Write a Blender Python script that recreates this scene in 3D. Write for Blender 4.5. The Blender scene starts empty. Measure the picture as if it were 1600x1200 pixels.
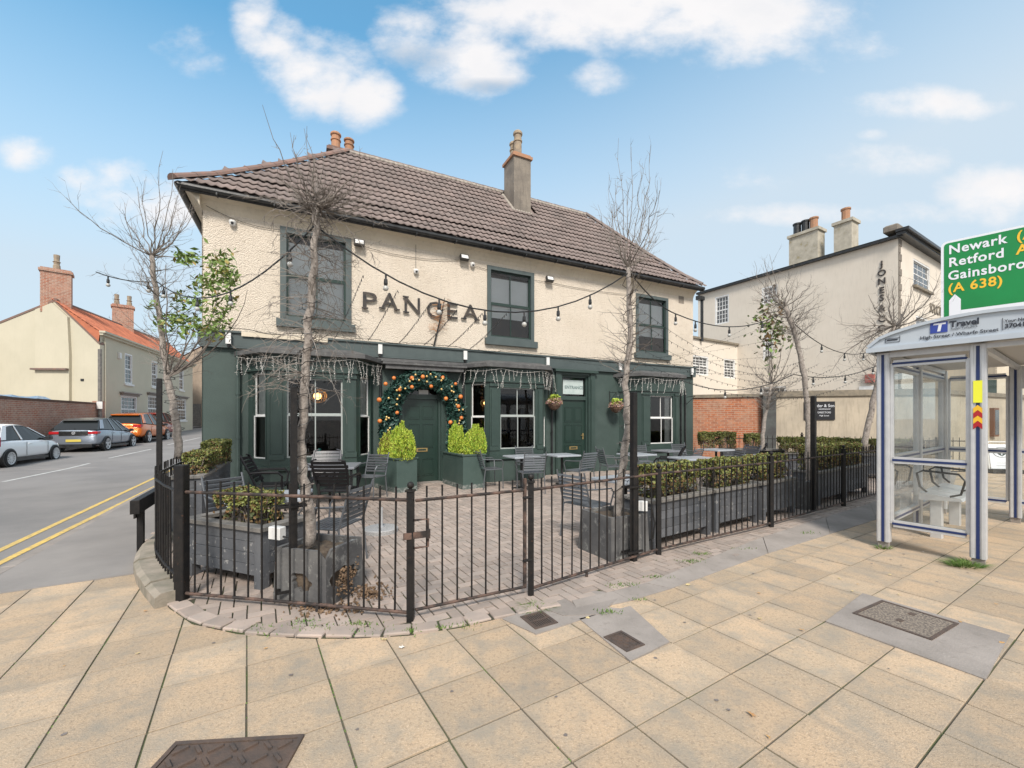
import bpy, math, random
import numpy as np
from mathutils import Vector, Matrix, noise as mnoise
random.seed(7); rng = np.random.default_rng(7)
R = math.radians
scn = bpy.context.scene
# ------------------------------------------------------------------ camera, sky, sun, exposure
FPX, V0, H = 660.0, 655.0, 1.6          # focal length and horizon in 1600 px wide picture, eye height
cam_d = bpy.data.cameras.new('camera'); cam = bpy.data.objects.new('camera', cam_d)
scn.collection.objects.link(cam); scn.camera = cam
cam.location = (0, 0, H); cam.rotation_euler = (R(90), 0, 0)
cam_d.sensor_width = 36; cam_d.lens = 36 * FPX / 1600; cam_d.shift_y = (V0 - 600) / 1600
cam_d.clip_start = 0.05; cam_d.clip_end = 3000
scn.render.resolution_x = 1024; scn.render.resolution_y = 768
scn.render.engine = 'CYCLES'
scn.view_settings.view_transform = 'Standard'; scn.view_settings.look = 'None'
scn.view_settings.gamma = 1; scn.view_settings.use_curve_mapping = False
scn.view_settings.exposure = 1.16
SUN_EL, SUN_AZ = 44, 174                 # azimuth clockwise from +Y
sl = bpy.data.lights.new('sun', 'SUN'); sl.energy = 1.9; sl.angle = R(13); sl.color = (1, .92, .83)
so = bpy.data.objects.new('sun', sl); scn.collection.objects.link(so)
sdir = Vector((math.sin(R(SUN_AZ)) * math.cos(R(SUN_EL)), math.cos(R(SUN_AZ)) * math.cos(R(SUN_EL)), math.sin(R(SUN_EL))))
so.rotation_euler = sdir.to_track_quat('Z', 'Y').to_euler(); so.location = (0, -5, 30)

def build_world():
    w = bpy.data.worlds.new('World'); scn.world = w; w.use_nodes = True
    nt = w.node_tree; N = nt.nodes; L = nt.links
    bg = N['Background']
    sky = N.new('ShaderNodeTexSky'); sky.sky_type = 'NISHITA'; sky.sun_disc = False
    sky.sun_elevation = R(SUN_EL); sky.sun_rotation = R(SUN_AZ); sky.dust_density = 1.0; sky.ozone_density = 1.5
    def m(op, a, b=None, c=None, clamp=False):
        n = N.new('ShaderNodeMath'); n.operation = op; n.use_clamp = clamp
        for i, x in enumerate((a, b, c)):
            if x is None: continue
            if isinstance(x, (int, float)): n.inputs[i].default_value = x
            else: L.new(x, n.inputs[i])
        return n.outputs[0]
    tc = N.new('ShaderNodeTexCoord'); sp = N.new('ShaderNodeSeparateXYZ'); L.new(tc.outputs['Generated'], sp.inputs[0])
    ay = m('MAXIMUM', m('ABSOLUTE', sp.outputs[1]), 0.12)
    px = m('DIVIDE', sp.outputs[0], ay); pz = m('DIVIDE', sp.outputs[2], ay)
    cv = N.new('ShaderNodeCombineXYZ'); L.new(px, cv.inputs[0]); L.new(m('MULTIPLY', pz, 1.5), cv.inputs[1])
    def nz(scale, detail, rough, off):
        mp = N.new('ShaderNodeMapping'); L.new(cv.outputs[0], mp.inputs[0]); mp.inputs['Location'].default_value = (off, off * .7, 0)
        n = N.new('ShaderNodeTexNoise'); L.new(mp.outputs[0], n.inputs['Vector']); n.inputs['Scale'].default_value = scale
        n.inputs['Detail'].default_value = detail; n.inputs['Roughness'].default_value = rough; return n.outputs['Fac']
    n1 = nz(4.2, 9, .58, 3.1); n2 = nz(13, 6, .6, 8.0)
    # clouds: (centre x, centre y, half width, half height, weight) in picture-width units turned to directions
    cl = [(490,115,85,58,1.1),(575,150,52,40,1.1),(430,75,50,50,1),(395,40,38,60,1),(735,85,95,60,1.1),(650,60,60,45,.95),(990,18,300,62,1.35),(1190,45,150,62,1),(1330,70,75,24,.85),
          (1445,165,105,26,.95),(1500,170,75,18,.8),(38,238,46,24,.95),(165,292,72,38,.95),(240,325,120,32,.8),(1385,250,85,24,.62),(1365,210,24,10,.7),
          (1560,305,80,42,1.05),(930,120,50,28,.72),(770,120,60,22,.8),(1290,335,190,16,.62),(330,80,60,30,.4),(1180,275,70,20,.4),
          (-500,100,300,120,1),(2300,60,380,90,1),(2800,300,300,60,.9),(-1200,300,300,60,.9)]
    dens = None; under = None
    for (cu, cvv, rx, ry, wt) in cl:
        cx, cz = (cu - 800) / FPX, (V0 - cvv) / FPX
        dx = m('MULTIPLY', m('SUBTRACT', px, cx), FPX / (rx * 1.25)); dz = m('MULTIPLY', m('SUBTRACT', pz, cz), FPX / (ry * 1.35))
        r2 = m('ADD', m('MULTIPLY', dx, dx), m('MULTIPLY', dz, dz))
        v = m('MULTIPLY', m('SUBTRACT', 1.0, m('MINIMUM', r2, 3.0)), wt)
        dens = v if dens is None else m('MAXIMUM', dens, v)
        uu = m('MULTIPLY', m('SUBTRACT', 1.0, m('MINIMUM', r2, 1.0)), m('MULTIPLY', dz, -1.0))
        if (cu, cvv) in ((720,75), (930,20), (650,60), (770,120)): under = uu if under is None else m('MAXIMUM', under, uu)
    d = m('ADD', m('MULTIPLY', dens, .62), m('MULTIPLY', m('SUBTRACT', n1, .5), 1.75))
    d = m('ADD', d, m('MULTIPLY', m('SUBTRACT', n2, .5), .55))
    # behind the camera and overhead the same broken cloud goes on more densely: soft, nearly neutral light
    g = N.new('ShaderNodeMapRange'); g.interpolation_type = 'SMOOTHSTEP'; L.new(m('ADD', sp.outputs[1], m('MULTIPLY', m('MAXIMUM', m('SUBTRACT', sp.outputs[2], .72), 0.0), -1.6)), g.inputs[0]); g.inputs[1].default_value = .42; g.inputs[2].default_value = -.05; g.inputs[3].default_value = 0; g.inputs[4].default_value = 1
    d = m('ADD', m('MAXIMUM', d, m('MULTIPLY', d, m('SUBTRACT', 1.0, g.outputs[0]))), m('MULTIPLY', g.outputs[0], .55))
    mr = N.new('ShaderNodeMapRange'); mr.interpolation_type = 'SMOOTHSTEP'; L.new(d, mr.inputs[0]); mr.inputs[1].default_value = .02; mr.inputs[2].default_value = .80
    thin = m('MULTIPLY', mr.outputs[0], .97)
    # sky: Nishita, veiled by pale haze towards the horizon
    el = m('MAXIMUM', sp.outputs[2], 0.0)
    hz = m('DIVIDE', m('ADD', m('SUBTRACT', .69, el), m('MULTIPLY', sp.outputs[0], .14)), .34, clamp=True)
    sc = N.new('ShaderNodeVectorMath'); sc.operation = 'MULTIPLY'; L.new(sky.outputs[0], sc.inputs[0]); sc.inputs[1].default_value = (.84, 1.38, 1.30)
    mx = N.new('ShaderNodeMix'); mx.data_type = 'RGBA'; L.new(m('MULTIPLY', hz, .93), mx.inputs[0]); L.new(sc.outputs[0], mx.inputs[6]); mx.inputs[7].default_value = (2.95, 3.45, 3.9, 1)
    shade = m('MULTIPLY', m('ADD', m('MULTIPLY', under, 2.3), m('MULTIPLY', m('SUBTRACT', n1, .52), .8)), 1, clamp=True)
    cm = N.new('ShaderNodeMix'); cm.data_type = 'RGBA'; L.new(shade, cm.inputs[0]); cm.inputs[6].default_value = (4.4, 4.3, 4.3, 1); cm.inputs[7].default_value = (2.4, 2.75, 3.2, 1)
    fm = N.new('ShaderNodeMix'); fm.data_type = 'RGBA'; L.new(thin, fm.inputs[0]); L.new(mx.outputs[2], fm.inputs[6]); L.new(cm.outputs[2], fm.inputs[7])
    L.new(fm.outputs[2], bg.inputs[0]); bg.inputs[1].default_value = 0.1
build_world()

# ------------------------------------------------------------------ helpers
def gz(x, y): return min(max(0.0, .0222 * y - .0089 * x - .45), 2.5)
def G(u, v):
    """point of the ground seen at picture position u, v (1600 x 1200)"""
    r = (u - 800) / FPX; y = H * FPX / (v - V0)
    if .0222 * y - .0089 * r * y - .45 > 0: y = (H + .45) / ((v - V0) / FPX + .0222 - .0089 * r)
    return Vector((r * y, y, gz(r * y, y)))
def P(u, v, y): return Vector(((u - 800) * y / FPX, y, H - (v - V0) * y / FPX))
def hit(P0, d, u):
    r = (u - 800) / FPX; return (r * P0[1] - P0[0]) / (d[0] - r * d[1])
def zat(v, y): return H - (v - V0) * y / FPX
COL = scn.collection
def emp(name, label, cat, loc=(0,0,0), rz=0, group=None):
    o = bpy.data.objects.new(name, None); COL.objects.link(o); o.location = loc; o.rotation_euler = (0, 0, rz); o.empty_display_size = .2
    return tag(o, label, cat, group)
def tag(o, label=None, cat=None, group=None, kind=None):
    if label: o['label'] = label
    if cat: o['category'] = cat
    if group: o['group'] = group
    if kind: o['kind'] = kind
    return o
def tree_copy(o, parent=None, first=True):
    c = o.copy(); COL.objects.link(c)
    if parent: c.parent = parent
    for ch in list(o.children): tree_copy(ch, c, False)
    return c
class MB:
    def __init__(s): s.v = []; s.f = []; s.m = []
    def add(s, vs, fs, mi=0, M=None):
        b = len(s.v)
        s.v += [tuple(M @ Vector(p)) if M is not None else tuple(p) for p in vs]
        s.f += [tuple(i + b for i in f) for f in fs]; s.m += [mi] * len(fs); return s
    def box(s, x0, x1, y0, y1, z0, z1, mi=0, M=None):
        vs = [(x, y, z) for x in (x0, x1) for y in (y0, y1) for z in (z0, z1)]
        return s.add(vs, [(0,1,3,2),(4,6,7,5),(0,4,5,1),(2,3,7,6),(0,2,6,4),(1,5,7,3)], mi, M)
    def bbox(s, x0, x1, y0, y1, z0, z1, b=.01, mi=0, M=None):
        """box with chamfered upper and side edges"""
        vs = []
        for (z, k) in ((z0, 0), (z1 - b, 0), (z1, b)):
            X0, X1, Y0, Y1 = x0 + k, x1 - k, y0 + k, y1 - k; c = b * .7
            vs += [(X0 + c, Y0, z), (X1 - c, Y0, z), (X1, Y0 + c, z), (X1, Y1 - c, z), (X1 - c, Y1, z), (X0 + c, Y1, z), (X0, Y1 - c, z), (X0, Y0 + c, z)]
        fs = [tuple(range(16, 24)), tuple(range(7, -1, -1))]
        for r in (0, 8):
            for i in range(8): j = (i + 1) % 8; fs.append((r + i, r + j, r + 8 + j, r + 8 + i))
        return s.add(vs, fs, mi, M)
    def quad(s, a, b, c, d, mi=0, M=None): return s.add([a, b, c, d], [(0,1,2,3)], mi, M)
    def poly(s, pts, mi=0, M=None): return s.add(pts, [tuple(range(len(pts)))], mi, M)
    def ext(s, pts, vec, mi=0, M=None):
        n = len(pts); vec = Vector(vec); vs = [Vector(p) for p in pts]; vs += [p + vec for p in vs]
        fs = [tuple(range(n)), tuple(range(2 * n - 1, n - 1, -1))] + [(i, i + n, (i + 1) % n + n, (i + 1) % n) for i in range(n)]
        return s.add(vs, fs, mi, M)
    def tube(s, pts, r, n=6, mi=0, cap=True, M=None):
        pts = [Vector(p) for p in pts]; k = len(pts); rr = r if isinstance(r, (list, tuple)) else [r] * k
        vs = []; up = None
        for i, p in enumerate(pts):
            t = (pts[min(i + 1, k - 1)] - pts[max(i - 1, 0)])
            if t.length < 1e-9: t = Vector((0, 0, 1))
            t.normalize()
            if up is None: up = t.cross(Vector((.31, .92, .23)))
            up = (up - t * up.dot(t))
            if up.length < 1e-6: up = t.orthogonal()
            up.normalize(); w = t.cross(up)
            for j in range(n):
                a = 2 * math.pi * (j + .5) / n; vs.append(p + (up * math.cos(a) + w * math.sin(a)) * rr[i])
        fs = [(i * n + j, i * n + (j + 1) % n, (i + 1) * n + (j + 1) % n, (i + 1) * n + j) for i in range(k - 1) for j in range(n)]
        if cap: fs += [tuple(range(n - 1, -1, -1)), tuple(range((k - 1) * n, k * n))]
        return s.add(vs, fs, mi, M)
    def lathe(s, prof, c=(0,0,0), n=16, mi=0, M=None):
        vs = []; k = len(prof)
        for (r, z) in prof:
            for j in range(n): a = 2 * math.pi * j / n; vs.append((c[0] + r * math.cos(a), c[1] + r * math.sin(a), c[2] + z))
        fs = [(i * n + j, i * n + (j + 1) % n, (i + 1) * n + (j + 1) % n, (i + 1) * n + j) for i in range(k - 1) for j in range(n)]
        fs += [tuple(range(n - 1, -1, -1)), tuple(range((k - 1) * n, k * n))]
        return s.add(vs, fs, mi, M)
    def ball(s, c, r, n=8, k=6, mi=0, sq=1.0):
        return s.lathe([(r * math.sin(math.pi * i / k) + 1e-4, -r * sq * math.cos(math.pi * i / k)) for i in range(k + 1)], c, n, mi)
    def mesh(s, name, mats, smooth=False):
        me = bpy.data.meshes.new(name); me.from_pydata([tuple(p) for p in s.v], [], s.f)
        for m in (mats if isinstance(mats, (list, tuple)) else [mats]): me.materials.append(m)
        if any(s.m): me.polygons.foreach_set('material_index', s.m)
        if smooth: me.polygons.foreach_set('use_smooth', [True] * len(s.f))
        me.update(); return me
    def build(s, name, mats, parent=None, smooth=False, loc=None, rz=None, kind=None):
        return inst(name, s.mesh(name, mats, smooth), parent, loc, rz, kind)
def inst(name, me, parent=None, loc=None, rz=None, kind=None):
    o = bpy.data.objects.new(name, me); COL.objects.link(o)
    if parent: o.parent = parent
    if loc is not None: o.location = loc
    if rz is not None: o.rotation_euler = (0, 0, rz) if isinstance(rz, (int, float)) else rz
    if kind: o['kind'] = kind
    return o
def cards(name, pts, nrm, size, mats, parent=None, asp=1.6, jit=.7, kind=None, widths=None):
    """leaf-sized faces at pts, roughly facing nrm"""
    n = len(pts); pts = np.asarray(pts, float); nrm = np.asarray(nrm, float) + rng.normal(0, jit, (n, 3))
    nrm /= np.linalg.norm(nrm, axis=1)[:, None] + 1e-9
    a = np.cross(nrm, rng.normal(0, 1, (n, 3))); a /= np.linalg.norm(a, axis=1)[:, None] + 1e-9
    b = np.cross(nrm, a); sz = size * rng.uniform(.6, 1.3, n)[:, None]
    L = a * sz * asp * .5; W = b * sz * .5
    vs = np.stack([pts - L, pts + W, pts + L, pts - W], 1).reshape(-1, 3)
    me = bpy.data.meshes.new(name); me.vertices.add(4 * n); me.vertices.foreach_set('co', vs.ravel().astype('f4'))
    me.loops.add(4 * n); me.loops.foreach_set('vertex_index', np.arange(4 * n)); me.polygons.add(n)
    me.polygons.foreach_set('loop_start', np.arange(n) * 4); me.polygons.foreach_set('loop_total', np.full(n, 4))
    mats = mats if isinstance(mats, (list, tuple)) else [mats]
    for m in mats: me.materials.append(m)
    wts = widths or [1] * len(mats); wts = np.array(wts, float) / sum(wts)
    me.polygons.foreach_set('material_index', rng.choice(len(mats), n, p=wts).astype('i4'))
    me.update(calc_edges=True); me.validate()
    return inst(name, me, parent, kind=kind)

# ------------------------------------------------------------------ materials
MATS = {}
def mat(name, c, c2=None, scale=3, rough=.7, bump=0, bscale=40, metal=0, var=0, spec=.5, detail=5, emit=None, lo=.35, hi=.65, spots=None, brick=None, wave=None, coat=0, streak=0):
    if name in MATS: return MATS[name]
    m = bpy.data.materials.new(name); m.use_nodes = True; MATS[name] = m
    nt = m.node_tree; N = nt.nodes; L = nt.links; b = N['Principled BSDF']
    b.inputs['Roughness'].default_value = rough; b.inputs['Metallic'].default_value = metal; b.inputs['Specular IOR Level'].default_value = spec
    b.inputs['Coat Weight'].default_value = coat
    def mix(f, a, bb, mode='MIX'):
        n = N.new('ShaderNodeMix'); n.data_type = 'RGBA'; n.blend_type = mode
        for i, x in ((0, f), (6, a), (7, bb)):
            if hasattr(x, 'links') or hasattr(x, 'is_linked'): L.new(x, n.inputs[i])
            elif i == 0: n.inputs[0].default_value = x
            else: n.inputs[i].default_value = (*x[:3], 1)
        return n.outputs[2]
    geo = N.new('ShaderNodeNewGeometry'); pos = geo.outputs['Position']
    def noise(sc, det=5, ro=.6, vec=None, stretch=None):
        n = N.new('ShaderNodeTexNoise'); n.inputs['Scale'].default_value = sc; n.inputs['Detail'].default_value = det; n.inputs['Roughness'].default_value = ro
        v = vec or pos
        if stretch: mp = N.new('ShaderNodeMapping'); L.new(v, mp.inputs[0]); mp.inputs['Scale'].default_value = stretch; v = mp.outputs[0]
        L.new(v, n.inputs['Vector']); return n.outputs['Fac']
    def rmp(x, lo, hi, a=0, bb=1):
        n = N.new('ShaderNodeMapRange'); L.new(x, n.inputs[0]); n.inputs[1].default_value = lo; n.inputs[2].default_value = hi; n.inputs[3].default_value = a; n.inputs[4].default_value = bb; return n.outputs[0]
    col = c
    if c2 is not None: col = mix(rmp(noise(scale, detail), lo, hi), c, c2)
    if streak: col = mix(rmp(noise(5, 4, .6, stretch=(3, 3, .35)), .5, .75, 0, streak), col, tuple(x * .45 for x in c[:3]))
    if spots:                                    # (scale, lo, hi, colour, strength)
        for (sc, lo_, hi_, cc, st) in spots: col = mix(rmp(noise(sc, 6, .7), lo_, hi_, 0, st), col, cc)
    if brick:                                    # (brick width, height, mortar, mortar colour, second colour, axis angle)
        bw, bh, mo, mc, cB, ang = brick
        mp = N.new('ShaderNodeMapping'); tcn = N.new('ShaderNodeTexCoord'); L.new(tcn.outputs['Object'], mp.inputs[0]); mp.vector_type = 'POINT'
        mp.inputs['Rotation'].default_value = (R(-90), 0, 0) if not ang else ang
        bt = N.new('ShaderNodeTexBrick'); L.new(mp.outputs[0], bt.inputs['Vector'])
        bt.inputs['Scale'].default_value = 1; bt.inputs['Brick Width'].default_value = bw; bt.inputs['Row Height'].default_value = bh; bt.inputs['Mortar Size'].default_value = mo
        bt.inputs['Mortar Smooth'].default_value = .2; bt.inputs['Bias'].default_value = 0
        bt.inputs['Color1'].default_value = (*c, 1); bt.inputs['Color2'].default_value = (*cB, 1); bt.inputs['Mortar'].default_value = (*mc, 1)
        n2 = mix(rmp(noise(2.2, 6), .35, .7, 0, .55), bt.outputs['Color'], mc); col = mix(rmp(noise(9, 5), .5, .75, 0, .6), n2, tuple(x * .4 for x in c))
    if var:
        oi = N.new('ShaderNodeObjectInfo'); at = N.new('ShaderNodeAttribute'); at.attribute_name = 'var'
        ad = N.new('ShaderNodeMath'); ad.operation = 'ADD'; L.new(oi.outputs['Random'], ad.inputs[0]); L.new(at.outputs['Fac'], ad.inputs[1])
        fr = N.new('ShaderNodeMath'); fr.operation = 'FRACT'; L.new(ad.outputs[0], fr.inputs[0])
        vv = rmp(fr.outputs[0], 0, 1, 1 - var, 1 + var); hs = N.new('ShaderNodeHueSaturation'); L.new(vv, hs.inputs['Value'])
        if hasattr(col, 'is_linked'): L.new(col, hs.inputs['Color'])
        else: hs.inputs['Color'].default_value = (*col, 1)
        col = hs.outputs[0]
    if hasattr(col, 'is_linked'): L.new(col, b.inputs['Base Color'])
    else: b.inputs['Base Color'].default_value = (*col, 1)
    h = None
    if bump:
        bn = N.new('ShaderNodeBump'); bn.inputs['Strength'].default_value = min(1, bump); bn.inputs['Distance'].default_value = .01 * max(1, bump)
        L.new(noise(bscale, 6, .65), bn.inputs['Height']); L.new(bn.outputs[0], b.inputs['Normal'])
    if emit: b.inputs['Emission Color'].default_value = (*emit[:3], 1); b.inputs['Emission Strength'].default_value = emit[3]
    return m
def glass(name, tint=(.9, .93, .92), refl=1.0, film=None):
    if name in MATS: return MATS[name]
    m = bpy.data.materials.new(name); m.use_nodes = True; MATS[name] = m
    nt = m.node_tree; N = nt.nodes; L = nt.links; N.remove(N['Principled BSDF'])
    out = N['Material Output']; tr = N.new('ShaderNodeBsdfTransparent'); tr.inputs[0].default_value = (*tint, 1)
    gl = N.new('ShaderNodeBsdfGlossy'); gl.inputs['Roughness'].default_value = .02; fr = N.new('ShaderNodeFresnel'); fr.inputs[0].default_value = 1.5
    mu = N.new('ShaderNodeMath'); mu.operation = 'MULTIPLY'; L.new(fr.outputs[0], mu.inputs[0]); mu.inputs[1].default_value = refl * 1.6; mu.use_clamp = True
    mx = N.new('ShaderNodeMixShader'); L.new(mu.outputs[0], mx.inputs[0]); L.new(tr.outputs[0], mx.inputs[1]); L.new(gl.outputs[0], mx.inputs[2]); last = mx
    if film:                                     # grime: (colour, strength)
        df = N.new('ShaderNodeBsdfDiffuse'); df.inputs[0].default_value = (*film[0], 1); no = N.new('ShaderNodeTexNoise'); g = N.new('ShaderNodeNewGeometry')
        L.new(g.outputs['Position'], no.inputs['Vector']); no.inputs['Scale'].default_value = 3; no.inputs['Detail'].default_value = 7
        mr = N.new('ShaderNodeMapRange'); L.new(no.outputs['Fac'], mr.inputs[0]); mr.inputs[1].default_value = .35; mr.inputs[2].default_value = .8; mr.inputs[4].default_value = film[1]
        m2 = N.new('ShaderNodeMixShader'); L.new(mr.outputs[0], m2.inputs[0]); L.new(last.outputs[0], m2.inputs[1]); L.new(df.outputs[0], m2.inputs[2]); last = m2
    L.new(last.outputs[0], out.inputs[0]); return m

m_slab = mat('sandy_concrete', (.52,.38,.25), (.43,.335,.235), 1.7, .9, .6, 110, var=.13, spots=[(48,.50,.66,(.20,.15,.11),.60),(110,.54,.64,(.78,.62,.46),.45),(3.1,.47,.68,(.31,.275,.225),.85),(13,.60,.72,(.22,.19,.16),.5),(9,.72,.78,(.12,.11,.1),.5)])
def edge_grime(m):                       # dirt gathered along each slab's edges, uneven
    nt = m.node_tree; N = nt.nodes; L = nt.links; b = N['Principled BSDF']; src = b.inputs['Base Color'].links[0].from_socket
    tc = N.new('ShaderNodeTexCoord'); sp = N.new('ShaderNodeSeparateXYZ'); L.new(tc.outputs['Generated'], sp.inputs[0])
    def mm(op, a, bb):
        n = N.new('ShaderNodeMath'); n.operation = op
        for i, x in enumerate((a, bb)):
            if isinstance(x, (int, float)): n.inputs[i].default_value = x
            else: L.new(x, n.inputs[i])
        return n.outputs[0]
    e = mm('MAXIMUM', mm('ABSOLUTE', mm('SUBTRACT', sp.outputs[0], .5), 0), mm('ABSOLUTE', mm('SUBTRACT', sp.outputs[1], .5), 0))
    g = N.new('ShaderNodeNewGeometry'); no = N.new('ShaderNodeTexNoise'); L.new(g.outputs['Position'], no.inputs['Vector']); no.inputs['Scale'].default_value = 7; no.inputs['Detail'].default_value = 6
    e = mm('ADD', e, mm('MULTIPLY', mm('SUBTRACT', no.outputs['Fac'], .5), .55)); mr = N.new('ShaderNodeMapRange'); L.new(e, mr.inputs[0]); mr.inputs[1].default_value = .36; mr.inputs[2].default_value = .56; mr.inputs[4].default_value = .6
    mx = N.new('ShaderNodeMix'); mx.data_type = 'RGBA'; L.new(mr.outputs[0], mx.inputs[0]); L.new(src, mx.inputs[6]); mx.inputs[7].default_value = (.31, .265, .21, 1); L.new(mx.outputs[2], b.inputs['Base Color'])
edge_grime(m_slab)
m_joint = mat('joint_dirt', (.12,.105,.08), (.08,.10,.04), 2.5, .95, .6, 60, lo=.45, hi=.6)
m_joint2 = mat('brick_joint_dirt', (.06,.053,.04), (.05,.065,.025), 3, .95, .6, 60, lo=.45, hi=.6)
m_brick = mat('paving_brick', (.39,.315,.27), (.31,.265,.235), 5, .9, .4, 110, var=.15, spots=[(2,.58,.75,(.25,.21,.19),.45),(50,.6,.75,(.45,.4,.36),.3)])
m_tarmac = mat('tarmac', (.285,.265,.25), (.23,.215,.205), 1.2, .95, .6, 150, spots=[(140,.55,.7,(.33,.31,.29),.5)])
m_road = mat('asphalt', (.25,.238,.23), (.20,.19,.185), .5, .95, .6, 130, spots=[(130,.55,.7,(.32,.31,.3),.45),(.25,.5,.65,(.16,.16,.16),.4)])
m_yellow = mat('yellow_paint', (.72,.50,.13), (.55,.40,.14), 6, .85, .3, 90, spots=[(22,.52,.64,(.24,.22,.18),.8)])
m_white_line = mat('white_line_paint', (.62,.62,.6), (.4,.4,.39), 5, .85)
m_conc = mat('old_concrete', (.32,.285,.26), (.235,.21,.19), 2, .95, .6, 70, var=.08, spots=[(12,.55,.7,(.20,.18,.16),.6),(90,.6,.7,(.45,.43,.4),.4)])
m_kerb = mat('kerb_stone', (.34,.32,.30), (.25,.24,.22), 3, .95, .5, 60)
m_iron = mat('cast_iron', (.11,.09,.08), (.17,.12,.095), 12, .65, .4, 60, metal=.5)
m_render = mat('roughcast_cream', (.72,.64,.54), (.66,.58,.48), 1.2, .95, 0, streak=.12, spots=[(26,.54,.66,(.42,.35,.27),.5),(.8,.58,.75,(.55,.46,.36),.4)])
m_cream = mat('smooth_cream', (.66,.585,.47), (.58,.51,.40), 1.5, .85, .2, 30, streak=.25)
m_green = mat('dark_green_render', (.053,.081,.073), (.044,.068,.062), 2, .6, .35, 55, spots=[(1.2,.5,.7,(.075,.105,.098),.6)])
m_greenp = mat('dark_green_paint', (.040,.066,.058), (.033,.055,.049), 3, .38, .1, 20)
m_door = mat('deep_green_door', (.018,.038,.031), None, 3, .28)
m_gwin = mat('grey_green_paint', (.075,.098,.098), (.062,.082,.083), 4, .45, .1, 25)
m_lead = mat('weathered_lead', (.11,.11,.11), (.07,.07,.072), 5, .6, .5, 14, spots=[(12,.58,.7,(.28,.28,.27),.5)])
m_white = mat('white_paint', (.74,.74,.73), (.66,.66,.65), 6, .45)
m_sash = mat('pale_sash_paint', (.36,.39,.38), None, 4, .4)
m_tile = mat('brown_roof_tile', (.235,.185,.17), (.18,.148,.138), 1.5, .9, .3, 60, var=.12, spots=[(9,.62,.74,(.33,.3,.27),.45),(1,.55,.7,(.13,.11,.1),.5)])
m_tile2 = mat('orange_pantile', (.50,.165,.085), (.38,.13,.075), 2, .85, .3, 50, var=.2)
m_ridge = mat('ridge_tile', (.25,.145,.115), (.18,.14,.125), 6, .9, .3, 50, var=.15)
m_mortar = mat('pale_mortar', (.42,.38,.33), (.3,.27,.24), 8, .95, .4, 50)
m_gutter = mat('black_gutter', (.010,.011,.012), (.03,.032,.035), 6, .35, .2, 12)
m_black = mat('black_iron_paint', (.009,.009,.010), (.018,.016,.015), 14, .5, .4, 50, spec=.3, spots=[(26,.64,.74,(.16,.075,.04),.7)])
m_rust = mat('rusty_black_iron', (.03,.026,.025), (.15,.095,.075), 9, .7, .5, 50, lo=.42, hi=.66, spec=.3)
m_letter = mat('black_letter', (.02,.02,.022), (.07,.055,.045), 9, .35)
m_stack = mat('chimney_render', (.27,.235,.195), (.17,.15,.13), 2.2, .95, .5, 25, streak=.5, spots=[(5,.6,.72,(.42,.39,.34),.5)])
m_stackc = mat('cream_chimney_render', (.50,.46,.38), (.36,.33,.27), 3, .95, .5, 25, spots=[(3,.58,.68,(.30,.24,.09),.6)])
m_terra = mat('terracotta', (.44,.22,.12), (.34,.20,.13), 8, .85, .3, 40, var=.1)
m_buff = mat('buff_clay', (.38,.30,.21), (.26,.21,.16), 8, .85, .3, 40)
m_tree = mat('grey_bark', (.41,.365,.325), (.22,.19,.17), 22, .95, 1.5, 60, spots=[(40,.58,.66,(.12,.1,.085),.8)])
m_twig = mat('bare_twig', (.15,.13,.115), (.25,.22,.195), 5, .9)
m_leafG = mat('green_leaf', (.12,.20,.04), (.20,.28,.07), 6, .5); m_leafY = mat('yellowed_leaf', (.22,.24,.05), (.3,.17,.05), 6, .6)
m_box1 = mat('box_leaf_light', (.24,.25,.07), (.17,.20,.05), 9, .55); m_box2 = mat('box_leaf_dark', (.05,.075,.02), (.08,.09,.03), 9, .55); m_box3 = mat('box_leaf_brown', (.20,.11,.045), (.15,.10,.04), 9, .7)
m_con1 = mat('golden_conifer', (.46,.58,.06), (.55,.60,.10), 9, .6); m_con2 = mat('conifer_green', (.22,.38,.04), (.28,.44,.06), 9, .6)
m_grass = mat('grass_blade', (.08,.17,.03), (.15,.22,.05), 6, .6)
m_soil = mat('potting_soil', (.07,.05,.037), (.13,.1,.07), 18, .95, 1, 60)
m_gwood = mat('grey_painted_timber', (.075,.082,.094), (.115,.12,.13), 3, .65, .4, 30, var=.2, spots=[(17,.61,.64,(.40,.39,.37),.6),(5,.6,.7,(.05,.05,.055),.5)])
m_gtop = mat('weathered_timber_cap', (.22,.205,.185), (.13,.125,.12), 9, .85, .5, 40)
m_pot = mat('dark_cement_pot', (.075,.075,.078), (.14,.138,.135), 3, .85, .6, 35, spots=[(7,.56,.68,(.36,.36,.34),.7),(22,.64,.72,(.45,.45,.43),.5)])
m_metal = mat('grey_powder_metal', (.13,.14,.155), None, 3, .38, metal=.3); m_tabtop = mat('pale_table_top', (.40,.43,.47), (.34,.37,.41), 4, .3)
m_plast = mat('black_plastic', (.010,.010,.012), None, 3, .5, spec=.35); m_gplast = mat('charcoal_plastic', (.065,.068,.08), None, 3, .42)
m_alu = mat('silver_aluminium', (.62,.63,.64), (.55,.56,.58), 9, .4, metal=.35, spots=[(5,.58,.72,(.42,.42,.41),.5)]); m_navy = mat('navy_stripe', (.012,.03,.12), None, 3, .4)
m_fasc = mat('shelter_roof_grey', (.50,.55,.60), (.45,.50,.56), 3, .45)
m_sgreen = mat('sign_green', (.0,.235,.055), (.0,.2,.045), 1, .45); m_swhite = mat('sign_white', (.75,.77,.82), None, 3, .4); m_syel = mat('sign_yellow', (.85,.5,.03), None, 3, .4)
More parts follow.
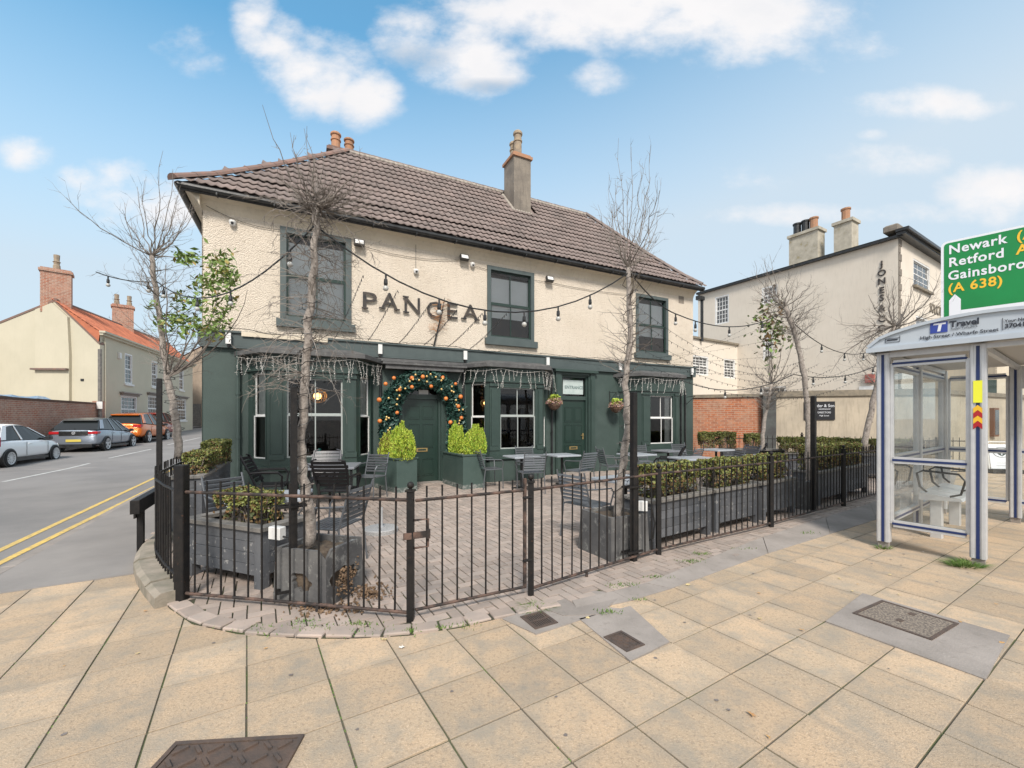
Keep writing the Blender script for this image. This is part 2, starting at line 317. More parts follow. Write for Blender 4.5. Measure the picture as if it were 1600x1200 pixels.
m_stucco = mat('wall_stucco', (.50,.43,.335), (.41,.355,.28), 1.6, .95, .4, 30, streak=.5, spots=[(6,.58,.7,(.3,.26,.21),.4)])
m_coping = mat('stone_coping', (.27,.23,.175), (.17,.15,.12), 7, .95, .5, 30)
m_obrick = mat('orange_brick', (.50,.155,.06), brick=(.225,.075,.010,(.42,.30,.22),(.33,.10,.05),None), rough=.95, bump=.5, bscale=30)
m_rbrick = mat('red_brick', (.42,.15,.085), brick=(.24,.082,.012,(.45,.36,.29),(.30,.115,.075),None), rough=.95, bump=.5, bscale=30)
m_yhouse = mat('pale_lime_render', (.55,.51,.40), (.51,.475,.37), .7, .9, .15, 30, streak=.08)
m_jcream = mat('pale_cream_render', (.70,.635,.55), (.655,.59,.505), .8, .9, .2, 25, streak=.15)
m_slate = mat('slate', (.17,.165,.15), (.22,.2,.15), 2.5, .8, .5, 12)
m_pane = glass('window_glass'); m_paneS = glass('shelter_glass', (.93,.96,.95), .8, ((.5,.5,.47), .28))
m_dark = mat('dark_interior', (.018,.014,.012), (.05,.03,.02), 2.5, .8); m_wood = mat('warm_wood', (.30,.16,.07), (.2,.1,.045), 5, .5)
m_curt = mat('pale_blind', (.78,.78,.80), (.70,.70,.72), 1, .9); m_curtw = mat('white_curtain', (.6,.6,.58), (.45,.45,.44), 12, .9)
m_hglass = mat('far_window_glass', (.045,.05,.055), (.12,.12,.12), 1.2, .12, spec=.7)
m_lamp = mat('lit_lamp', (.9,.5,.2), emit=(1,.5,.18,2.2)); m_wire = mat('black_cable', (.015,.015,.015), None, 3, .5); m_bulb = mat('frosted_bulb', (.45,.45,.43), None, 3, .2)
m_fairy = mat('white_fairy_wire', (.62,.6,.57), None, 3, .5)
m_orange = mat('orange_fruit', (.75,.25,.06), (.6,.17,.04), 8, .45); m_gold = mat('gold_bauble', (.75,.52,.2), None, 3, .3, metal=.3)
m_firA = mat('fir_needle', (.016,.055,.048), (.03,.085,.065), 9, .5); m_firB = mat('fir_needle_light', (.05,.11,.09), None, 9, .5)
m_brass = mat('brass', (.5,.36,.16), None, 3, .35, metal=.7); m_rubber = mat('rubber', (.015,.015,.016), None, 3, .8)
m_granite = mat('speckled_granite', (.48,.48,.48), (.25,.25,.25), 160, .6, lo=.45, hi=.55)
def word(txt, size, M_, material, parent, name='lettering', ext=.004, bold=0, align='LEFT', spacing=1.0, xs=1.0):
    cu = bpy.data.curves.new(name, 'FONT'); cu.body = txt; cu.size = size; cu.extrude = ext; cu.offset = bold; cu.align_x = align; cu.space_character = spacing; cu.resolution_u = 3
    t = bpy.data.objects.new(name, cu); COL.objects.link(t); bpy.context.view_layer.update()
    me = bpy.data.meshes.new_from_object(t.evaluated_get(bpy.context.evaluated_depsgraph_get())); bpy.data.objects.remove(t)
    me.transform(M_ @ Matrix.Diagonal((xs, 1, 1, 1))); me.materials.clear(); me.materials.append(material)
    return inst(name, me, parent)
UP = Matrix.Rotation(R(90), 4, 'X')      # text in x-z plane, facing -y
def T(x, y, z): return Matrix.Translation((x, y, z))
# ------------------------------------------------------------------ ground, road, pavements
dA = Vector((.848, .530, 0)); dB = Vector((-.530, .848, 0)); dK = Vector((-.479, .878, 0)).normalized()
def sheet(name, poly, z, m_, grid=None, parent=None, kind='structure', skirt=.1):
    mb = MB(); pts = [Vector((p[0], p[1], gz(p[0], p[1]) + z)) for p in poly]
    mb.ext([p - Vector((0, 0, skirt)) for p in pts], (0, 0, skirt), 0)
    return mb.build(name, m_, parent, kind=kind)
gx = np.unique(np.concatenate([np.linspace(-1200, -60, 8), np.linspace(-60, 60, 49), np.linspace(60, 1200, 8)])); gy = np.unique(np.concatenate([np.linspace(-600, -20, 6), np.linspace(-20, 80, 41), np.linspace(80, 2000, 8)]))
nx, ny = len(gx), len(gy); mb = MB()
mb.add([(x, y, gz(x, y) - .068) for y in gy for x in gx], [(j * nx + i, j * nx + i + 1, (j + 1) * nx + i + 1, (j + 1) * nx + i) for j in range(ny - 1) for i in range(nx - 1)])
mb.build('ground', m_tarmac, kind='structure')
RZ = -.06
def Gr(u, v):
    r = (u - 800) / FPX; y = (H - RZ) * FPX / (v - V0)
    if .0222 * y - .0089 * r * y - .45 > 0: y = (H - RZ + .45) / ((v - V0) / FPX + .0222 - .0089 * r)
    return Vector((r * y, y, gz(r * y, y) + RZ))
# road: strips across the street so that it follows the slope
K0 = Vector((-5.52, 4.55, 0)); dKn = Vector((-dK.y, dK.x, 0))
def strip(name, m_, z, w0, w1, t0, t1, n=30, curve=0, parent=None, kind='structure'):
    mb = MB()
    for i in range(n + 1):
        t = t0 + (t1 - t0) * i / n; c = K0 + dK * t + dKn * (curve * max(0, t - 8) ** 2)
        for w in (w0, w1): p = c + dKn * w; mb.v.append((p.x, p.y, gz(p.x, p.y) + z))
    for i in range(n): mb.f.append((2 * i, 2 * i + 1, 2 * i + 3, 2 * i + 2)); mb.m.append(0)
    return mb.build(name, m_, parent, kind=kind)
strip('road', m_road, RZ, 0, 12.0, -14, 60, 50, -.0035)
def painted(name, a, b, w, m_, label, cat, group=None):
    d = (b - a); d.z = 0; d.normalize(); s = Vector((-d.y, d.x, 0)) * w / 2; mb = MB(); n = 6
    for i in range(n + 1):
        p = a.lerp(b, i / n)
        for q in (p - s, p + s): mb.v.append((q.x, q.y, gz(q.x, q.y) + RZ + .005))
    for i in range(n): mb.f.append((2*i, 2*i+1, 2*i+3, 2*i+2)); mb.m.append(0)
    return tag(mb.build(name, m_), label, cat, group)
painted('centre_line_dash', Gr(5,753), Gr(140,724), .1, m_white_line, 'white dash of the road centre line opposite the white hatchback', 'road marking', 'centre line dashes')
painted('centre_line_dash', Gr(170,716), Gr(236,702), .1, m_white_line, 'white dash of the road centre line opposite the grey hatchback', 'road marking', 'centre line dashes')
painted('centre_line_dash', Gr(262,695), Gr(312,684), .1, m_white_line, 'far white dash of the road centre line seen behind the curved railing', 'road marking', 'centre line dashes')
def yl(a, b, lab):
    A_, B_ = Gr(*a), Gr(*b); d = (B_ - A_); painted('yellow_line', A_ - d * .35, B_ + d * 1.2, .085, m_yellow, lab, 'road marking', 'double yellow lines')
yl((0,860),(237,749), 'outer of the double yellow lines, nearer the road centre'); yl((0,880),(237,763), 'inner of the double yellow lines, beside the kerb')
# kerb
kt = emp('kerb', 'flush grey concrete kerb beside the double yellow lines', 'kerb', (0,0,0)); kt['kind'] = 'structure'; del kt['category']
kme = MB().bbox(0, .905, -.0, .13, -.12, .004, .01).mesh('kerb_stone', m_conc)
for i in range(-9, 20):
    p = K0 + dK * (i * .915); o = inst('kerb_stone', kme, kt, (p.x, p.y, gz(p.x, p.y)), (0, math.atan2(0, 1), math.atan2(dK.y, dK.x)))
    o.location = p + Vector((0, 0, gz(p.x, p.y))) + dKn * 0; o.scale = (1, -1, 1)
sheet('tarmac_pavement', [(-5.03+.12,3.66+.07), (-3.7,4.49), (-3.95,4.9), (-4.5,5.6), (-6.1,8.5), (-12.2,20.5), (-14.1,20.6), (-5.40,4.62)], .008, m_tarmac)
# slab pavement
pv = emp('pavement', 'paved footway of sandy square slabs', 'pavement'); pv['kind'] = 'structure'; del pv['category']
bed = [(-5.05,3.64), (-3.6,4.55), (-.5,4.2), (2,5.0), (7,8.6), (13.6,13.3), (30,21), (32,-4), (-1.9,-4), (-1.2,-3.4)]
sheet('joint_bed', bed, -.0075, m_joint, parent=pv, kind='structure')
FC = [(-3.87,4.44),(-3.41,3.98),(-2.88,3.56),(-2.50,3.30),(-2.05,3.15),(-1.54,3.08),(-1.12,3.08),(-.76,3.12),(-.39,3.24),(-.05,3.41),(.33,3.55),(.57,3.65),(1.28,3.98),(3.39,5.59),(6.76,7.82),(9.5,9.8),(13.4,13.1),
      (6.9,15.4),(6.29,14.67),(-6.19,8.43),(-4.95,5.95),(-4.45,5.1)]
BAND = [(.55,3.50),(1.05,3.72),(1.50,3.98),(3.05,5.03),(5.81,6.73),(9.9,9.5),(13.5,12.8)]
def inside(x, y, poly):
    c = False; j = len(poly) - 1
    for i in range(len(poly)):
        xi, yi = poly[i][:2]; xj, yj = poly[j][:2]
        if (yi > y) != (yj > y) and x < (xj - xi) * (y - yi) / (yj - yi) + xi: c = not c
        j = i
    return c
FCB = [(-3.87,4.44),(-2.88,3.60),(-2.05,3.22),(-1.12,3.15),(-.39,3.3),(.33,3.6)] + [(b[0] - .05, b[1] + .1) for b in BAND] + [(6.9,15.4),(6.29,14.67),(-6.19,8.43),(-4.45,5.1)]
S = .430; O0 = Vector(G(656, 1082)); O0.z = 0
def wallok(x, y): return y < 13.2 + (x - 13.4) * .46 if x > 13.4 else y < 13.0
cand = []
covers = [[(2.55,3.33),(3.21,3.87),(3.75,3.05),(2.95,2.50)]]
for i in range(-16, 60):
    for j in range(-22, 40):
        c = O0 + dA * (i + .5) * S + dB * (j + .5) * S
        if c.y < -.6: continue
        if (c - Vector((-5.03, 3.66, 0))).dot(Vector((-dK.y, dK.x, 0))) > .05: continue
        if (c - Vector((-4.69, 3.87, 0))).dot(dB) > .12 and c.x < -3: continue
        if not wallok(c.x, c.y): continue
        if all(inside(c.x + (dA * a + dB * b).x * S * .5, c.y + (dA * a + dB * b).y * S * .5, FCB) for a in (-1, 1) for b in (-1, 1)): continue
        if abs(c.x) > c.y * 2.2 + 2.2: continue
        cand.append((c.length + (100 if abs(c.x) > c.y * 1.3 + .4 else 0), c, i, j))
cand.sort(key=lambda q: q[0])
sl_me = [MB().bbox(-S/2+.0038, S/2-.0038, -S/2+.0038, S/2-.0038, -.04, 0, .0018).mesh('paving_slab', m_slab) for _ in range(1)]
angA = math.atan2(dA.y, dA.x); rest = MB(); rvar = []
for k, (_, c, i, j) in enumerate(cand):
    z = random.uniform(-.002, .0015); tl = (random.gauss(0, .0045), random.gauss(0, .0045), angA + random.gauss(0, .003))
    if k < 298:
        o = inst('paving_slab', sl_me[0], pv, (c.x, c.y, z), tl); s_ = random.uniform(.991, 1.0); o.scale = (s_, random.uniform(.991, 1.0), 1)
    else:
        M_ = T(c.x, c.y, z) @ Matrix.Rotation(angA, 4, 'Z'); b = S / 2 - .005
        rest.add([(-b,-b,0),(b,-b,0),(b,b,0),(-b,b,0),(-b,-b,-.03),(b,-b,-.03),(b,b,-.03),(-b,b,-.03)], [(0,1,2,3),(0,4,5,1),(1,5,6,2),(2,6,7,3),(3,7,4,0)], 0, M_); rvar += [random.random()] * 5
def build_var(mb, var, name, m_, parent, kind='stuff'):
    me = mb.mesh(name, m_); at = me.attributes.new('var', 'FLOAT', 'FACE'); at.data.foreach_set('value', var); return inst(name, me, parent, kind=kind)
build_var(rest, rvar, 'far_paving_slabs', m_slab, pv)
# forecourt: herringbone bricks, curved edging, concrete band
fc = emp('forecourt', 'forecourt of herringbone block paving', 'forecourt'); fc['kind'] = 'structure'; del fc['category']
sheet('forecourt_bed', FC, .007, m_joint2, parent=fc, skirt=.03)
W_ = .100; cb = []; base = Vector((-.8, 3.9, 0)); hA, hB = Vector((math.cos(R(31)), math.sin(R(31)), 0)), Vector((-math.sin(R(31)), math.cos(R(31)), 0))
FCs = [(-3.72,4.47),(-3.36,4.06),(-2.83,3.64),(-2.45,3.38),(-2.02,3.24),(-1.54,3.17),(-1.12,3.17),(-.78,3.21),(-.42,3.33),(-.09,3.50),(.28,3.66),(.55,3.74)] + FC[12:]
for x in range(-60, 150):
    for y in range(-20, 140):
        r = (x - y) % 4
        if r not in (0, 3): continue
        w2 = (2, 1) if r == 0 else (1, 2)
        c = base + hA * (x + w2[0] / 2) * W_ + hB * (y + w2[1] / 2) * W_
        if not inside(c.x, c.y, FCs): continue
        if abs(c.x) > c.y * 1.28: continue
        cb.append((c.length, c, r == 0))
cb.sort(key=lambda q: q[0])
hb = MB().bbox(-W_+.0055, W_-.0055, -W_/2+.0055, W_/2-.0055, -.02, 0, .0015).mesh('paving_brick', m_brick)
rest = MB(); rvar = []; ah = R(31)
for k, (_, c, hor) in enumerate(cb):
    a = ah + (0 if hor else math.pi / 2); z = .018 + random.uniform(-.002, .002) + .01 * mnoise.noise(c * .8)
    if k < 255: inst('paving_brick', hb, fc, (c.x, c.y, z), (random.gauss(0, .012), random.gauss(0, .012), a + random.gauss(0, .01)))
    else:
        M_ = T(c.x, c.y, z) @ Matrix.Rotation(a + random.gauss(0, .008), 4, 'Z'); p, q = W_ - .0055, W_ / 2 - .0055
        rest.add([(-p,-q,0),(p,-q,0),(p,q,0),(-p,q,0),(-p,-q,-.015),(p,-q,-.015),(p,q,-.015),(-p,q,-.015)], [(0,1,2,3),(0,4,5,1),(1,5,6,2),(2,6,7,3),(3,7,4,0)], 0, M_); rvar += [random.random()] * 5
build_var(rest, rvar, 'far_paving_bricks', m_brick, fc)
# curved edging course
eg = [Vector((p[0], p[1], 0)) for p in FC[1:12]]; dense = []
for a, b in zip(eg, eg[1:]): n = 20; dense += [a.lerp(b, t / n) for t in range(n)]
acc = 0; last = dense[0]; ebm = MB().bbox(-.095, .095, 0, .135, -.05, .0, .008).mesh('edging_brick', m_brick)
for a, b in zip(dense, dense[1:]):
    acc += (b - a).length
    if acc > .2:
        acc = 0; mid = (last + b) / 2; d = b - last; last = b
        inst('edging_brick', ebm, fc, (mid.x, mid.y, .024 + random.uniform(-.004, .004)), (random.gauss(0, .02), random.gauss(0, .02), math.atan2(d.y, d.x) + random.gauss(0, .02)))
# concrete band between bricks and slabs, in cast lengths
inner = [Vector((p[0], p[1], 0)) for p in [(.52,3.66),(.92,3.86),(1.28,4.05),(3.35,5.64),(6.7,7.9),(9.6,9.9),(13.4,13.2)]]; outer = [Vector((p[0], p[1], 0)) for p in BAND]
for k in range(len(outer) - 1):
    n = max(1, int((outer[k + 1] - outer[k]).length / 1.1))
    for q in range(n):
        a, b = outer[k].lerp(outer[k+1], (q + .004) / n), outer[k].lerp(outer[k+1], (q + .996) / n); c, d = inner[k].lerp(inner[k+1], (q + .996) / n), inner[k].lerp(inner[k+1], (q + .004) / n)
        mb = MB(); mb.add([a + Vector((0,0,.006)), b + Vector((0,0,.006)), c + Vector((0,0,.030)), d + Vector((0,0,.030)), a - Vector((0,0,.03)), b - Vector((0,0,.03)), c - Vector((0,0,.03)), d - Vector((0,0,.03))], [(0,1,2,3),(0,4,5,1),(1,5,6,2),(2,6,7,3),(3,7,4,0)])
        mb.build('concrete_band_piece', m_conc, fc)
# patches and covers
def patch(name, uv, m_, z=.008): return sheet(name, [tuple(G(u, v)[:2]) for u, v in uv], z, m_, skirt=.02)
patch('concrete_patch', [(1290,972),(1348,928),(1578,994),(1540,1063)], m_conc)
patch('drain_surround', [(785,968),(812,957),(905,945),(968,952),(932,962),(838,992)], m_conc)
patch('small_cover_surround', [(905,968),(985,948),(1046,1004),(985,1034)], m_conc)
patch('mortar_fill', [(835,948),(900,922),(975,930),(935,962),(880,964)], m_conc, .014)
def cover(label, uv, kind_, group='iron covers in the pavement', z=.012):
    q = [G(u, v) for u, v in uv] if kind_ != 'big' else [Vector(p) for p in ((-1.63,1.55,0),(-1.01,1.60,0),(-1.04,2.13,0),(-1.64,2.08,0))]; c = sum(q, Vector()) / 4; ax = (q[1] - q[0]); ax.z = 0; L_ = ((q[1]-q[0]).length + (q[2]-q[3]).length) / 2; W2 = ((q[3]-q[0]).length + (q[2]-q[1]).length) / 2
    e = emp('access_cover' if kind_ != 'grate' else 'drain_grate', label, 'access cover' if kind_ != 'grate' else 'drain grate', (c.x, c.y, 0), math.atan2(ax.y, ax.x), group)
    fr = MB(); t = .022
    for (a0, a1, b0, b1) in ((-L_/2, L_/2, -W2/2, -W2/2+t), (-L_/2, L_/2, W2/2-t, W2/2), (-L_/2, -L_/2+t, -W2/2+t, W2/2-t), (L_/2-t, L_/2, -W2/2+t, W2/2-t)): fr.box(a0, a1, b0, b1, 0, z + .003)
    fr.build('rim', m_iron, e); x0, x1, y0, y1 = -L_/2+t+.003, L_/2-t-.003, -W2/2+t+.003, W2/2-t-.003
    if kind_ == 'grate':
        MB().box(x0, x1, y0, y1, 0, z - .0032).build('pit', m_rubber, e); g = MB(); n = 9
        for i in range(n): a = x0 + (x1 - x0) * (i + .2) / n; g.box(a, a + (x1 - x0) / n * .5, y0, y1, z - .004, z)
        g.box(x0, x1, -.008, .008, z - .003, z + .001); g.build('bars', m_iron, e)
    elif kind_ == 'fill':
        MB().box(x0, x1, y0, y1, 0, z).build('infill', mat('pebbly_infill', (.30,.25,.20), (.13,.11,.095), 70, .95, 1, 70, lo=.42, hi=.56), e)
        [MB().box(a_, a_ + .06, -.02, .02, z, z + .003).build('key_hole', m_iron, e) for a_ in (-.11, x1 - .12)]
    else:
        MB().box(x0, x1, y0, y1, 0, z - .002).build('plate', m_iron, e); g = MB(); st = .075 if kind_ == 'big' else .028
        nx_, ny_ = int((x1 - x0) / st), int((y1 - y0) / st)
        for i in range(nx_):
            for j in range(ny_):
                cx, cy = x0 + (i + .5) * (x1 - x0) / nx_, y0 + (j + .5) * (y1 - y0) / ny_; a = R(45) if (i + j) % 2 else R(-45)
                hb_ = .009 if kind_ == 'big' else .003; g.box(-st * .42, st * .42, -st * .10, st * .10, z - .002, z + hb_, 0, T(cx, cy, 0) @ Matrix.Rotation(a, 4, 'Z'))
        g.build('tread_pattern', m_iron, e, kind='stuff')
cover('long inspection cover with concrete filling in a grey patch right of centre', [(1333,960),(1383,938),(1490,978),(1458,1004)], 'fill')
cover('small square iron cover set in concrete left of the slabs', [(942,998),(970,988),(1008,1009),(981,1021)], 'small')
cover('large patterned iron manhole cover at the bottom edge of the photo', [(218,1212),(300,1164),(488,1150),(455,1225)], 'big')
cover('rusty slotted drain grate beside the railing gate post', [(812,966),(846,957),(872,974),(838,986)], 'grate')
# moss, weeds, leaves, stains
def tuft(label, u, v, n, r, h, group=None, asp=7, cat='grass tuft'):
    c = G(u, v); pts = []; nr = []; mb = MB()
    for _ in range(n):
        a = random.uniform(0, 6.28); q = r * math.sqrt(random.random()); x, y = q * math.cos(a) * 1.3, q * math.sin(a) * .7; l = h * random.uniform(.4, 1.1) * (1.1 - q / r * .5)
        dx, dy = math.cos(a) * q * .9 + random.uniform(-.02, .02), math.sin(a) * q * .9 + random.uniform(-.02, .02); w = .003
        p = Vector((x, y, 0)); m1 = p + Vector((dx * .4, dy * .4, l * .7)); tp = p + Vector((dx * 1.2, dy * 1.2, l)); s = Vector((random.uniform(-1,1), random.uniform(-1,1), 0)).normalized() * w
        mb.add([p - s, p + s, m1 + s * .7, m1 - s * .7, tp], [(0,1,2,3),(3,2,4)])
    return tag(mb.build('grass_tuft', m_grass, loc=(c.x, c.y, .0)), label, cat, group)
tuft('thick grass tuft growing at the foot of the right shelter post', 1508, 884, 520, .13, .075, 'weeds in the paving')
tuft('thin grass at the foot of the left shelter post', 1380, 857, 110, .07, .05, 'weeds in the paving')
tuft('weeds growing beside the drain grate at the gate post', 838, 950, 260, .10, .04, 'weeds in the paving')
wmb = MB()
for (u, v, n, r) in [(500,985,60,.1),(420,985,60,.16),(590,990,50,.15),(720,980,40,.1),(560,978,60,.06),(480,975,40,.06),(975,918,80,.1),(1080,880,90,.1),(1095,868,60,.06),(1030,905,60,.08),(1260,835,40,.1),(1000,940,30,.05),(640,990,60,.03),(690,985,30,.03),(1160,860,30,.1),(950,960,60,.05)]:
    c = G(u, v)
    for _ in range(n):
        p = Vector((c.x + random.gauss(0, r), c.y + random.gauss(0, r * .35), .018)); l = random.uniform(.008, .028); s = Vector((random.uniform(-1,1), random.uniform(-1,1), 0)).normalized() * .005
        tp = p + Vector((random.uniform(-.015,.015), random.uniform(-.015,.015), l)); wmb.add([p - s, p + s, tp], [(0,1,2)])
wmb.build('joint_weeds', m_grass, fc, kind='stuff')
gum = MB()
for _ in range(110):
    c = O0 + dA * random.uniform(-3, 7) + dB * random.uniform(-3, 1.5); r_ = random.uniform(.005, .014)
    if c.y > .8 and not inside(c.x, c.y, FCB): gum.poly([(c.x + r_ * math.cos(a) * random.uniform(.8, 1.2), c.y + r_ * math.sin(a) * random.uniform(.8, 1.2), .0034) for a in np.linspace(0, 5.5, 8)])
gum.build('gum_spots', mat('trodden_gum', (.14,.12,.11), (.24,.21,.19), 20, .8), pv, kind='stuff')
moss = MB()
for i in range(-12, 12):                               # moss lying in the joints of the near slabs
    for _ in range(16):
        t = random.uniform(-3.5, 1.2) * (1 if i < 3 else .0) + random.uniform(-.3, .6); p = O0 + dA * i * S + dB * (t + 1.0)
        for q in range(7):
            c = p + dB * random.uniform(-.15, .15); s = .0035; z = -.0055
            if i in (-5, -4, -2, -1, 1) and random.random() < .5 + mnoise.noise(c * 1.5): moss.add([(c.x - s, c.y - s, z), (c.x + s, c.y - s, z), (c.x + s, c.y + s, z + .004), (c.x - s, c.y + s, z)], [(0,1,2,3)])
moss.build('joint_moss', m_grass, pv, kind='stuff')
m_lv = mat('fallen_leaf', (.50,.30,.11), (.42,.22,.10), 14, .8); m_lv2 = mat('pale_fallen_leaf', (.62,.50,.26), (.5,.4,.2), 14, .8); m_lit = mat('white_litter', (.7,.68,.64), None, 3, .8)
def leaf(u, v, size, m_, lab, cat='fallen leaf', grp='fallen leaves on the slabs'):
    c = G(u, v); n = 12; mb = MB(); pts = []
    for i in range(n): a = 6.283 * i / n; r = size * (1 if i % 2 else .55) * random.uniform(.6, 1.1); pts.append((r * math.cos(a), r * .75 * math.sin(a), .004 + random.uniform(0, size * .3)))
    pts.append((0, 0, .006)); mb.add(pts, [(i, (i + 1) % n, n) for i in range(n)])
    tag(mb.build('fallen_leaf' if cat == 'fallen leaf' else 'litter', m_, loc=(c.x, c.y, .004), rz=random.uniform(0, 6)), lab, cat, grp)
leaf(1174,1118,.030,m_lv,'largest brown leaf, on a slab at the lower right'); leaf(1201,1154,.016,m_lv,'crumpled brown leaf just below the largest one')
leaf(1187,968,.026,m_lv2,'yellow leaf left of the long inspection cover'); leaf(1253,986,.026,m_lv,'brown leaf on the joint at the corner of the grey patch')
leaf(918,967,.030,m_lv2,'yellow leaf beside the small square cover'); leaf(215,1023,.018,m_lv2,'pale leaf on the left slabs below the curved railing'); leaf(100,1042,.012,m_lv,'small orange leaf at the far left slabs')
leaf(227,956,.022,m_lv,'brown leaf below the rounded corner stone'); leaf(415,1015,.018,m_lv,'flat brown leaf under the brick edging'); leaf(600,1001,.026,m_lv2,'yellow leaf left of the white litter')
leaf(1312,905,.022,m_lv2,'pale leaf near the shelter on a slab'); leaf(1332,925,.022,m_lv2,'yellow leaf touching the top of the grey patch'); leaf(1405,930,.022,m_lv2,'yellow leaf above the long cover')
leaf(1390,899,.02,m_lv2,'small yellow leaf between shelter and cover'); leaf(1340,914,.016,m_lv,'small brown leaf near the top of the grey patch'); leaf(1556,945,.018,m_lv,'pale orange leaf at the right edge of the photo')
leaf(1500,973,.022,m_lv,'reddish leaf on the right end of the grey patch'); leaf(1565,1006,.024,m_lv,'red brown leaf at the far end of the grey patch'); leaf(1075,915,.03,m_lv2,'pale leaf beside the concrete band'); leaf(1186,928,.022,m_lv,'pinkish leaf on a slab below the concrete band')
leaf(628,1013,.030,m_lit,'crumpled white paper litter below the brick edging','litter','litter'); leaf(1006,920,.026,m_lit,'white scrap on the concrete band','litter','litter'); leaf(1442,863,.02,m_lit,'small white scrap beside the shelter','litter','litter')
# low curved stone plinth under the railing
st = emp('curved_plinth', 'weathered stone plinth curving under the railing at the corner', 'plinth', (-3.4, 4.1, 0))
cv = [Vector(p) for p in [(-2.93,3.66,0),(-3.22,3.90,0),(-3.55,4.19,0),(-3.86,4.50,0),(-4.10,4.80,0),(-4.38,5.22,0),(-4.66,5.72,0),(-5.1,6.55,0),(-5.6,7.45,0),(-6.0,8.2,0)]]
for k in range(len(cv) - 1):
    a, b = cv[k], cv[k+1]; d = (b - a).normalized(); n_ = Vector((-d.y, d.x, 0)); b = b - d * .008; hh = .15 + random.uniform(-.012, .012)
    sh = [a + n_ * .13 * 1, a + n_ * -.10, b + n_ * -.10, b + n_ * .13]; mb = MB(); lo = [p - Vector((-3.4, 4.1, .03)) for p in sh]; c4 = [p + Vector((0,0,hh)) for p in lo]
    c4 = [lo[i].lerp(c4[i], .8) for i in range(4)] + [c4[0].lerp(c4[1], .18), c4[1].lerp(c4[0], .1), c4[2].lerp(c4[3], .1), c4[3].lerp(c4[2], .18)]
    for i in (4, 5, 6, 7): c4[i].z = hh - .03
    mb.add(lo + c4, [(0,1,5,4),(1,2,6,5),(2,3,7,6),(3,0,4,7),(4,5,9,8),(5,6,10,9),(6,7,11,10),(7,4,8,11),(8,9,10,11)]); mb.build('plinth_stone', mat('mossy_stone', (.33,.285,.235), (.20,.185,.145), 5, .95, .8, 30) , st)
# ------------------------------------------------------------------ the pub
C0 = Vector((-6.19, 8.43, 0)); aP = math.atan2(.4472, .8944); dP = Vector((.8944, .4472, 0)); nP = Vector((-.4472, .8944, 0))
WID = 13.95
def F(s, q, z): p = C0 + dP * s + nP * q; return Vector((p.x, p.y, z))
pub = emp('pub_building', 'two storey pub, cream roughcast over a dark green ground floor, brown tiled roof', 'pub', C0, aP)
def holed(name, s0, s1, z0, z1, holes, y, m_, parent, dep=.14, m_rev=None):
    xs = sorted({s0, s1} | {a for h in holes for a in h[:2]}); zs = sorted({z0, z1} | {a for h in holes for a in h[2:4]}); mb = MB()
    for i in range(len(xs) - 1):
        for j in range(len(zs) - 1):
            cx, cz = (xs[i] + xs[i+1]) / 2, (zs[j] + zs[j+1]) / 2
            if any(h[0] < cx < h[1] and h[2] < cz < h[3] for h in holes): continue
            mb.quad((xs[i], y, zs[j]), (xs[i+1], y, zs[j]), (xs[i+1], y, zs[j+1]), (xs[i], y, zs[j+1]))
    for h in holes:
        a, b, c, d = h[:4]; mi = 1 if m_rev else 0
        mb.quad((a, y, c), (a, y + dep, c), (a, y + dep, d), (a, y, d), mi); mb.quad((b, y, c), (b, y, d), (b, y + dep, d), (b, y + dep, c), mi)
        mb.quad((a, y, d), (a, y + dep, d), (b, y + dep, d), (b, y, d), mi); mb.quad((a, y, c), (b, y, c), (b, y + dep, c), (a, y + dep, c), mi)
    return mb.build(name, [m_, m_rev or m_], parent)
def sash(parent, s0, s1, z0, z1, y, M_=None, cols=2, meet=True, rows=1, mf=None, mbar=None, mp=None, fw=.09, rail=.035, bar=.022, name='window', midz=None, proud=.02):
    """window part: frame with sash bars as sub-parts and each pane a sub-part. front of frame at y"""
    mf = mf or m_gwin; mbar = mbar or m_gwin; mp = mp or m_pane; M_ = M_ or Matrix.Identity(4)
    fr = MB()
    fr.box(s0, s0 + fw, y - proud, y + .08, z0, z1, 0, M_); fr.box(s1 - fw, s1, y - proud, y + .08, z0, z1, 0, M_); fr.box(s0 + fw, s1 - fw, y - proud, y + .08, z1 - fw, z1, 0, M_); fr.box(s0 + fw, s1 - fw, y - proud, y + .08, z0, z0 + fw * .6, 0, M_)
    w = fr.build(name, mf, parent); a, b, c, d = s0 + fw, s1 - fw, z0 + fw * .6, z1 - fw; mz = midz or (c + d) / 2; bm = MB()
    halves = [(c, mz, y + .012), (mz, d, y + .045)] if meet else [(c, d, y + .02)]
    for (lo, hi, yy) in halves:
        bm.box(a, a + rail, yy, yy + .03, lo, hi, 0, M_); bm.box(b - rail, b, yy, yy + .03, lo, hi, 0, M_); bm.box(a + rail, b - rail, yy, yy + .03, lo, lo + rail, 0, M_); bm.box(a + rail, b - rail, yy, yy + .03, hi - rail, hi, 0, M_)
        for k in range(1, cols): x = a + (b - a) * k / cols; bm.box(x - bar / 2, x + bar / 2, yy + .004, yy + .027, lo + rail, hi - rail, 0, M_)
        for k in range(1, rows): z = lo + (hi - lo) * k / rows; bm.box(a + rail, b - rail, yy + .006, yy + .025, z - bar / 2, z + bar / 2, 0, M_)
        for k in range(cols):
            for r in range(rows):
                x0, x1, q0, q1 = a + (b - a) * k / cols + .006, a + (b - a) * (k + 1) / cols - .006, lo + (hi - lo) * r / rows + .006, lo + (hi - lo) * (r + 1) / rows - .006
                MB().quad((x0, yy + .015, q0), (x1, yy + .015, q0), (x1, yy + .015, q1), (x0, yy + .015, q1), 0, M_).build('pane', mp, w)
    bm.build('sash_bars', mbar, w); return w
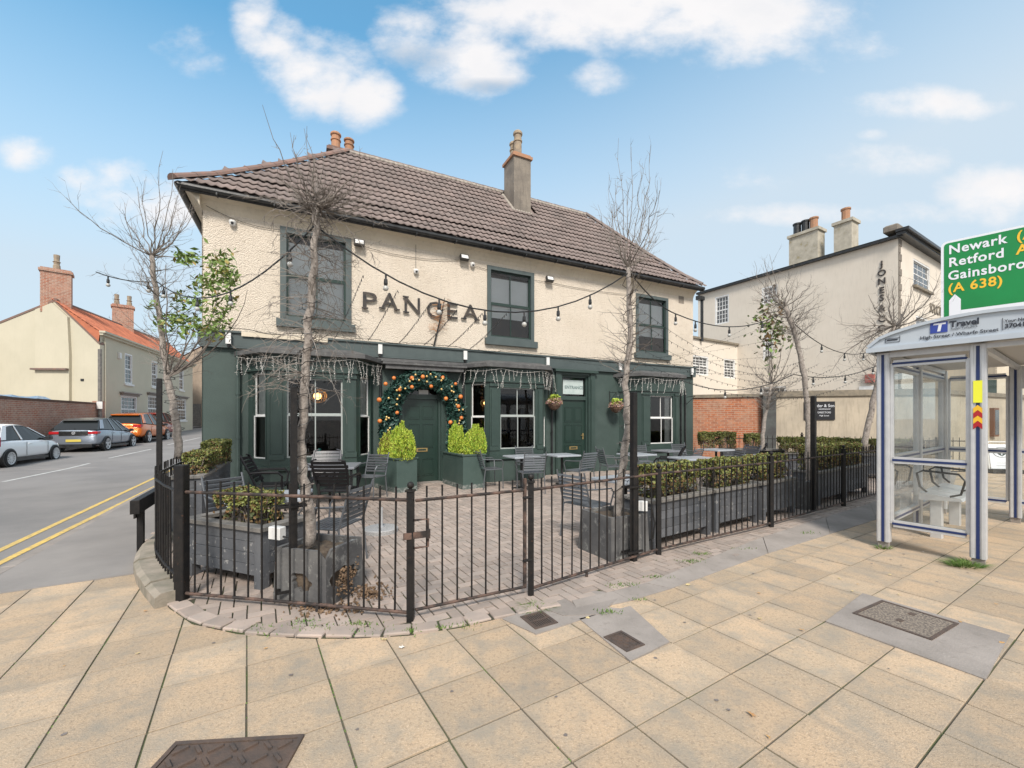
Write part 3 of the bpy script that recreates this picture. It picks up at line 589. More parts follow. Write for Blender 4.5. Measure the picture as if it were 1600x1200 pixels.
UW = [(1.37, 2.80, 3.75, 5.73), (6.18, 7.60, 3.75, 5.68), (11.34, 12.74, 3.73, 5.63)]
holed('upper_wall', 0, WID, 3.30, 6.12, [(a, b, c, d) for a, b, c, d in UW], 0, m_render, pub)
# roughcast texture as real relief is far below a pixel: bump carries it
nt = m_render.node_tree; vb = nt.nodes.new('ShaderNodeTexVoronoi'); vb.inputs['Scale'].default_value = 52; gg = nt.nodes.new('ShaderNodeNewGeometry'); nt.links.new(gg.outputs['Position'], vb.inputs['Vector'])
bb = nt.nodes.new('ShaderNodeBump'); bb.inputs['Strength'].default_value = 1; bb.inputs['Distance'].default_value = .016; nt.links.new(vb.outputs['Distance'], bb.inputs['Height']); bb.invert = True; nt.links.new(bb.outputs[0], nt.nodes['Principled BSDF'].inputs['Normal'])
for i, (a, b, c, d) in enumerate(UW):
    w = sash(pub, a, b, c, d, .0, fw=.12 if i == 0 else .10, rail=.04, bar=.025, mf=m_gwin, mbar=m_door, proud=.035)
    MB().box(a - .07, b + .08, -.10, .0, c - .17, c).build('sill', m_gwin, w)
    lo_ = c + (d - c) * (0 if i == 0 else .30); MB().quad((a, .10, lo_), (b, .10, lo_), (b, .10, c + (d - c) * .86), (a, .10, c + (d - c) * .86)).build('blind_and_reflection', m_curt, w)  # pale blind doubles as a bright reflection, the gap below as a dark one
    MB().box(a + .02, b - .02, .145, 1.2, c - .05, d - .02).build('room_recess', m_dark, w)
DOORS = [(3.96, 4.92, 0, 2.42), (8.53, 9.47, 0, 2.88)]
BAYS = [(.79, 1.22, 2.84, 3.29, 1.49, 2.59, .78, 2.50), (5.58, 6.00, 7.54, 8.00, 6.28, 7.34, .81, 2.46), (10.66, 11.04, 12.58, 13.05, 11.37, 12.38, .81, 2.38)]
holed('lower_wall', 0, WID, -.05, 3.09, DOORS + [(b[0] + .12, b[3] - .12, .7, 2.6) for b in BAYS], 0, m_green, pub, dep=.16, m_rev=m_greenp)
MB().box(0, .02, 0, 6.4, -.05, 3.09).box(.0, .02, 0, 6.4, 3.30, 6.12, 1).box(WID - .02, WID, .003, 6.4, -.05, 3.3).box(WID - .02, WID, .003, 6.4, 3.3, 6.12, 1).box(.02, WID - .02, 6.38, 6.4, -.05, 6.12, 1).build('side_walls', [m_green, m_render], pub)
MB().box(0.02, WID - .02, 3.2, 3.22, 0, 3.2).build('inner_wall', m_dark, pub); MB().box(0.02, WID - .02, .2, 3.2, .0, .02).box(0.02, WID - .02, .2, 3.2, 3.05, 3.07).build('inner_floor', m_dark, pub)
# fascia and mouldings
MB().box(-.06, WID + .06, -.07, .0, 3.09, 3.36).box(-.09, WID + .09, -.11, .0, 3.36, 3.40).box(-.02, WID + .02, -.09, .0, 3.05, 3.085).box(-.06, .0, .0, 6.4, 3.09, 3.36).build('fascia', m_gwin, pub)
MB().box(.68, 2.3, -.115, -.112, 3.30, 3.395).build('bare_paint_patch', m_cream, pub)
for s in (.46, 3.42, 5.52, 7.98, 10.6, 13.75):
    b = MB().box(s - .045, s + .045, -.16, -.112, 3.12, 3.34).build('speaker_box' if s < 1 else 'sensor', m_white, pub)
    MB().box(s - .02, s + .02, -.14, -.09, 3.06, 3.115).build('mount', m_black, b)
# eaves: flared cove, gutter
cv = MB()
prof = [(0, 5.78), (-.03, 5.86), (-.10, 5.96), (-.24, 6.03), (-.24, 6.06), (0, 6.12)]
cv.ext([(-.0, y, z) for y, z in prof], (WID, 0, 0)); cv.build('eaves_cove', m_cream, pub)
cv = MB(); cv.ext([(x, -.22, z) for x, z in [(0, 5.78), (-.03, 5.86), (-.10, 5.96), (-.24, 6.03), (-.24, 6.06), (0, 6.12)]], (0, 6.6, 0)); cv.build('side_eaves_cove', m_cream, pub)
cv = MB(); cv.box(-.25, WID + .1, -.26, -.245, 6.0, 6.10)
def gut(p0, p1): cv.tube([p0, p1], .062, 10)
gut((-.32, -.32, 6.06), (WID + .14, -.32, 6.06)); gut((-.32, -.32, 6.06), (-.32, 6.6, 6.06)); cv.tube([(-.30, -.30, 5.99), (WID + .12, -.30, 5.99)], .028, 6); cv.build('gutter', m_gutter, pub)
br = MB().box(-.012, .012, -.39, -.24, 5.97, 6.02).mesh('gutter_bracket', m_gutter)
for k in range(15): inst('gutter_bracket', br, pub, (.3 + k * .98, 0, .0))
# roof: concave profile, hips, tiles
QZ = [(-.36, 6.10), (.2, 6.58), (1.2, 7.57), (3.0, 9.47)]
def rz_(q):
    for (a, za), (b, zb) in zip(QZ, QZ[1:]):
        if q <= b: return za + (zb - za) * (q - a) / (b - a)
    return QZ[-1][1]
def sL(q): return q
def sR(q): return WID + .10 - (q + .36) * (WID + .10 - 11.6) / 3.36 if True else 0
rf = MB()
for (a, za), (b, zb) in zip(QZ, QZ[1:]):
    rf.quad((sL(a), a, za - .03), (sR(a), a, za - .03), (sR(b), b, zb - .03), (sL(b), b, zb - .03))
    rf.quad((a, 6.4 - a, za - .03), (a, a, za - .03), (b, b, zb - .03), (b, 6.4 - b, zb - .03))
    rf.quad((sR(a), a, za - .03), (sR(a), 6.4 - a, za - .03), (sR(b), 6.4 - b, zb - .03), (sR(b), b, zb - .03))
    rf.quad((sR(a), 6.4 - a, za - .03), (sL(a), 6.4 - a, za - .03), (sL(b), 6.4 - b, zb - .03), (sR(b), 6.4 - b, zb - .03))
rf.quad((3, 3, 9.44), (11.6, 3, 9.44), (11.6, 3.4, 9.44), (3, 3.4, 9.44))
roof = rf.build('roof', m_tile, pub)
TW, TL = .33, .40
def tile_mesh(w=TW, l=TL, amp=.028, waves=2, seg=10, m_=None, th=.014):
    mb = MB(); top = []
    for j, yy in enumerate((0, l)):
        for i in range(seg + 1):
            x = -w / 2 + w * i / seg; ph = (x / w * waves) % 1; top.append((x, yy, amp * (.5 + .5 * math.cos(2 * math.pi * ph)) ** 1.4 + .004))
    n = seg + 1; lo = [(p[0], 0, p[2] - th) for p in top[:n]]
    mb.add(top + lo, [(i, i + 1, n + i + 1, n + i) for i in range(seg)] + [(2 * n + i, 2 * n + i + 1, i + 1, i) for i in range(seg)])
    return mb, mb.mesh('roof_tile', m_ or m_tile, True)
tmb, tme = tile_mesh()
# course positions along the slope
cum = [0]
for (a, za), (b, zb) in zip(QZ, QZ[1:]): cum.append(cum[-1] + math.hypot(b - a, zb - za))
def along(t):
    for k in range(3):
        if t <= cum[k+1] or k == 2:
            f = (t - cum[k]) / (cum[k+1] - cum[k]); a, b = QZ[k], QZ[k+1]; return a[0] + (b[0]-a[0]) * f, a[1] + (b[1]-a[1]) * f, math.atan2(b[1]-a[1], b[0]-a[0])
tl = []; ncr = 14; gauge = cum[3] / ncr
for r in range(ncr):
    q, z, ang = along(r * gauge)
    for c in range(-2, 46):
        s = c * TW + .12
        if s < sL(q) - .03 or s > sR(q) + .03: continue
        if 7.9 < s < 8.72 and 1.85 < q < 2.85: continue
        p = F(s, q, z); tl.append((abs(p.x) * .3 + p.y + (z - 6) * .6, s, q, z, ang))
tl.sort(); rest = MB(); rvar = []
for k, (_, s, q, z, ang) in enumerate(tl):
    jx, jr = random.gauss(0, .004), random.gauss(0, .008)
    if k < 292: inst('roof_tile', tme, roof, (s + jx, q - .02, z + .036 + random.uniform(0, .004)), (ang - .105, random.gauss(0, .01), jr))
    else:
        rest.add(tmb.v, tmb.f, 0, T(s + jx, q - .02, z + .036 + random.uniform(0, .004)) @ Matrix.Rotation(jr, 4, 'Z') @ Matrix.Rotation(ang - .105, 4, 'X')); rvar += [random.random()] * len(tmb.f)
o = build_var(rest, rvar, 'upper_roof_tiles', m_tile, roof); o.data.polygons.foreach_set('use_smooth', [True] * len(o.data.polygons))
def caps(a, b, m_, n, r=.12, name='ridge_tile'):
    a, b = Vector(a), Vector(b); L_ = (b - a).length; me = None; mb = MB(); k = 7; st = L_ / n
    vs = [(r * math.cos(math.pi * i / (k - 1)) * (1 + .08 * j), st * 1.04 * j - st * .02, r * .75 * math.sin(math.pi * i / (k - 1)) * (1 + .08 * j)) for j in (0, 1) for i in range(k)]
    mb.add(vs, [(i, i + k, i + k + 1, i + 1) for i in range(k - 1)] + [tuple(range(k)), tuple(range(2*k-1, k-1, -1))]); me = mb.mesh(name, m_)
    q = (b - a).to_track_quat('Y', 'Z').to_euler()
    for i in range(n): p = a.lerp(b, i / n); inst(name, me, roof, p, q)
caps((11.6, 3.05, 9.50), (3.0, 3.05, 9.50), m_tile, 24)
hp = [(q - .02, q, rz_(q) + .02) for q in (-.36, .2, 1.2, 3.0)]
for a, b in zip(hp, hp[1:]): caps(b, a, m_ridge, max(2, int((Vector(b) - Vector(a)).length / .38)))
hp = [(sR(q), q, rz_(q) + .03) for q in (-.3, .2, 1.2, 3.0)]
for a, b in zip(hp, hp[1:]): caps(b, a, m_tile, max(2, int((Vector(b) - Vector(a)).length / .38)))
mm = MB()
for k in range(60):
    s = 3.05 + k * .142
    if not 7.9 < s < 8.7 and k % 1 == 0: mm.tube([(s, 2.94, 9.455), (s + .16, 2.94, 9.45)], random.uniform(.05, .065), 6)
for k in range(14): z = 8.45 + k * .06; q = 2.0 + k * .06; mm.ball((7.96, q, rz_(q) + .03), .06, 6, 4)
for k in range(8): mm.ball((7.99 + k * .09, 1.97, rz_(1.97) + .03), .05, 6, 4)
mm.build('mortar_bedding', m_mortar, roof, True, kind='stuff')
def chimney(parent, x0, x1, y0, y1, z0, z1, m_, pots, capm, name='chimney', course=.09, brickcap=True):
    b = MB().box(x0, x1, y0, y1, z0, z1).build(name, m_, parent)
    MB().box(x0 - .05, x1 + .05, y0 - .05, y1 + .05, z1 + .001, z1 + course).box(x0 - .0, x1, y0, y1, z1 + course, z1 + course * 1.7).build('chimney_cap', capm, b)
    for (px, py, ph, pm, pr) in pots:
        MB().lathe([(pr * 1.0, 0), (pr * .98, ph * .55), (pr * 1.15, ph * .56), (pr * 1.15, ph * .62), (pr * .95, ph * .64), (pr * .95, ph * .82), (pr * 1.2, ph * .86), (pr * 1.2, ph * .94), (pr * .95, ph), (pr * .7, ph), (pr * .7, ph * .9)], (px, py, z1 + course * 1.7 - .02), 12).build('chimney_pot', pm, b)
    return b
chimney(pub, 7.99, 8.62, 2.0, 2.74, 8.0, 10.22, m_stack, [(8.22, 2.17, .80, m_buff, .13), (8.26, 2.56, .68, m_buff, .12)], m_terra)
chimney(pub, 2.5, 3.3, 3.35, 4.0, 8.6, 9.62, m_stack, [(2.72, 3.6, .56, m_terra, .13), (3.10, 3.6, .48, m_terra, .13)], m_ridge)
# bays
def bay(b, ww):
    wl, fl, fr_, wr, x0, x1, z0, z1 = b; t = .6
    o = emp_part('bay_window', pub); ring = [(wl, 0), (fl, -t), (fr_, -t), (wr, 0)]
    def lay(name, k, za, zb, m_, kx=None):
        k2 = k if kx is None else kx; c = (wl + wr) / 2
        pts0 = [(c + (x - c) * (1 + k), y * (1 + k * 1.6) if y else .0) for x, y in ring]; pts1 = [(c + (x - c) * (1 + k2), y * (1 + k2 * 1.6) if y else .0) for x, y in ring]
        mb = MB(); vs = [(x, y, za) for x, y in pts0] + [(x, y, zb) for x, y in pts1]; mb.add(vs, [(0,1,5,4),(1,2,6,5),(2,3,7,6),(4,5,6,7),(3,2,1,0)]); return mb.build(name, m_, o)
    lay('stall_riser', 0, -.02, z0 - .22, m_green); lay('window_ledge', .06, z0 - .22, z0 - .13, m_greenp); lay('plinth', .015, z0 - .129, z0 - .0, m_greenp)
    lay('entablature', .01, z1 + .14, 2.83, m_greenp); lay('moulding', .04, z1 + .08, z1 + .139, m_greenp); lay('moulding', .05, 2.831, 2.90, m_greenp)
    lay('canopy', .20, 2.901, 2.99, m_lead); lay('canopy_roof', .20, 2.991, 3.085, m_lead, -.05)
    # front: pilasters and window
    M1 = T(0, -t, 0)
    for (a, c) in ((fl, x0 - .03), (x1 + .03, fr_)):
        MB().box(a + .002, c, -t, -t + .1, z0, z1 + .08).build('pilaster', m_greenp, o)
        MB().box(a + .04, c - .03, -t - .02, -t - .001, z0 + .12, z1 - .1).build('pilaster_panel', m_greenp, o)
        MB().box(a - .02, c + .01, -t - .035, -t - .0, z0 + .001, z0 + .11).box(a - .02, c + .01, -t - .035, -t - .0, z1 - .03, z1 + .03).build('pilaster_band', m_greenp, o)
    MB().box(x0 - .03, x1 + .03, -t, -t + .1, z1, z1 + .08).build('window_head', m_greenp, o)
    w = sash(o, x0 - .03, x1 + .03, z0, z1, -t + .03, cols=2, fw=.05, rail=.03, bar=.022, mf=m_greenp, mbar=ww, name='window_frame_set', midz=z0 + .52 * (z1 - z0) + .02)
    for (p, q) in ((ring[0], ring[1]), (ring[2], ring[3])):
        d = Vector((q[0] - p[0], q[1] - p[1], 0)); L_ = d.length; Mx = T(p[0], p[1], 0) @ Matrix.Rotation(math.atan2(d.y, d.x), 4, 'Z')
        MB().box(0, .13, .0, .06, z0, z1 + .08, 0, Mx).box(L_ - .12, L_ - .01, 0, .06, z0, z1 + .08, 0, Mx).build('corner_post', m_greenp, o)
        sw_ = sash(o, .13, L_ - .12, z0, z1 + .07, .01, Mx, cols=1, fw=.03, rail=.025, mf=m_greenp, mbar=m_white, midz=z0 + .52 * (z1 - z0), name='side_window')
        if ww is m_sash and fl < 2: MB().quad((.2, .10, z0 + .52 * (z1 - z0)), (L_ - .12, .10, z0 + .52 * (z1 - z0)), (L_ - .12, .10, z1 + .05), (.2, .10, z1 + .05), 0, Mx).build('roller_blind', m_curtw, o)
    if ww is m_white: MB().quad((x1 - .26, -t + .14, z0), (x1, -t + .14, z0), (x1, -t + .14, z1), (x1 - .26, -t + .14, z1)).build('curtain', m_curtw, o)
    # interior: table, dark furniture
    MB().box(x0 + .2, x1 - .2, .1, .7, .74, .79).box(x0 + .3, x0 + .36, .35, .42, .02, .739).box(x1 - .36, x1 - .3, .35, .42, .02, .739).build('inside_table', m_wood, o)
    return o
def emp_part(name, parent):
    o = bpy.data.objects.new(name, None); COL.objects.link(o); o.parent = parent; o.empty_display_size = .1; return o
B1 = bay(BAYS[0], m_sash); B2 = bay(BAYS[1], m_sash); B3 = bay(BAYS[2], m_white)
def pendant(s, q, z, r, lab):
    o = emp('pendant_lamp', lab, 'lamp', F(s, q, z), aP, 'lit pendant lamps inside the pub')
    mb = MB(); n = 9
    for k in range(n):
        a = math.pi * k / n; mb.tube([(r * math.cos(a) * math.sin(t), r * math.sin(a) * math.sin(t), r * .8 * math.cos(t)) for t in np.linspace(0, 2 * math.pi, 15)], .006, 3)
    for k in range(1, 5): t = math.pi * k / 5; mb.tube([(r * math.sin(t) * math.cos(a), r * math.sin(t) * math.sin(a), r * .8 * math.cos(t)) for a in np.linspace(0, 2 * math.pi, 13)], .006, 3)
    mb.build('lattice_shade', m_brass, o); MB().ball((0, 0, 0), r * .42, 8, 6).build('light_bulb', m_lamp, o); MB().tube([(0, 0, r * .8), (0, 0, 3.05 - z)], .006, 4).build('flex', m_wire, o)
pendant(2.10, .12, 2.12, .2, 'lit lattice pendant lamp behind the large left bay window'); pendant(6.1, -.08, 2.02, .13, 'lit lattice pendant lamp in the side pane of the middle bay')
tg = emp('table_lantern', 'small turquoise lamp standing on the table in the left bay', 'lantern', F(2.15, .35, .79), aP); MB().lathe([(.05, 0), (.035, .13), (.02, .14)], n=8).build('lantern_shade', mat('turquoise', (.1,.5,.45), None, 3, .4), tg)
# doors
def door(s0, s1, ztop, zfan, first):
    o = emp_part('door_surround', pub); w = .11 if first else .16; za = zfan
    y = .10
    mb = MB(); mb.box(s0 - w, s0, -.03, 0, 0, za + .02).box(s1, s1 + w, -.03, 0, 0, za + .02).box(s0 - w, s1 + w, -.035, 0, za + .02, za + .14); mb.build('door_frame', m_greenp, o)
    mb = MB(); mb.box(s0, s0 + .05, y - .06, y + .06, 0, za).box(s1 - .05, s1, y - .06, y + .06, 0, za).box(s0 + .05, s1 - .05, y - .05, y + .06, ztop, ztop + .11).box(s0 + .05, s1 - .05, y - .05, y + .06, za - .05, za); mb.build('door_jamb', m_greenp, o)
    MB().quad((s0 + .05, y + .02, ztop + .11), (s1 - .05, y + .02, ztop + .11), (s1 - .05, y + .02, za - .05), (s0 + .05, y + .02, za - .05)).build('fanlight', m_pane, o)
    MB().box(s0 - .02, s1 + .02, -.12, .12, -.02, .045).build('doorstep', m_conc, o)
    a, b = s0 + .052, s1 - .052; d = MB().box(a, b, y, y + .05, .05, ztop - .003).build('door', m_door, o)
    W = b - a; H_ = ztop - .05
    for (x0, x1) in ((.13, .47), (.53, .87)):
        for (z0, z1) in ((.06, .20), (.235, .37), (.41, .655), (.69, .90)) if not first else ((.07, .28), (.41, .70), (.755, .92)):
            X0, X1, Z0, Z1 = a + W * x0, a + W * x1, .05 + H_ * z0, .05 + H_ * z1; t = .016; mb = MB()
            mb.box(X0, X1, y - .012, y - .001, Z0, Z0 + t).box(X0, X1, y - .012, y - .001, Z1 - t, Z1).box(X0, X0 + t, y - .012, y - .001, Z0 + t, Z1 - t).box(X1 - t, X1, y - .012, y - .001, Z0 + t, Z1 - t).box(X0 + .04, X1 - .04, y - .009, y - .001, Z0 + .04, Z1 - .04)
            mb.build('door_panel', m_door, o)
    c = (a + b) / 2 + (0 if not first else .02); z = .05 + H_ * (.385 if first else .33)
    MB().box(c - .14, c + .14, y - .02, y - .0005, z - .045, z + .045).box(c - .10, c + .10, y - .024, y - .0205, z - .02, z + .02, 1).build('letter_box', [m_brass, m_door], o)
    if not first: MB().box(b - .09, b - .05, y - .015, y - .0005, 1.0, 1.18).tube([(b - .07, y - .05, 1.12), (b - .17, y - .05, 1.12)], .01, 6).build('door_handle', m_brass, o)
    return o
D1 = door(3.96, 4.92, 2.10, 2.42, True); D2 = door(8.53, 9.47, 2.17, 2.88, False)
MB().box(4.38, 4.62, .09, .10, 2.22, 2.33).build('notice', m_white, D1)
fl = MB().box(8.64, 9.36, .10, .108, 2.34, 2.76).build('etched_glass_panel', mat('etched_glass', (.42,.50,.49), (.5,.57,.56), 9, .3), D2)
word('ENTRANCE', .13, T(8.70, .098, 2.50) @ UP, mat('etched_letter', (.16,.22,.22), None, 3, .5), D2, bold=.002)
MB().box(3.52, 5.42, -.28, -.001, 2.78, 2.88).box(3.45, 5.50, -.33, -.001, 2.881, 2.93).build('door_hood', m_lead, pub)
MB().box(3.36, 5.60, -.15, -.001, 2.96, 3.03).build('lead_flashing', m_lead, pub)
MB().box(8.25, 9.75, -.14, -.001, 2.97, 3.045).build('door_cornice', m_greenp, pub)
for s in (8.30, 9.52): MB().box(s, s + .17, -.06, -.001, 0, 2.96).box(s + .03, s + .14, -.075, -.061, .15, 2.8).build('pilaster', m_greenp, pub)
for s, r in ((.62, .04), (3.44, .028), (5.50, .028), (8.16, .028), (13.3, .025), (13.5, .025)):
    mb = MB().tube([(s, -.06, .0), (s, -.06, 3.0 if s < 13 else 2.6)], r, 8)
    for z in (.35, 1.2, 2.1): mb.tube([(s, -.06, z), (s, -.06, z + .06)], r * 1.3, 8)
    if s < 13: mb.tube([(s, -.06, 2.6), (s, -.06, 2.68)], r * 1.4, 8)
    mb.build('downpipe', m_green if s < 1 else m_gutter, pub)
MB().box(13.25, 13.5, -.006, -.001, 5.55, 5.92).build('air_brick', m_stack, pub)
# rust stain under the missing branch shape on the wall: metal palm ornament
orn = emp('metal_tree_ornament', 'thin rusty metal palm ornament fixed over the letter G of the sign', 'wall ornament', F(5.0, -.05, 3.4), aP)
mb = MB().tube([(-.28, 0, .02), (-.17, -.02, .5), (-.08, -.02, .9), (.0, -.02, 1.25)], [.022, .018, .012, .006], 5); mb.build('stem', m_rubber, orn); mb = MB()
for k in range(70):
    t = random.uniform(.35, 1.15); x = -.28 + .28 * t / 1.2; a = random.uniform(-.6, .9); sd = random.choice((-1, 1)); L_ = random.uniform(.1, .3); mb.tube([(x, -.02, t), (x + sd * L_ * math.cos(a) * .6, -.03, t + L_ * math.sin(a) * .5 + .02), (x + sd * L_ * math.cos(a), -.03, t + L_ * math.sin(a) * .5)], .004, 3)
mb.build('fronds', mat('rust', (.42,.20,.08), (.3,.13,.05), 9, .8), orn)
# lettering sign
sg = emp('lettering_sign', 'large black raised letters on the cream wall between the left and middle upper windows', 'sign', F(3.05, 0, 4.1), aP)
for ch, ul, ur, vt, vb_ in (('P',567,589,453,482),('A',595,622,458,485),('N',632,656,463,491),('G',667,690,469,495),('E',699,715,473,497),('A',723,747,474,501)):
    ta, tb_2 = hit(F(0, -.05, 0), dP, ul), hit(F(0, -.05, 0), dP, ur); yy = F(ta, -.05, 0).y; x = ta - 3.05; z = zat(vb_, F(tb_2 if ch in 'AN' else ta, -.05, 0).y) - 4.1; hh_ = (zat(vt, yy) - zat(vt + 28, yy))
    o = word(ch, .57, T(0, -.05, 0) @ UP, m_letter, sg, 'letter', ext=.012, bold=0); xx = [v.co.x for v in o.data.vertices]; k_ = (tb_2 - ta) / (max(xx) - min(xx)); o.data.transform(T(x, 0, z) @ Matrix.Diagonal((k_, 1, 1, 1)) @ T(-min(xx), 0, 0))
    xs = [v.co.x for v in o.data.vertices]; w0, w1 = min(xs), max(xs); zs = [v.co.z for v in o.data.vertices]; zl, zh = min(zs), max(zs); mb = MB()
    feet = {'P': [(w0 + .045, zl)], 'A': [(w0 + .03, zl), (w1 - .03, zl)], 'N': [(w0 + .04, zl), (w0 + .03, zh - .02)], 'G': [(w1 - .03, zl + .2)], 'E': []}[ch]
    for (fx, fz) in feet: mb.box(fx - .07, fx + .07, -.072, -.028, fz, fz + .03)
    if feet: mb.build('serif', m_letter, o)
# flood lights, cameras
def flood(s, z, lab):
    o = emp('flood_light', lab, 'flood light', F(s, -.12, z), aP, 'flood lights under the eaves')
    MB().box(-.11, .11, -.05, .04, -.07, .07, 0, Matrix.Rotation(R(-20), 4, 'X')).build('housing', m_gutter, o); MB().box(-.09, .09, -.056, -.051, -.05, .05, 0, Matrix.Rotation(R(-20), 4, 'X')).build('lens', m_white, o)
    MB().box(-.02, .02, .03, .12, -.02, .10).build('bracket', m_gutter, o)
flood(2.96, 5.62, 'small flood light beside the left upper window under the gutter'); flood(5.50, 5.72, 'flood light above the end of the lettering under the gutter'); flood(8.05, 5.55, 'flood light right of the middle upper window')
def cctv(s, z, lab):
    o = emp('security_camera', lab, 'security camera', F(s, -.05, z), aP, 'wall cameras'); MB().lathe([(.06, .03), (.065, 0), (.05, -.06), (.02, -.08)], n=12).build('housing', m_white, o)
    MB().ball((0, -.035, -.03), .035, 8, 6).build('lens', m_gutter, o)
cctv(.52, 5.62, 'white dome camera near the left corner of the upper wall'); cctv(4.28, 5.22, 'small camera on the wall above the letters N and G'); cctv(5.75, 5.62, 'camera beside the middle flood light')
# thin cables on the wall
cb_ = MB()
def sag(a, b, s_, n=12): a, b = Vector(a), Vector(b); return [a.lerp(b, t / n) - Vector((0, 0, s_ * 4 * (t / n) * (1 - t / n))) for t in range(n + 1)]
for a, b, s_ in [((.0,-.03,5.9),(1.6,-.03,5.68),.14),((3.05,-.03,5.6),(5.4,-.03,5.68),.10),((5.8,-.03,5.6),(8.0,-.03,5.5),.06),((8.15,-.03,5.5),(11.2,-.03,5.55),.05),((4.28,-.03,5.9),(4.28,-.03,5.25),0)]: cb_.tube(sag(a, b, s_), .006, 4)
for k in range(22): s = k * .62 + .3; cb_.tube(sag((s, -.12, 3.42 + random.uniform(-.02, .03)), (s + .66, -.12, 3.42 + random.uniform(-.02, .03)), random.uniform(-.03, .06)), .007, 3)
cb_.build('wall_cables', m_wire, pub)
# icicle lights on the bays
def icicles(b, lab, n):
    wl, fl_, fr_, wr = b[:4]; o = emp('icicle_lights', lab, 'string lights', F(fl_, -.7, 2.88), aP, 'icicle lights hung from the bay canopies')
    pth = [(wl - .2, -.12), (fl_ - .08, -.74), (fr_ + .08, -.74), (wr + .2, -.12)]; pts = []
    seg = [(Vector(pth[i]), Vector(pth[i+1])) for i in range(3)]; tot = sum((q - p).length for p, q in seg); run = MB(); drops = MB(); org = Vector((fl_, -.7, 2.88))
    def at(t):
        t *= tot
        for p, q in seg:
            l = (q - p).length
            if t <= l: r = p.lerp(q, t / l); return Vector((r.x, r.y, 2.90))
            t -= l
        return Vector((pth[-1][0], pth[-1][1], 2.90))
    top = []
    for k in range(n * 2 + 1): t = k / (n * 2); p = at(t) - org; p.z -= .03 + .07 * abs(math.sin(t * 9)); top.append(p)
    run.tube(top, .004, 4); run.build('wire', m_fairy, o)
    for k in range(n):
        p = at((k + .5 + random.uniform(-.3, .3)) / n) - org; p.z -= .05; L_ = random.choice((.22, .3, .4, .5, .55)) * .9; q = p.copy(); line = [q.copy()]; dx = random.uniform(-.05, .05)
        m = int(L_ / .05)
        for _ in range(m):
            q = q + Vector((dx * .3 + random.uniform(-.012, .012), random.uniform(-.01, .01), -.05)); line.append(q.copy())
            for _ in range(2): e = q + Vector((random.uniform(-.03, .03), random.uniform(-.02, .02), random.uniform(-.03, .02))); drops.tube([q, e], .0035, 3, cap=False)
        drops.tube(line, .0032, 3)
    drops.build('drops', m_fairy, o, kind='stuff')
icicles(BAYS[0], 'white icicle lights hanging from the canopy of the large left bay', 34); icicles(BAYS[1], 'white icicle lights hanging from the canopy of the middle bay', 28); icicles(BAYS[2], 'white icicle lights hanging from the canopy of the far right bay', 28)
# garland round the left door
gl = emp('door_garland', 'fir garland arch with oranges and gold baubles around the left door', 'garland', F(4.4, -.12, 0), aP)
path = [(-.70, .55), (-.76, .9), (-.78, 1.3), (-.78, 1.7), (-.72, 2.05), (-.52, 2.38), (-.2, 2.56), (.1, 2.60), (.4, 2.55), (.68, 2.35), (.83, 2.0), (.88, 1.65), (.88, 1.3), (.86, .95), (.82, .6)]
def pl(t):
    t = t * (len(path) - 1); i = min(int(t), len(path) - 2); f = t - i; return path[i][0] * (1 - f) + path[i+1][0] * f, path[i][1] * (1 - f) + path[i+1][1] * f
pp = []; nn = []
for _ in range(13000):
    x, z = pl(random.random()); r = .25 * random.random() ** .45; a = random.uniform(0, 6.28); b_ = random.uniform(-1, 1); d = Vector((math.cos(a) * math.sqrt(1 - b_ * b_), b_ * .7, math.sin(a) * math.sqrt(1 - b_ * b_)))
    pp.append((x + d.x * r, -.05 + d.y * r, z + d.z * r)); nn.append(tuple(d))
cards('fir_needles', pp, nn, .05, [m_firA, m_firB], gl, 2.6, 1.0, kind='stuff', widths=[4, 1])
om = MB().ball((0,0,0), .052, 10, 8).mesh('orange', m_orange, True); gm = MB().ball((0,0,0), .026, 8, 6).mesh('bauble', m_gold, True)
for (u, v) in [(615,591),(643,591),(660,589),(691,590),(602,600),(624,609),(643,605),(673,604),(711,600),(592,625),(696,623),(719,620),(715,635),(593,658),(620,645),(703,660),(720,653)]:
    t_ = hit(F(0, -.3, 0), dP, u); z = zat(v, (F(0, -.3, 0) + dP * t_).y); o = inst('orange', om, gl, (t_ - 4.4, -.22, z)); s_ = random.uniform(.8, 1.1); o.scale = (s_,) * 3
for k in range(46):
    x, z = pl((k + random.random()) / 46); inst('bauble', gm, gl, (x + random.uniform(-.16, .16), -.25, z + random.uniform(-.13, .13)))
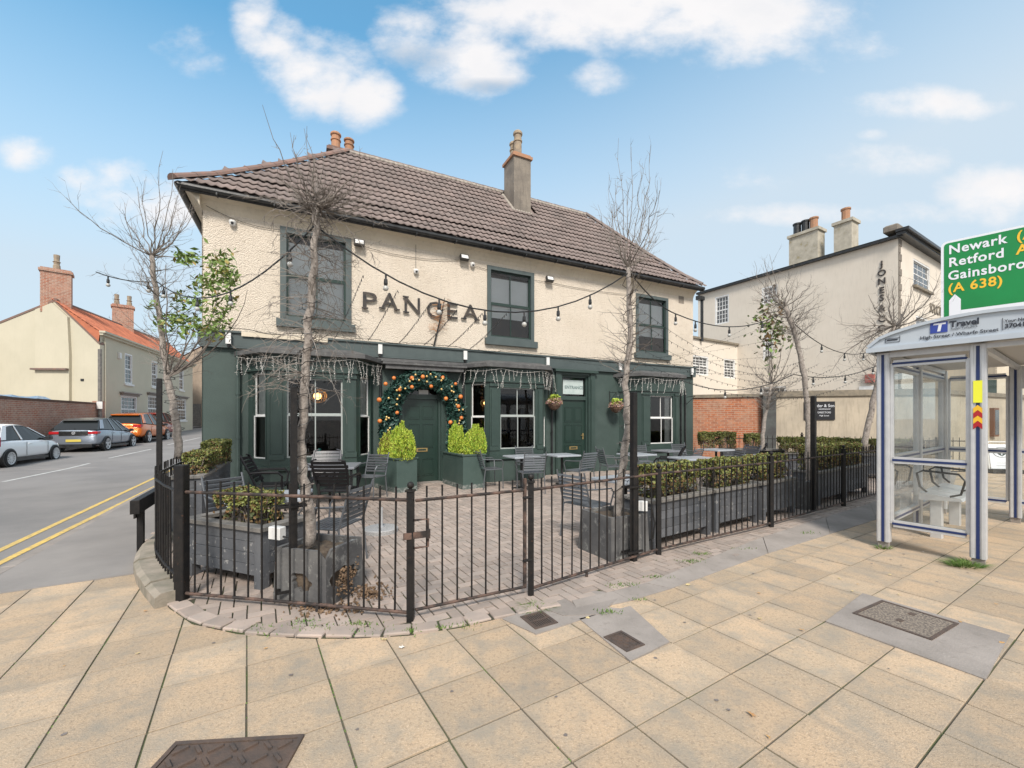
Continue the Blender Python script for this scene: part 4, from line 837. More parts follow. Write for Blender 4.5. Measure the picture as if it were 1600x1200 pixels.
# ------------------------------------------------------------------ railings and gate
bar_me = MB().tube([(0, 0, .085), (0, 0, .955)], .0085, 6).tube([(0, 0, .975), (0, 0, 1.065)], .0085, 6).mesh('railing_bar', m_black)
def fence(label, pts, lean=0, spacing=.125, posts=(), z0=0, zr=(.075, .962), rail_m=None, cat='railing', name='railing', h=1.0, feet=()):
    pts = [Vector((p[0], p[1], 0)) for p in pts]; o = emp(name, label, cat, (pts[0].x, pts[0].y, z0)); org = pts[0]
    loc = [p - org for p in pts]; rm = rail_m or m_rust
    for z in zr: mb = MB(); mb.tube([p + Vector((0, 0, z)) for p in loc], .014, 8); mb.build('rail', rm, o)
    L_ = [0]
    for a, b in zip(loc, loc[1:]): L_.append(L_[-1] + (b - a).length)
    n = int(L_[-1] / spacing); 
    for k in range(1, n):
        t = k * L_[-1] / n; i = max(j for j in range(len(L_)) if L_[j] <= t); i = min(i, len(loc) - 2); p = loc[i].lerp(loc[i+1], (t - L_[i]) / (L_[i+1] - L_[i]))
        b = inst('bar', bar_me, o, (p.x, p.y, 0), (random.gauss(0, .004), random.gauss(0, .004), random.random())); b.scale = (1, 1, h)
    for (i, kind_, hh) in posts:
        p = loc[i]
        if kind_ == 'square':
            q = MB().bbox(-.042, .042, -.042, .042, -z0, hh, .008).build('post', m_black, o, loc=p)
        else:
            q = MB().box(-.026, .026, -.026, .026, -z0, hh).box(-.036, .036, -.036, .036, hh + .0005, hh + .014).build('post', m_black, o, loc=p)
            MB().tube([(0, 0, hh + .014), (0, 0, hh + .03)], .012, 8).ball((0, 0, hh + .05), .028, 10, 8).build('finial', m_black, q)
    for p in feet: q = Vector((p[0], p[1], 0)) - org; MB().box(-.012, .012, -.012, .012, -z0, .075).build('foot', rm, o, loc=q)
    return o
P1 = (-2.90, 3.71); P2 = (-.80, 3.33); PG = (.17, 3.81); P4 = (1.72, 4.96); P5 = (3.81, 6.21); P6 = (6.05, 7.71)
fence('tall black railing curving on a stone plinth round the left corner', [P1, (-3.0,3.78), (-3.38,4.11), (-3.80,4.51), (-4.05,4.80), (-4.33,5.22), (-4.61,5.72), (-5.3,6.95), (-6.0,8.2)], spacing=.115, posts=[(0, 'square', 1.20)], z0=.0, zr=(.2, .955), h=1.0, rail_m=m_black)
fence('rusty black railing panel in front of the left trough and the broken pot', [P1, P2], posts=[(1, 'ball', 1.03)], feet=[(-1.60, 3.475)], spacing=.132)
fence('black railing panel between the gate post and the dark square pot', [PG, P4], posts=[(0, 'ball', 1.03), (1, 'ball', 1.0)], feet=[(.75, 4.24)], spacing=.128)
fence('long black railing in front of the row of grey timber troughs', [P4, P5, P6, (7.7, 8.80), (9.3, 9.85), (11.3, 11.25)], posts=[(1, 'ball', 1.05), (2, 'ball', 1.05), (3, 'ball', 1.05), (4, 'ball', 1.05), (5, 'ball', 1.05)], spacing=.13)
fence('far railing in front of the orange brick wall and the cream wall', [(6.9, 14.3), (9.3, 13.55), (11.8, 12.75), (13.2, 12.3)], posts=[(1, 'ball', 1.1)], spacing=.14, rail_m=m_black)
gt = emp('railing_gate', 'closed black railing gate between the two round-topped posts', 'gate', (P2[0], P2[1], 0), math.atan2(PG[1] - P2[1], PG[0] - P2[0]))
gl_ = math.hypot(PG[0] - P2[0], PG[1] - P2[1])
MB().tube([(.04, 0, .09), (gl_ - .06, 0, .10)], .013, 8).build('bottom_rail', m_rust, gt); MB().tube([(.04, 0, .955), (gl_ - .06, 0, .965)], .013, 8).build('top_rail', m_rust, gt)
for k in range(7): inst('bar', bar_me, gt, (.13 + k * .128, 0, 0))
MB().box(gl_ - .075, gl_ - .05, -.012, .012, .09, 1.07).build('gate_stile', m_rust, gt)
MB().tube([(.03, 0, .80), (.14, 0, .80), (.14, 0, .58), (.03, 0, .58)], .010, 6).build('latch_frame', m_rust, gt); MB().box(-.06, .13, -.03, -.01, .66, .71).box(.12, .15, -.035, -.005, .65, .72).build('latch', m_rust, gt)
for z in (.34, .90): MB().tube([(gl_ - .09, -.02, z), (gl_ - .0, -.02, z)], .012, 6).build('hinge', m_black, gt)
kr = emp('knee_rail', 'low black timber rail on a post beside the tarmac pavement, left of the curved railing', 'knee rail', (-4.47, 5.08, 0), math.atan2(dK.y, dK.x))
MB().box(-.02, .06, -.03, .03, -.02, .50).build('post', m_black, kr); MB().box(1.6, 1.68, -.03, .03, -.02, .50).build('post', m_black, kr)
MB().bbox(-.22, 2.1, -.045, .045, .50, .66, .006).build('rail', m_black, kr); MB().box(-.06, .12, .032, .05, .42, .50).build('bracket', m_black, kr)
def pole(u, v, ztop, lab, w=.03, y=None, clamp=True):
    g = G(u, v) if y is None else Vector(((u - 800) * y / FPX, y, 0))
    o = emp('light_pole', lab, 'post', (g.x, g.y, 0), R(32), 'square black posts carrying the string lights'); MB().bbox(-w, w, -w, w, .0, ztop, .004).build('shaft', m_black, o)
    if clamp:
        for z in (.12, .84): MB().box(-.14, .10, -w - .022, -w - .002, z, z + .02).box(-.14, .10, w + .002, w + .022, z, z + .02).build('clamp', m_black, o)
    MB().box(-w + .004, w - .004, -w + .004, w - .004, ztop, ztop + .004).build('post_cap', m_gutter, o); return g
pole(459, 0, 1.88, 'black post clamped to the railing in front of the left trough', .027, 3.66); pole(249, 0, 2.15, 'black post behind the curved railing at the far left', .03, 5.75, False)
pole(990, 0, 1.90, 'black post clamped to the railing beside the dark square pot', .03, 4.72); pole(1271, 0, 2.0, 'black post behind the long railing beside the leaning tree', .036, 7.36, False)

# ------------------------------------------------------------------ troughs, pots, hedges
def trough(label, a, b, depth, h, z0=.14, side=1, planks=4, legs=True):
    a, b = Vector((*a, 0)), Vector((*b, 0)); d = b - a; L_ = d.length; ang = math.atan2(d.y, d.x)
    o = emp('timber_trough', label, 'planter', (a.x, a.y, 0), ang, 'grey timber troughs')
    hp = (h - .04 - z0) / planks; pm = {}
    for (y0, y1) in ((0, .022), (depth - .022, depth)):
        for k in range(planks): MB().bbox(.09, L_ - .09, y0, y1, z0 + k * hp + .003, z0 + (k + 1) * hp - .003, .003).build('plank', m_gwood, o, loc=(0, random.uniform(-.002, .002), 0), rz=(0, 0, 0))
    for (x0, x1) in ((.0, .022), (L_ - .022, L_)):
        for k in range(planks): MB().bbox(x0, x1, .09, depth - .09, z0 + k * hp + .003, z0 + (k + 1) * hp - .003, .003).build('plank', m_gwood, o)
    lg = MB().bbox(-.045, .045, -.045, .045, 0, h - .041, .004).mesh('leg', m_gwood)
    for x in (.045, L_ - .045):
        for y in (.045, depth - .045): inst('leg', lg, o, (x, y, 0))
    for (x0, x1, y0, y1) in ((-.03, L_ + .03, -.03, .085), (-.03, L_ + .03, depth - .085, depth + .03), (-.03, .085, .0855, depth - .0855), (L_ - .085, L_ + .03, .0855, depth - .0855)): MB().bbox(x0, x1, y0, y1, h - .04, h, .005).build('top_board', m_gtop, o)
    MB().box(.023, L_ - .023, .023, depth - .023, z0, h - .07).build('soil', m_soil, o); return o
def hedge(label, a, b, depth, z0, z1, brown=.3, n=None, off=.06, group='clipped box hedges in the troughs', dens=1.0):
    a, b = Vector((*a, 0)), Vector((*b, 0)); d = b - a; L_ = d.length; o = emp('box_hedge', label, 'hedge', (a.x, a.y, z0), math.atan2(d.y, d.x), group)
    H_ = z1 - z0; n = n or int(9000 * (L_ * H_ * 2 + L_ * depth) * dens); pts = []; nr = []
    while len(pts) < n:
        f = random.random(); w = L_ * H_ * 2; t = L_ * depth * 2.4; s = depth * H_ * 2; r = random.random() * (w + t + s)
        x, y, z = random.uniform(0, L_), random.uniform(0, depth), H_ * random.random() ** .6
        if r < w: sd = random.choice((0, 1)); y = depth * sd + (.5 - sd) * 2 * random.expovariate(25); nv = (0, sd * 2 - 1, .3)
        elif r < w + t: z = H_ - random.expovariate(28); nv = (0, 0, 1)
        else: sd = random.choice((0, 1)); x = L_ * sd + (.5 - sd) * 2 * random.expovariate(25); nv = (sd * 2 - 1, 0, .3)
        nzv = mnoise.noise(Vector((x * 7 + a.x * 3, y * 7, z * 7 + a.y)))
        if nzv < -.12 and z < H_ * .75: continue
        if z < H_ * .35 and random.random() > .45 + nzv: continue
        bp = .045 * nzv; pts.append((x + nv[0] * bp, y + nv[1] * bp, max(0, z) + nv[2] * bp + random.gauss(0, .006))); nr.append(nv)
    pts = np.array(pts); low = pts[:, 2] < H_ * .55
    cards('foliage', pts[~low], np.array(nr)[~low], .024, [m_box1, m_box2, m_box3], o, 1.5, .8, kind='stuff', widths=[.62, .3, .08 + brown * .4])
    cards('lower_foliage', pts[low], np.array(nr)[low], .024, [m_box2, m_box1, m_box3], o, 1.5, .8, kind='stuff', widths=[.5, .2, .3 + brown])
    mb = MB()
    for k in range(int(L_ / .035)):
        x, y = random.uniform(.05, L_ - .05), random.uniform(.05, depth - .05)
        for q in range(4):
            e = Vector((x + random.uniform(-.12, .12), y + random.uniform(-.1, .1), H_ * random.uniform(.6, .95))); mb.tube([(x, y, -.06), Vector((x, y, H_ * .3)).lerp(e, .3), e], [.006, .005, .002], 3, cap=False)
    mb.build('stems', m_twig, o, kind='stuff'); return o
trough('broad grey timber trough at the left corner behind the rusty railing', (-3.32, 4.30), (-2.32, 3.90), .52, .60, planks=4)
hedge('browning hedge in the broad trough at the left corner', (-3.05, 4.30), (-2.48, 4.07), .34, .54, .86, .5)
trough('long grey trough between the curved railing and the pub corner', (-4.22, 5.75), (-5.30, 7.95), .34, .84, planks=5)
hedge('brown tinged hedge in the near end of the long left trough', (-4.30, 5.95), (-4.70, 6.78), .28, .78, 1.12, .5); hedge('green hedge in the far end of the long left trough by the pub corner', (-4.78, 6.95), (-5.25, 7.9), .28, .80, 1.22, .1)
row = [((1.70,5.10),(2.74,5.82),'first trough of the long row, beside the dark square pot, with peeling paint'),((2.84,5.88),(3.80,6.50),'second trough of the long row, from the dark square pot'),((3.90,6.56),(4.80,7.16),'third trough of the long row, left of the leaning tree'),
       ((5.60,7.72),(6.55,8.36),'fourth trough of the long row, right of the leaning tree'),((6.66,8.44),(7.7,9.14),'fifth trough of the long row, beside the bus shelter')]
for i, (a, b, lab) in enumerate(row):
    trough('grey timber ' + lab, a, b, .44, .62 if i < 3 else .64); a_, b_ = Vector((*a, 0)), Vector((*b, 0)); n_ = Vector((-(b_-a_).y, (b_-a_).x, 0)).normalized() * .07; d_ = (b_ - a_).normalized() * .10
    hedge('box hedge in the ' + lab.replace(', with peeling paint', ''), (a_ + n_ + d_)[:2], (b_ + n_ - d_)[:2], .30, .57, 1.00 if i < 3 else 1.08, .25 if i < 3 else .5)
trough('far grey trough in front of the orange brick wall', (6.3, 12.6), (7.9, 12.2), .4, .72); hedge('long far hedge in front of the orange brick wall beside the pub', (5.75, 12.9), (6.75, 12.7), .35, .68, 1.2, .2); hedge('short far hedge in front of the orange brick wall', (7.0, 12.6), (7.4, 12.5), .35, .68, 1.16, .2)
trough('far grey trough in front of the cream wall behind the leaning tree', (7.6, 11.9), (9.3, 11.5), .4, .66); hedge('far hedge in front of the cream wall behind the leaning tree', (7.55, 11.85), (9.1, 11.5), .35, .62, 1.08, .1)
trough('far grey trough behind the rightmost tree', (9.4, 11.3), (11.3, 10.9), .4, .66); hedge('far hedge behind the rightmost tree', (9.0, 11.9), (10.9, 11.4), .35, .6, 1.04, .1)
# broken cement pots
def pot(label, F_, L_, R_, h, flare=.04, broken=False, soil=.06):
    f, l, r = [Vector((*p, 0)) for p in (F_, L_, R_)]; bk = l + r - f; c = (l + r) / 2; o = emp('cement_pot', label, 'planter', (c.x, c.y, 0), 0, 'square cement pots')
    cs = [p - c for p in (f, r, bk, l)]; th = .035
    for i in range(4):
        a, b = cs[i], cs[(i + 1) % 4]; ins = 1 - th * 2 / ((a - b).length); up = Vector((0, 0, h)); ao, bo = a * (1 + flare), b * (1 + flare)
        def pt(s, z, inn=0):
            p = (ao.lerp(bo, s)).lerp(a.lerp(b, s), z / h); return p * (ins if inn else 1) + Vector((0, 0, z))
        if broken and i in (0, 3):
            # ragged hole through the wall: ring of points around the hole, wall as fan between border and hole edge
            hc, hr = ((.45, .45), (.44, .17)) if i == 0 else ((.52, .44), (.20, .16)); n = 20; bd = []; hl = []
            for k in range(n):
                an = 2 * math.pi * k / n; ca, sa = math.cos(an), math.sin(an); m_ = max(abs(ca), abs(sa)); bd.append((.5 + .5 * ca / m_, .5 + .5 * sa / m_)); rr = random.uniform(.72, 1.15); hl.append((hc[0] + hr[0] * ca * rr + (.02 if ca > 0 else 0), hc[1] + hr[1] * sa * rr - (.25 * ca * hr[1])))
            mb = MB()
            for inn in (0, 1): mb.v += [tuple(pt(s, z * h, inn)) for s, z in bd] + [tuple(pt(min(.99, max(.01, s)), z * h, inn)) for s, z in hl]
            for k in range(n):
                j = (k + 1) % n; mb.f += [(k, j, n + j, n + k), (2*n + k, 3*n + k, 3*n + j, 2*n + j), (n + k, n + j, 3*n + j, 3*n + k), (k, 2*n + k, 2*n + j, j)]; mb.m += [0] * 4
            mb.build('wall', m_pot, o)
        else:
            mb = MB(); q = [pt(0, 0), pt(1, 0), pt(1, h), pt(0, h), pt(0, 0, 1), pt(1, 0, 1), pt(1, h, 1), pt(0, h, 1)]
            mb.add(q, [(0,1,2,3),(4,7,6,5),(3,2,6,7),(0,4,5,1),(0,3,7,4),(1,5,6,2)]); mb.build('wall', m_pot, o)
    mb = MB(); k = .86; top = h - soil
    n = 9; 
    for i in range(n + 1):
        for j in range(n + 1): p = cs[0] + (cs[1] - cs[0]) * (.06 + .88 * i / n) + (cs[3] - cs[0]) * (.06 + .88 * j / n); mb.v.append((p.x, p.y, top + random.uniform(-.018, .018)))
    mb.f = [(i * (n+1) + j, (i+1) * (n+1) + j, (i+1) * (n+1) + j + 1, i * (n+1) + j + 1) for i in range(n) for j in range(n)]; mb.m = [0] * len(mb.f); e = [p * .88 for p in cs]
    mb.add([(p.x, p.y, 0) for p in e] + [(p.x, p.y, top - .01) for p in e], [(0,1,5,4),(1,2,6,5),(2,3,7,6),(3,0,4,7)]); mb.build('soil', m_soil, o)
    return o
pt1 = pot('dark square cement pot with a broken side and spilling soil behind the left railing', (-1.55, 3.52), (-2.05, 3.66), (-1.42, 3.99), .49, .05, True)
tm = MB()
for _ in range(420):
    if random.random() < .6: p = Vector((random.gauss(-1.28, .08), random.gauss(3.80, .1), .03 + abs(random.gauss(0, .03))))
    else: p = Vector((random.gauss(-1.52, .16), random.gauss(3.50, .07), .03))
    if random.random() < .35: p = Vector((-1.48 + random.uniform(-.02, .05), 3.76 + random.uniform(-.17, .17), random.uniform(.08, .33)))
    s = random.uniform(.006, .016); tm.box(-s, s, -s * .5, s * .5, -s * .4, s * .4, 0, T(*p) @ Matrix.Rotation(random.uniform(0, 6), 4, Vector((random.random(), random.random(), random.random() + .1)).normalized()))
tag(tm.build('spilled_bark', mat('bark_chips', (.26,.17,.10), (.12,.08,.055), 40, .9), kind='stuff'), 'bark chips and soil spilling from the broken pot onto the bricks', 'bark chips')
pot('dark square cement pot with lime stains beside the right end of the gate railing', (1.10, 4.69), (.84, 5.17), (1.58, 4.93), .50, .07, soil=.05)
pot('square cement pot under the leaning tree in the long row', (5.10, 7.35), (4.85, 7.75), (5.45, 7.6), .5, .03)
# green boxes with conifers
def greenbox(label, a, b, w, h):
    a, b = Vector((*a, 0)), Vector((*b, 0)); d = b - a; L_ = d.length; o = emp('green_planter', label, 'planter', (a.x, a.y, 0), math.atan2(d.y, d.x), 'green rendered planters either side of the door')
    mb = MB()
    for (x0, x1, y0, y1) in ((0, .05, 0, L_), (w - .05, w, 0, L_), (.05, w - .05, 0, .05), (.05, w - .05, L_ - .05, L_)): mb.box(x0, x1, y0, y1, 0.12, h - .03)
    o.rotation_euler.z = math.atan2(d.y, d.x) - math.pi / 2; mb.build('box', m_pl, o); MB().box(-.004, w + .004, -.004, L_ + .004, 0, .12).build('peeling_base', m_peel, o)
    mb = MB()
    for (x0, x1, y0, y1) in ((-.02, .07, -.02, L_ + .02), (w - .07, w + .02, -.02, L_ + .02), (.07, w - .07, -.02, .07), (.07, w - .07, L_ - .07, L_ + .02)): mb.box(x0, x1, y0, y1, h - .029, h)
    mb.build('rim', m_pl, o)
    n = 12; pb = MB()
    for _ in range(420): x, y = random.uniform(.06, w - .06), random.uniform(.06, L_ - .06); s = random.uniform(.012, .025); pb.ball((x, y, h - .045), s, 5, 3, 0, .6)
    MB().box(.05, w - .05, .05, L_ - .05, .1, h - .05).build('soil', m_soil, o); pb.build('white_pebbles', mat('white_pebble', (.62,.6,.56), (.5,.48,.45), 30, .8), o, kind='stuff'); return o
m_pl = mat('planter_green', (.062,.098,.088), (.048,.08,.072), 2.5, .6, .3, 40, spots=[(16,.63,.7,(.13,.16,.15),.6)]); m_peel = mat('peeling_green', (.10,.13,.12), (.25,.26,.25), 16, .9, .5, 40, lo=.5, hi=.6)
gb1 = G(612, 796); gb2 = G(708, 792)
q1 = F(3.60, -1.12, 0); q2 = F(5.02, -1.35, 0)
greenbox('green planter box with a yellowing conifer left of the garlanded door', (q1.x, q1.y), (F(3.30, -.16, 0).x, F(3.30, -.16, 0).y), .50, .76)
greenbox('green planter box with two bright conifers right of the garlanded door', (q2.x, q2.y), (F(4.92, -.16, 0).x, F(4.92, -.16, 0).y), .56, .80)
def conifer(label, x, y, z, r, h, n, browny=0):
    o = emp('conifer', label, 'conifer', (x, y, z), 0, 'golden conifers beside the left door'); pts = []; nr = []; pl_ = []
    for k in range(16): a = k * 2.4; q = r * .72 * math.sqrt(k / 16); pl_.append((q * math.cos(a), q * math.sin(a), h * (1.02 - .60 * (q / r) ** 1.5) * random.uniform(.84, 1.04), r * random.uniform(.28, .42)))
    for _ in range(n):
        px_, py_, ph, pr = random.choice(pl_); t = random.random() ** .8; rr = pr * (math.sin(math.pi * min(1, t * .75 + .22)) ** .8) * (1 - .55 * t) * 1.35; a = random.uniform(0, 6.283); q = rr * random.uniform(.72, 1.05)
        pts.append((px_ * (.75 + .3 * t) + q * math.cos(a), py_ * (.75 + .3 * t) + q * math.sin(a), ph * t)); nr.append((math.cos(a), math.sin(a), .2))
    # sprays: elongated, rising cards
    n = len(pts); P_ = np.array(pts); N_ = np.array(nr); up = np.tile([0, 0, 1.0], (n, 1)) + N_ * .6 + rng.normal(0, .35, (n, 3)); up /= np.linalg.norm(up, axis=1)[:, None]
    sd = np.cross(up, rng.normal(0, 1, (n, 3))); sd /= np.linalg.norm(sd, axis=1)[:, None]; L_ = rng.uniform(.03, .075, n)[:, None]; W2 = rng.uniform(.006, .014, n)[:, None]
    vs = np.stack([P_ - up * L_ * .5, P_ + sd * W2, P_ + up * L_ * .7, P_ - sd * W2], 1).reshape(-1, 3); me = bpy.data.meshes.new('sprays'); me.from_pydata(vs.tolist(), [], [(4*i, 4*i+1, 4*i+2, 4*i+3) for i in range(n)])
    for m_ in (m_con1, m_con2, m_box3): me.materials.append(m_)
    me.polygons.foreach_set('material_index', rng.choice(3, n, p=[.62, .36 - browny, .02 + browny]).astype('i4')); inst('sprays', me, o, kind='stuff')
    MB().tube([(0, 0, -.1), (0, 0, h * .6)], .015, 6).build('stem', m_tree, o)
def cf(u, s_off, q, z, r, h, n, lab, br=0):
    t_ = hit(F(0, q, 0), dP, u); p = F(t_, q, 0); conifer(lab, p.x, p.y, z, r, h, n, br)
cf(629, 0, -.85, .70, .33, .86, 16000, 'yellow green conifer in the planter left of the door', .03); cf(607, 0, -.40, .70, .24, .62, 6000, 'browning small conifer behind the yellow one, left of the door', .25)
cf(742, 0, -.95, .74, .31, .78, 16000, 'bright round conifer at the front of the right planter'); cf(713, 0, -.45, .74, .24, .84, 9000, 'taller conifer behind the bright round one, right of the door')
# hanging baskets
def basket(u, v, q, lab):
    t_ = hit(F(0, q, 0), dP, u); p = F(t_, q, 0); z = zat(v, p.y); o = emp('hanging_basket', lab, 'hanging basket', (p.x, p.y, z), aP, 'flower baskets on the green wall')
    MB().lathe([(.03, -.16), (.12, -.12), (.18, -.04), (.195, .02), (.18, .02)], n=14).build('bowl', mat('brown_basket', (.09,.05,.035), (.16,.1,.07), 20, .9, .6, 40), o)
    n = 900; a = rng.uniform(0, 6.283, n); e = rng.uniform(-.25, 1, n); r = .22 * rng.uniform(.6, 1.1, n); pts = np.stack([np.cos(a) * np.sqrt(1 - np.clip(e, 0, 1) ** 2 * .8) * r, np.sin(a) * r, e * .14 + .04], 1)
    cards('flowers', pts, pts, .028, [mat('faded_pink', (.65,.28,.25), (.6,.45,.35), 20, .7), mat('pale_petal', (.65,.5,.45), None, 3, .7), mat('purple_petal', (.3,.08,.2), None, 3, .7), m_box1, m_box3], o, 1.2, 1, kind='stuff', widths=[4, 2, 1.5, 2, 2])
    n = 300; pts = np.stack([rng.normal(0, .06, n), rng.normal(0, .06, n), rng.uniform(.1, .27, n)], 1); cards('leaves', pts, pts, .045, [mat('lime_leaf', (.35,.45,.06), None, 3, .6)], o, 1.8, 1, kind='stuff')
    for k in range(3): a_ = k * 2.09; MB().tube([(.19 * math.cos(a_), .19 * math.sin(a_), .0), (0, 0, .42)], .004, 3).build('chain', m_wire, o)
    MB().tube([(0, 0, .42), (0, 0, .46), (0, -q - .01, .48)], .008, 5).tube([(0, 0, .46), (0, -q - .01, .22)], .006, 5).tube([(0, -q - .012, .15), (0, -q - .012, .52)], .010, 5).build('bracket', m_black, o)
basket(866, 632, -.32, 'pink and green hanging basket left of the entrance door'); basket(963, 637, -.32, 'hanging basket right of the entrance door, partly behind the tree')
MB().tube([(0,0,0),(0,-.4,.02)], .01, 5).tube([(0,-.4,.02),(0,0,-.28)], .008, 5).tube([(0,0,.05),(0,0,-.35)], .012, 5).build('empty_bracket', m_black, pub, loc=(13.55, -.01, 2.35))

# ------------------------------------------------------------------ bare trees
def curve_branch(mb, p, d, L_, r, n=6, bend=.0, droop=0.0, wob=.10, sides=4, twigs=0, tl=.25, gen=0):
    p = Vector(p); d = Vector(d).normalized(); pts = [p.copy()]; step = L_ / n; rr = [r]
    for i in range(n):
        d = (d + Vector((random.gauss(0, wob), random.gauss(0, wob), random.gauss(0, wob) + bend - droop))).normalized(); p = p + d * step; pts.append(p.copy()); rr.append(r * (1 - .78 * (i + 1) / n))
    mb.tube(pts, rr, sides, cap=False)
    for k in range(twigs):
        i = random.randint(1, n - 1); q = pts[i].lerp(pts[i+1], random.random()); dd = (pts[i+1] - pts[i]).normalized(); s = Vector((random.gauss(0, 1), random.gauss(0, 1), random.gauss(0, 1))); s = (s - dd * s.dot(dd)).normalized()
        curve_branch(mb, q, dd * .9 + s * .75, tl * random.uniform(.4, 1.1), max(.0022, rr[i] * .5), 4, bend * .7, droop, wob * 1.3, 3, twigs=(2 if gen == 0 and tl > .15 else 0), tl=tl * .45, gen=gen + 1)
    return pts
def bare_tree(label, trunk, y, r0, r1, build, group='bare pollarded trees in the forecourt'):
    p0 = P(trunk[0][0], trunk[0][1], y); o = emp('bare_tree', label, 'tree', p0, 0, group); tp = [P(u, v, y + (dy[0] if dy else 0)) - p0 for (u, v, *dy) in trunk]; n = len(tp); dense = []; rr = []
    for i in range(n - 1):
        for k in range(4):
            f = k / 4; q = tp[i].lerp(tp[i+1], f); t = (i + f) / (n - 1); dense.append(q + Vector((random.gauss(0, .008), random.gauss(0, .008), 0))); rr.append((r0 + (r1 - r0) * t) * random.uniform(.93, 1.09))
    dense.append(tp[-1]); rr.append(r1); dense[0].z -= .05; mb = MB(); mb.tube(dense, rr, 10)
    for k in range(9): i = random.randint(2, len(dense) - 3); a = random.uniform(0, 6.28); mb.tube([dense[i], dense[i] + Vector((math.cos(a) * rr[i] * 1.5, math.sin(a) * rr[i] * 1.5, .01))], [rr[i] * .35, rr[i] * .15], 5)
    t = mb.build('trunk', m_tree, o, True); c = MB(); build(c, dense, p0); c.build('crown', m_twig, o); return o, p0, dense
def ud(u, v, y, p0): return P(u, v, y) - p0
def spray(c, base, targets, r, twigs, tl, wob=.07, dep=.35, sides=4):
    """branches that leave base and curve to reach around each target"""
    for tg_ in targets:
        e = tg_ + Vector((0, random.gauss(0, dep), 0)); d = e - base; L_ = d.length; d0 = (d.normalized() + Vector((d.x, d.y, 0)) * (.9 / max(.3, L_))).normalized(); pts = []; n = 8
        ctrl = base + Vector((d.x * .75, d.y * .75, d.z * .30)); prev = None; rr = []
        for i in range(n + 1): t = i / n; q = base * (1 - t) ** 2 + ctrl * 2 * t * (1 - t) + e * t * t; pts.append(q + Vector((random.gauss(0, .012), random.gauss(0, .012), random.gauss(0, .012))) * (1 if i else 0)); rr.append(r * (1 - .8 * t))
        c.tube(pts, rr, sides, cap=False)
        for k in range(twigs):
            i = random.randint(2, n - 1); dd = (pts[i+1] - pts[i]).normalized(); s = Vector((random.gauss(0, 1), random.gauss(0, 1), random.gauss(0, .6))).normalized(); curve_branch(c, pts[i], dd + s * .7, tl * random.uniform(.3, 1.1), max(.0025, rr[i] * .55), 4, .04, 0, .16, 3, 1, tl * .4, 1)
def tb1(c, dn, p0):
    y = 3.78; node = ud(496, 326, y, p0)
    tg_ = [ud(u, v, y, p0) for u, v in [(430,232),(455,205),(440,260),(470,215),(478,240),(488,222),(495,212),(505,225),(515,240),(530,235),(545,260),(500,250),(570,255),(585,262),(412,300),(425,330),(560,300),(575,320),(590,300),(540,300),(450,290),(465,300),(520,290),(600,352),(405,352),(500,208),(485,262)]]
    for q_ in tg_: q_.z = node.z + (q_.z - node.z) * .88
    spray(c, node, tg_ + [q * random.uniform(.55, .85) + node * .2 + Vector((random.gauss(0,.08), 0, 0)) for q in tg_], .0065, 5, .13, dep=.16)
    for k in range(60): a = random.uniform(0, 6.28); curve_branch(c, node + Vector((random.gauss(0,.05), random.gauss(0,.05), random.gauss(0,.05))), (math.cos(a), math.sin(a), random.uniform(-.3, .9)), random.uniform(.1, .45), .006, 5, .02, 0, .2, 3, 3, .12)
    for k in range(100):
        i = random.uniform(.46, .95); q = dn[int(i * (len(dn) - 1))]; a = random.uniform(0, 6.28); curve_branch(c, q, (math.cos(a), math.sin(a), random.uniform(.0, .6)), random.uniform(.25, .60), .0045, 9, -.01, .045, .20, 3, 4, .18)
    for k in range(16):
        q = dn[int(random.uniform(.5, .75) * (len(dn) - 1))]; a = random.uniform(0, 6.28); curve_branch(c, q, (math.cos(a), math.sin(a), .1), random.uniform(.5, .8), .004, 12, 0, .13, .15, 3, 3, .12)
t1 = bare_tree('tallest pale bare tree in the broken cement pot, in front of the left window', [(486,842),(482,800),(474,745),(472,690),(476,620),(479,550),(484,480),(489,420),(494,365),(496,326)], 3.78, .047, .026, tb1)
def tb2(c, dn, p0):
    y = 5.0; node = ud(982, 418, y, p0)
    spray(c, node, [ud(u, v, y, p0) for u, v in [(962,232),(968,262),(980,248),(998,262),(985,290),(945,290),(935,318),(1010,300),(1035,320),(1042,338),(1025,350),(952,330),(1000,330),(940,355),(1015,275),(968,300),(1030,300),(972,245),(1020,380),(948,385)]], .008, 9, .28, dep=.3)
    for k in range(70): q = dn[int(random.uniform(.62, .98) * (len(dn) - 1))]; a = random.uniform(0, 6.28); curve_branch(c, q, (math.cos(a), math.sin(a), random.uniform(.1, .9)), random.uniform(.15, .5), .006, 6, .05, 0, .18, 3, 3, .14)
    for k in range(10): q = dn[int(random.uniform(.2, .7) * (len(dn) - 1))]; a = random.uniform(0, 6.28); curve_branch(c, q, (math.cos(a), math.sin(a), .2), .12, .004, 4, 0, 0, .2, 3, 1, .05)
t2 = bare_tree('slim bare tree in the dark square pot right of the gate', [(966,806),(968,770),(974,720),(982,665),(976,600),(985,540),(984,480),(982,418)], 5.0, .052, .026, tb2)
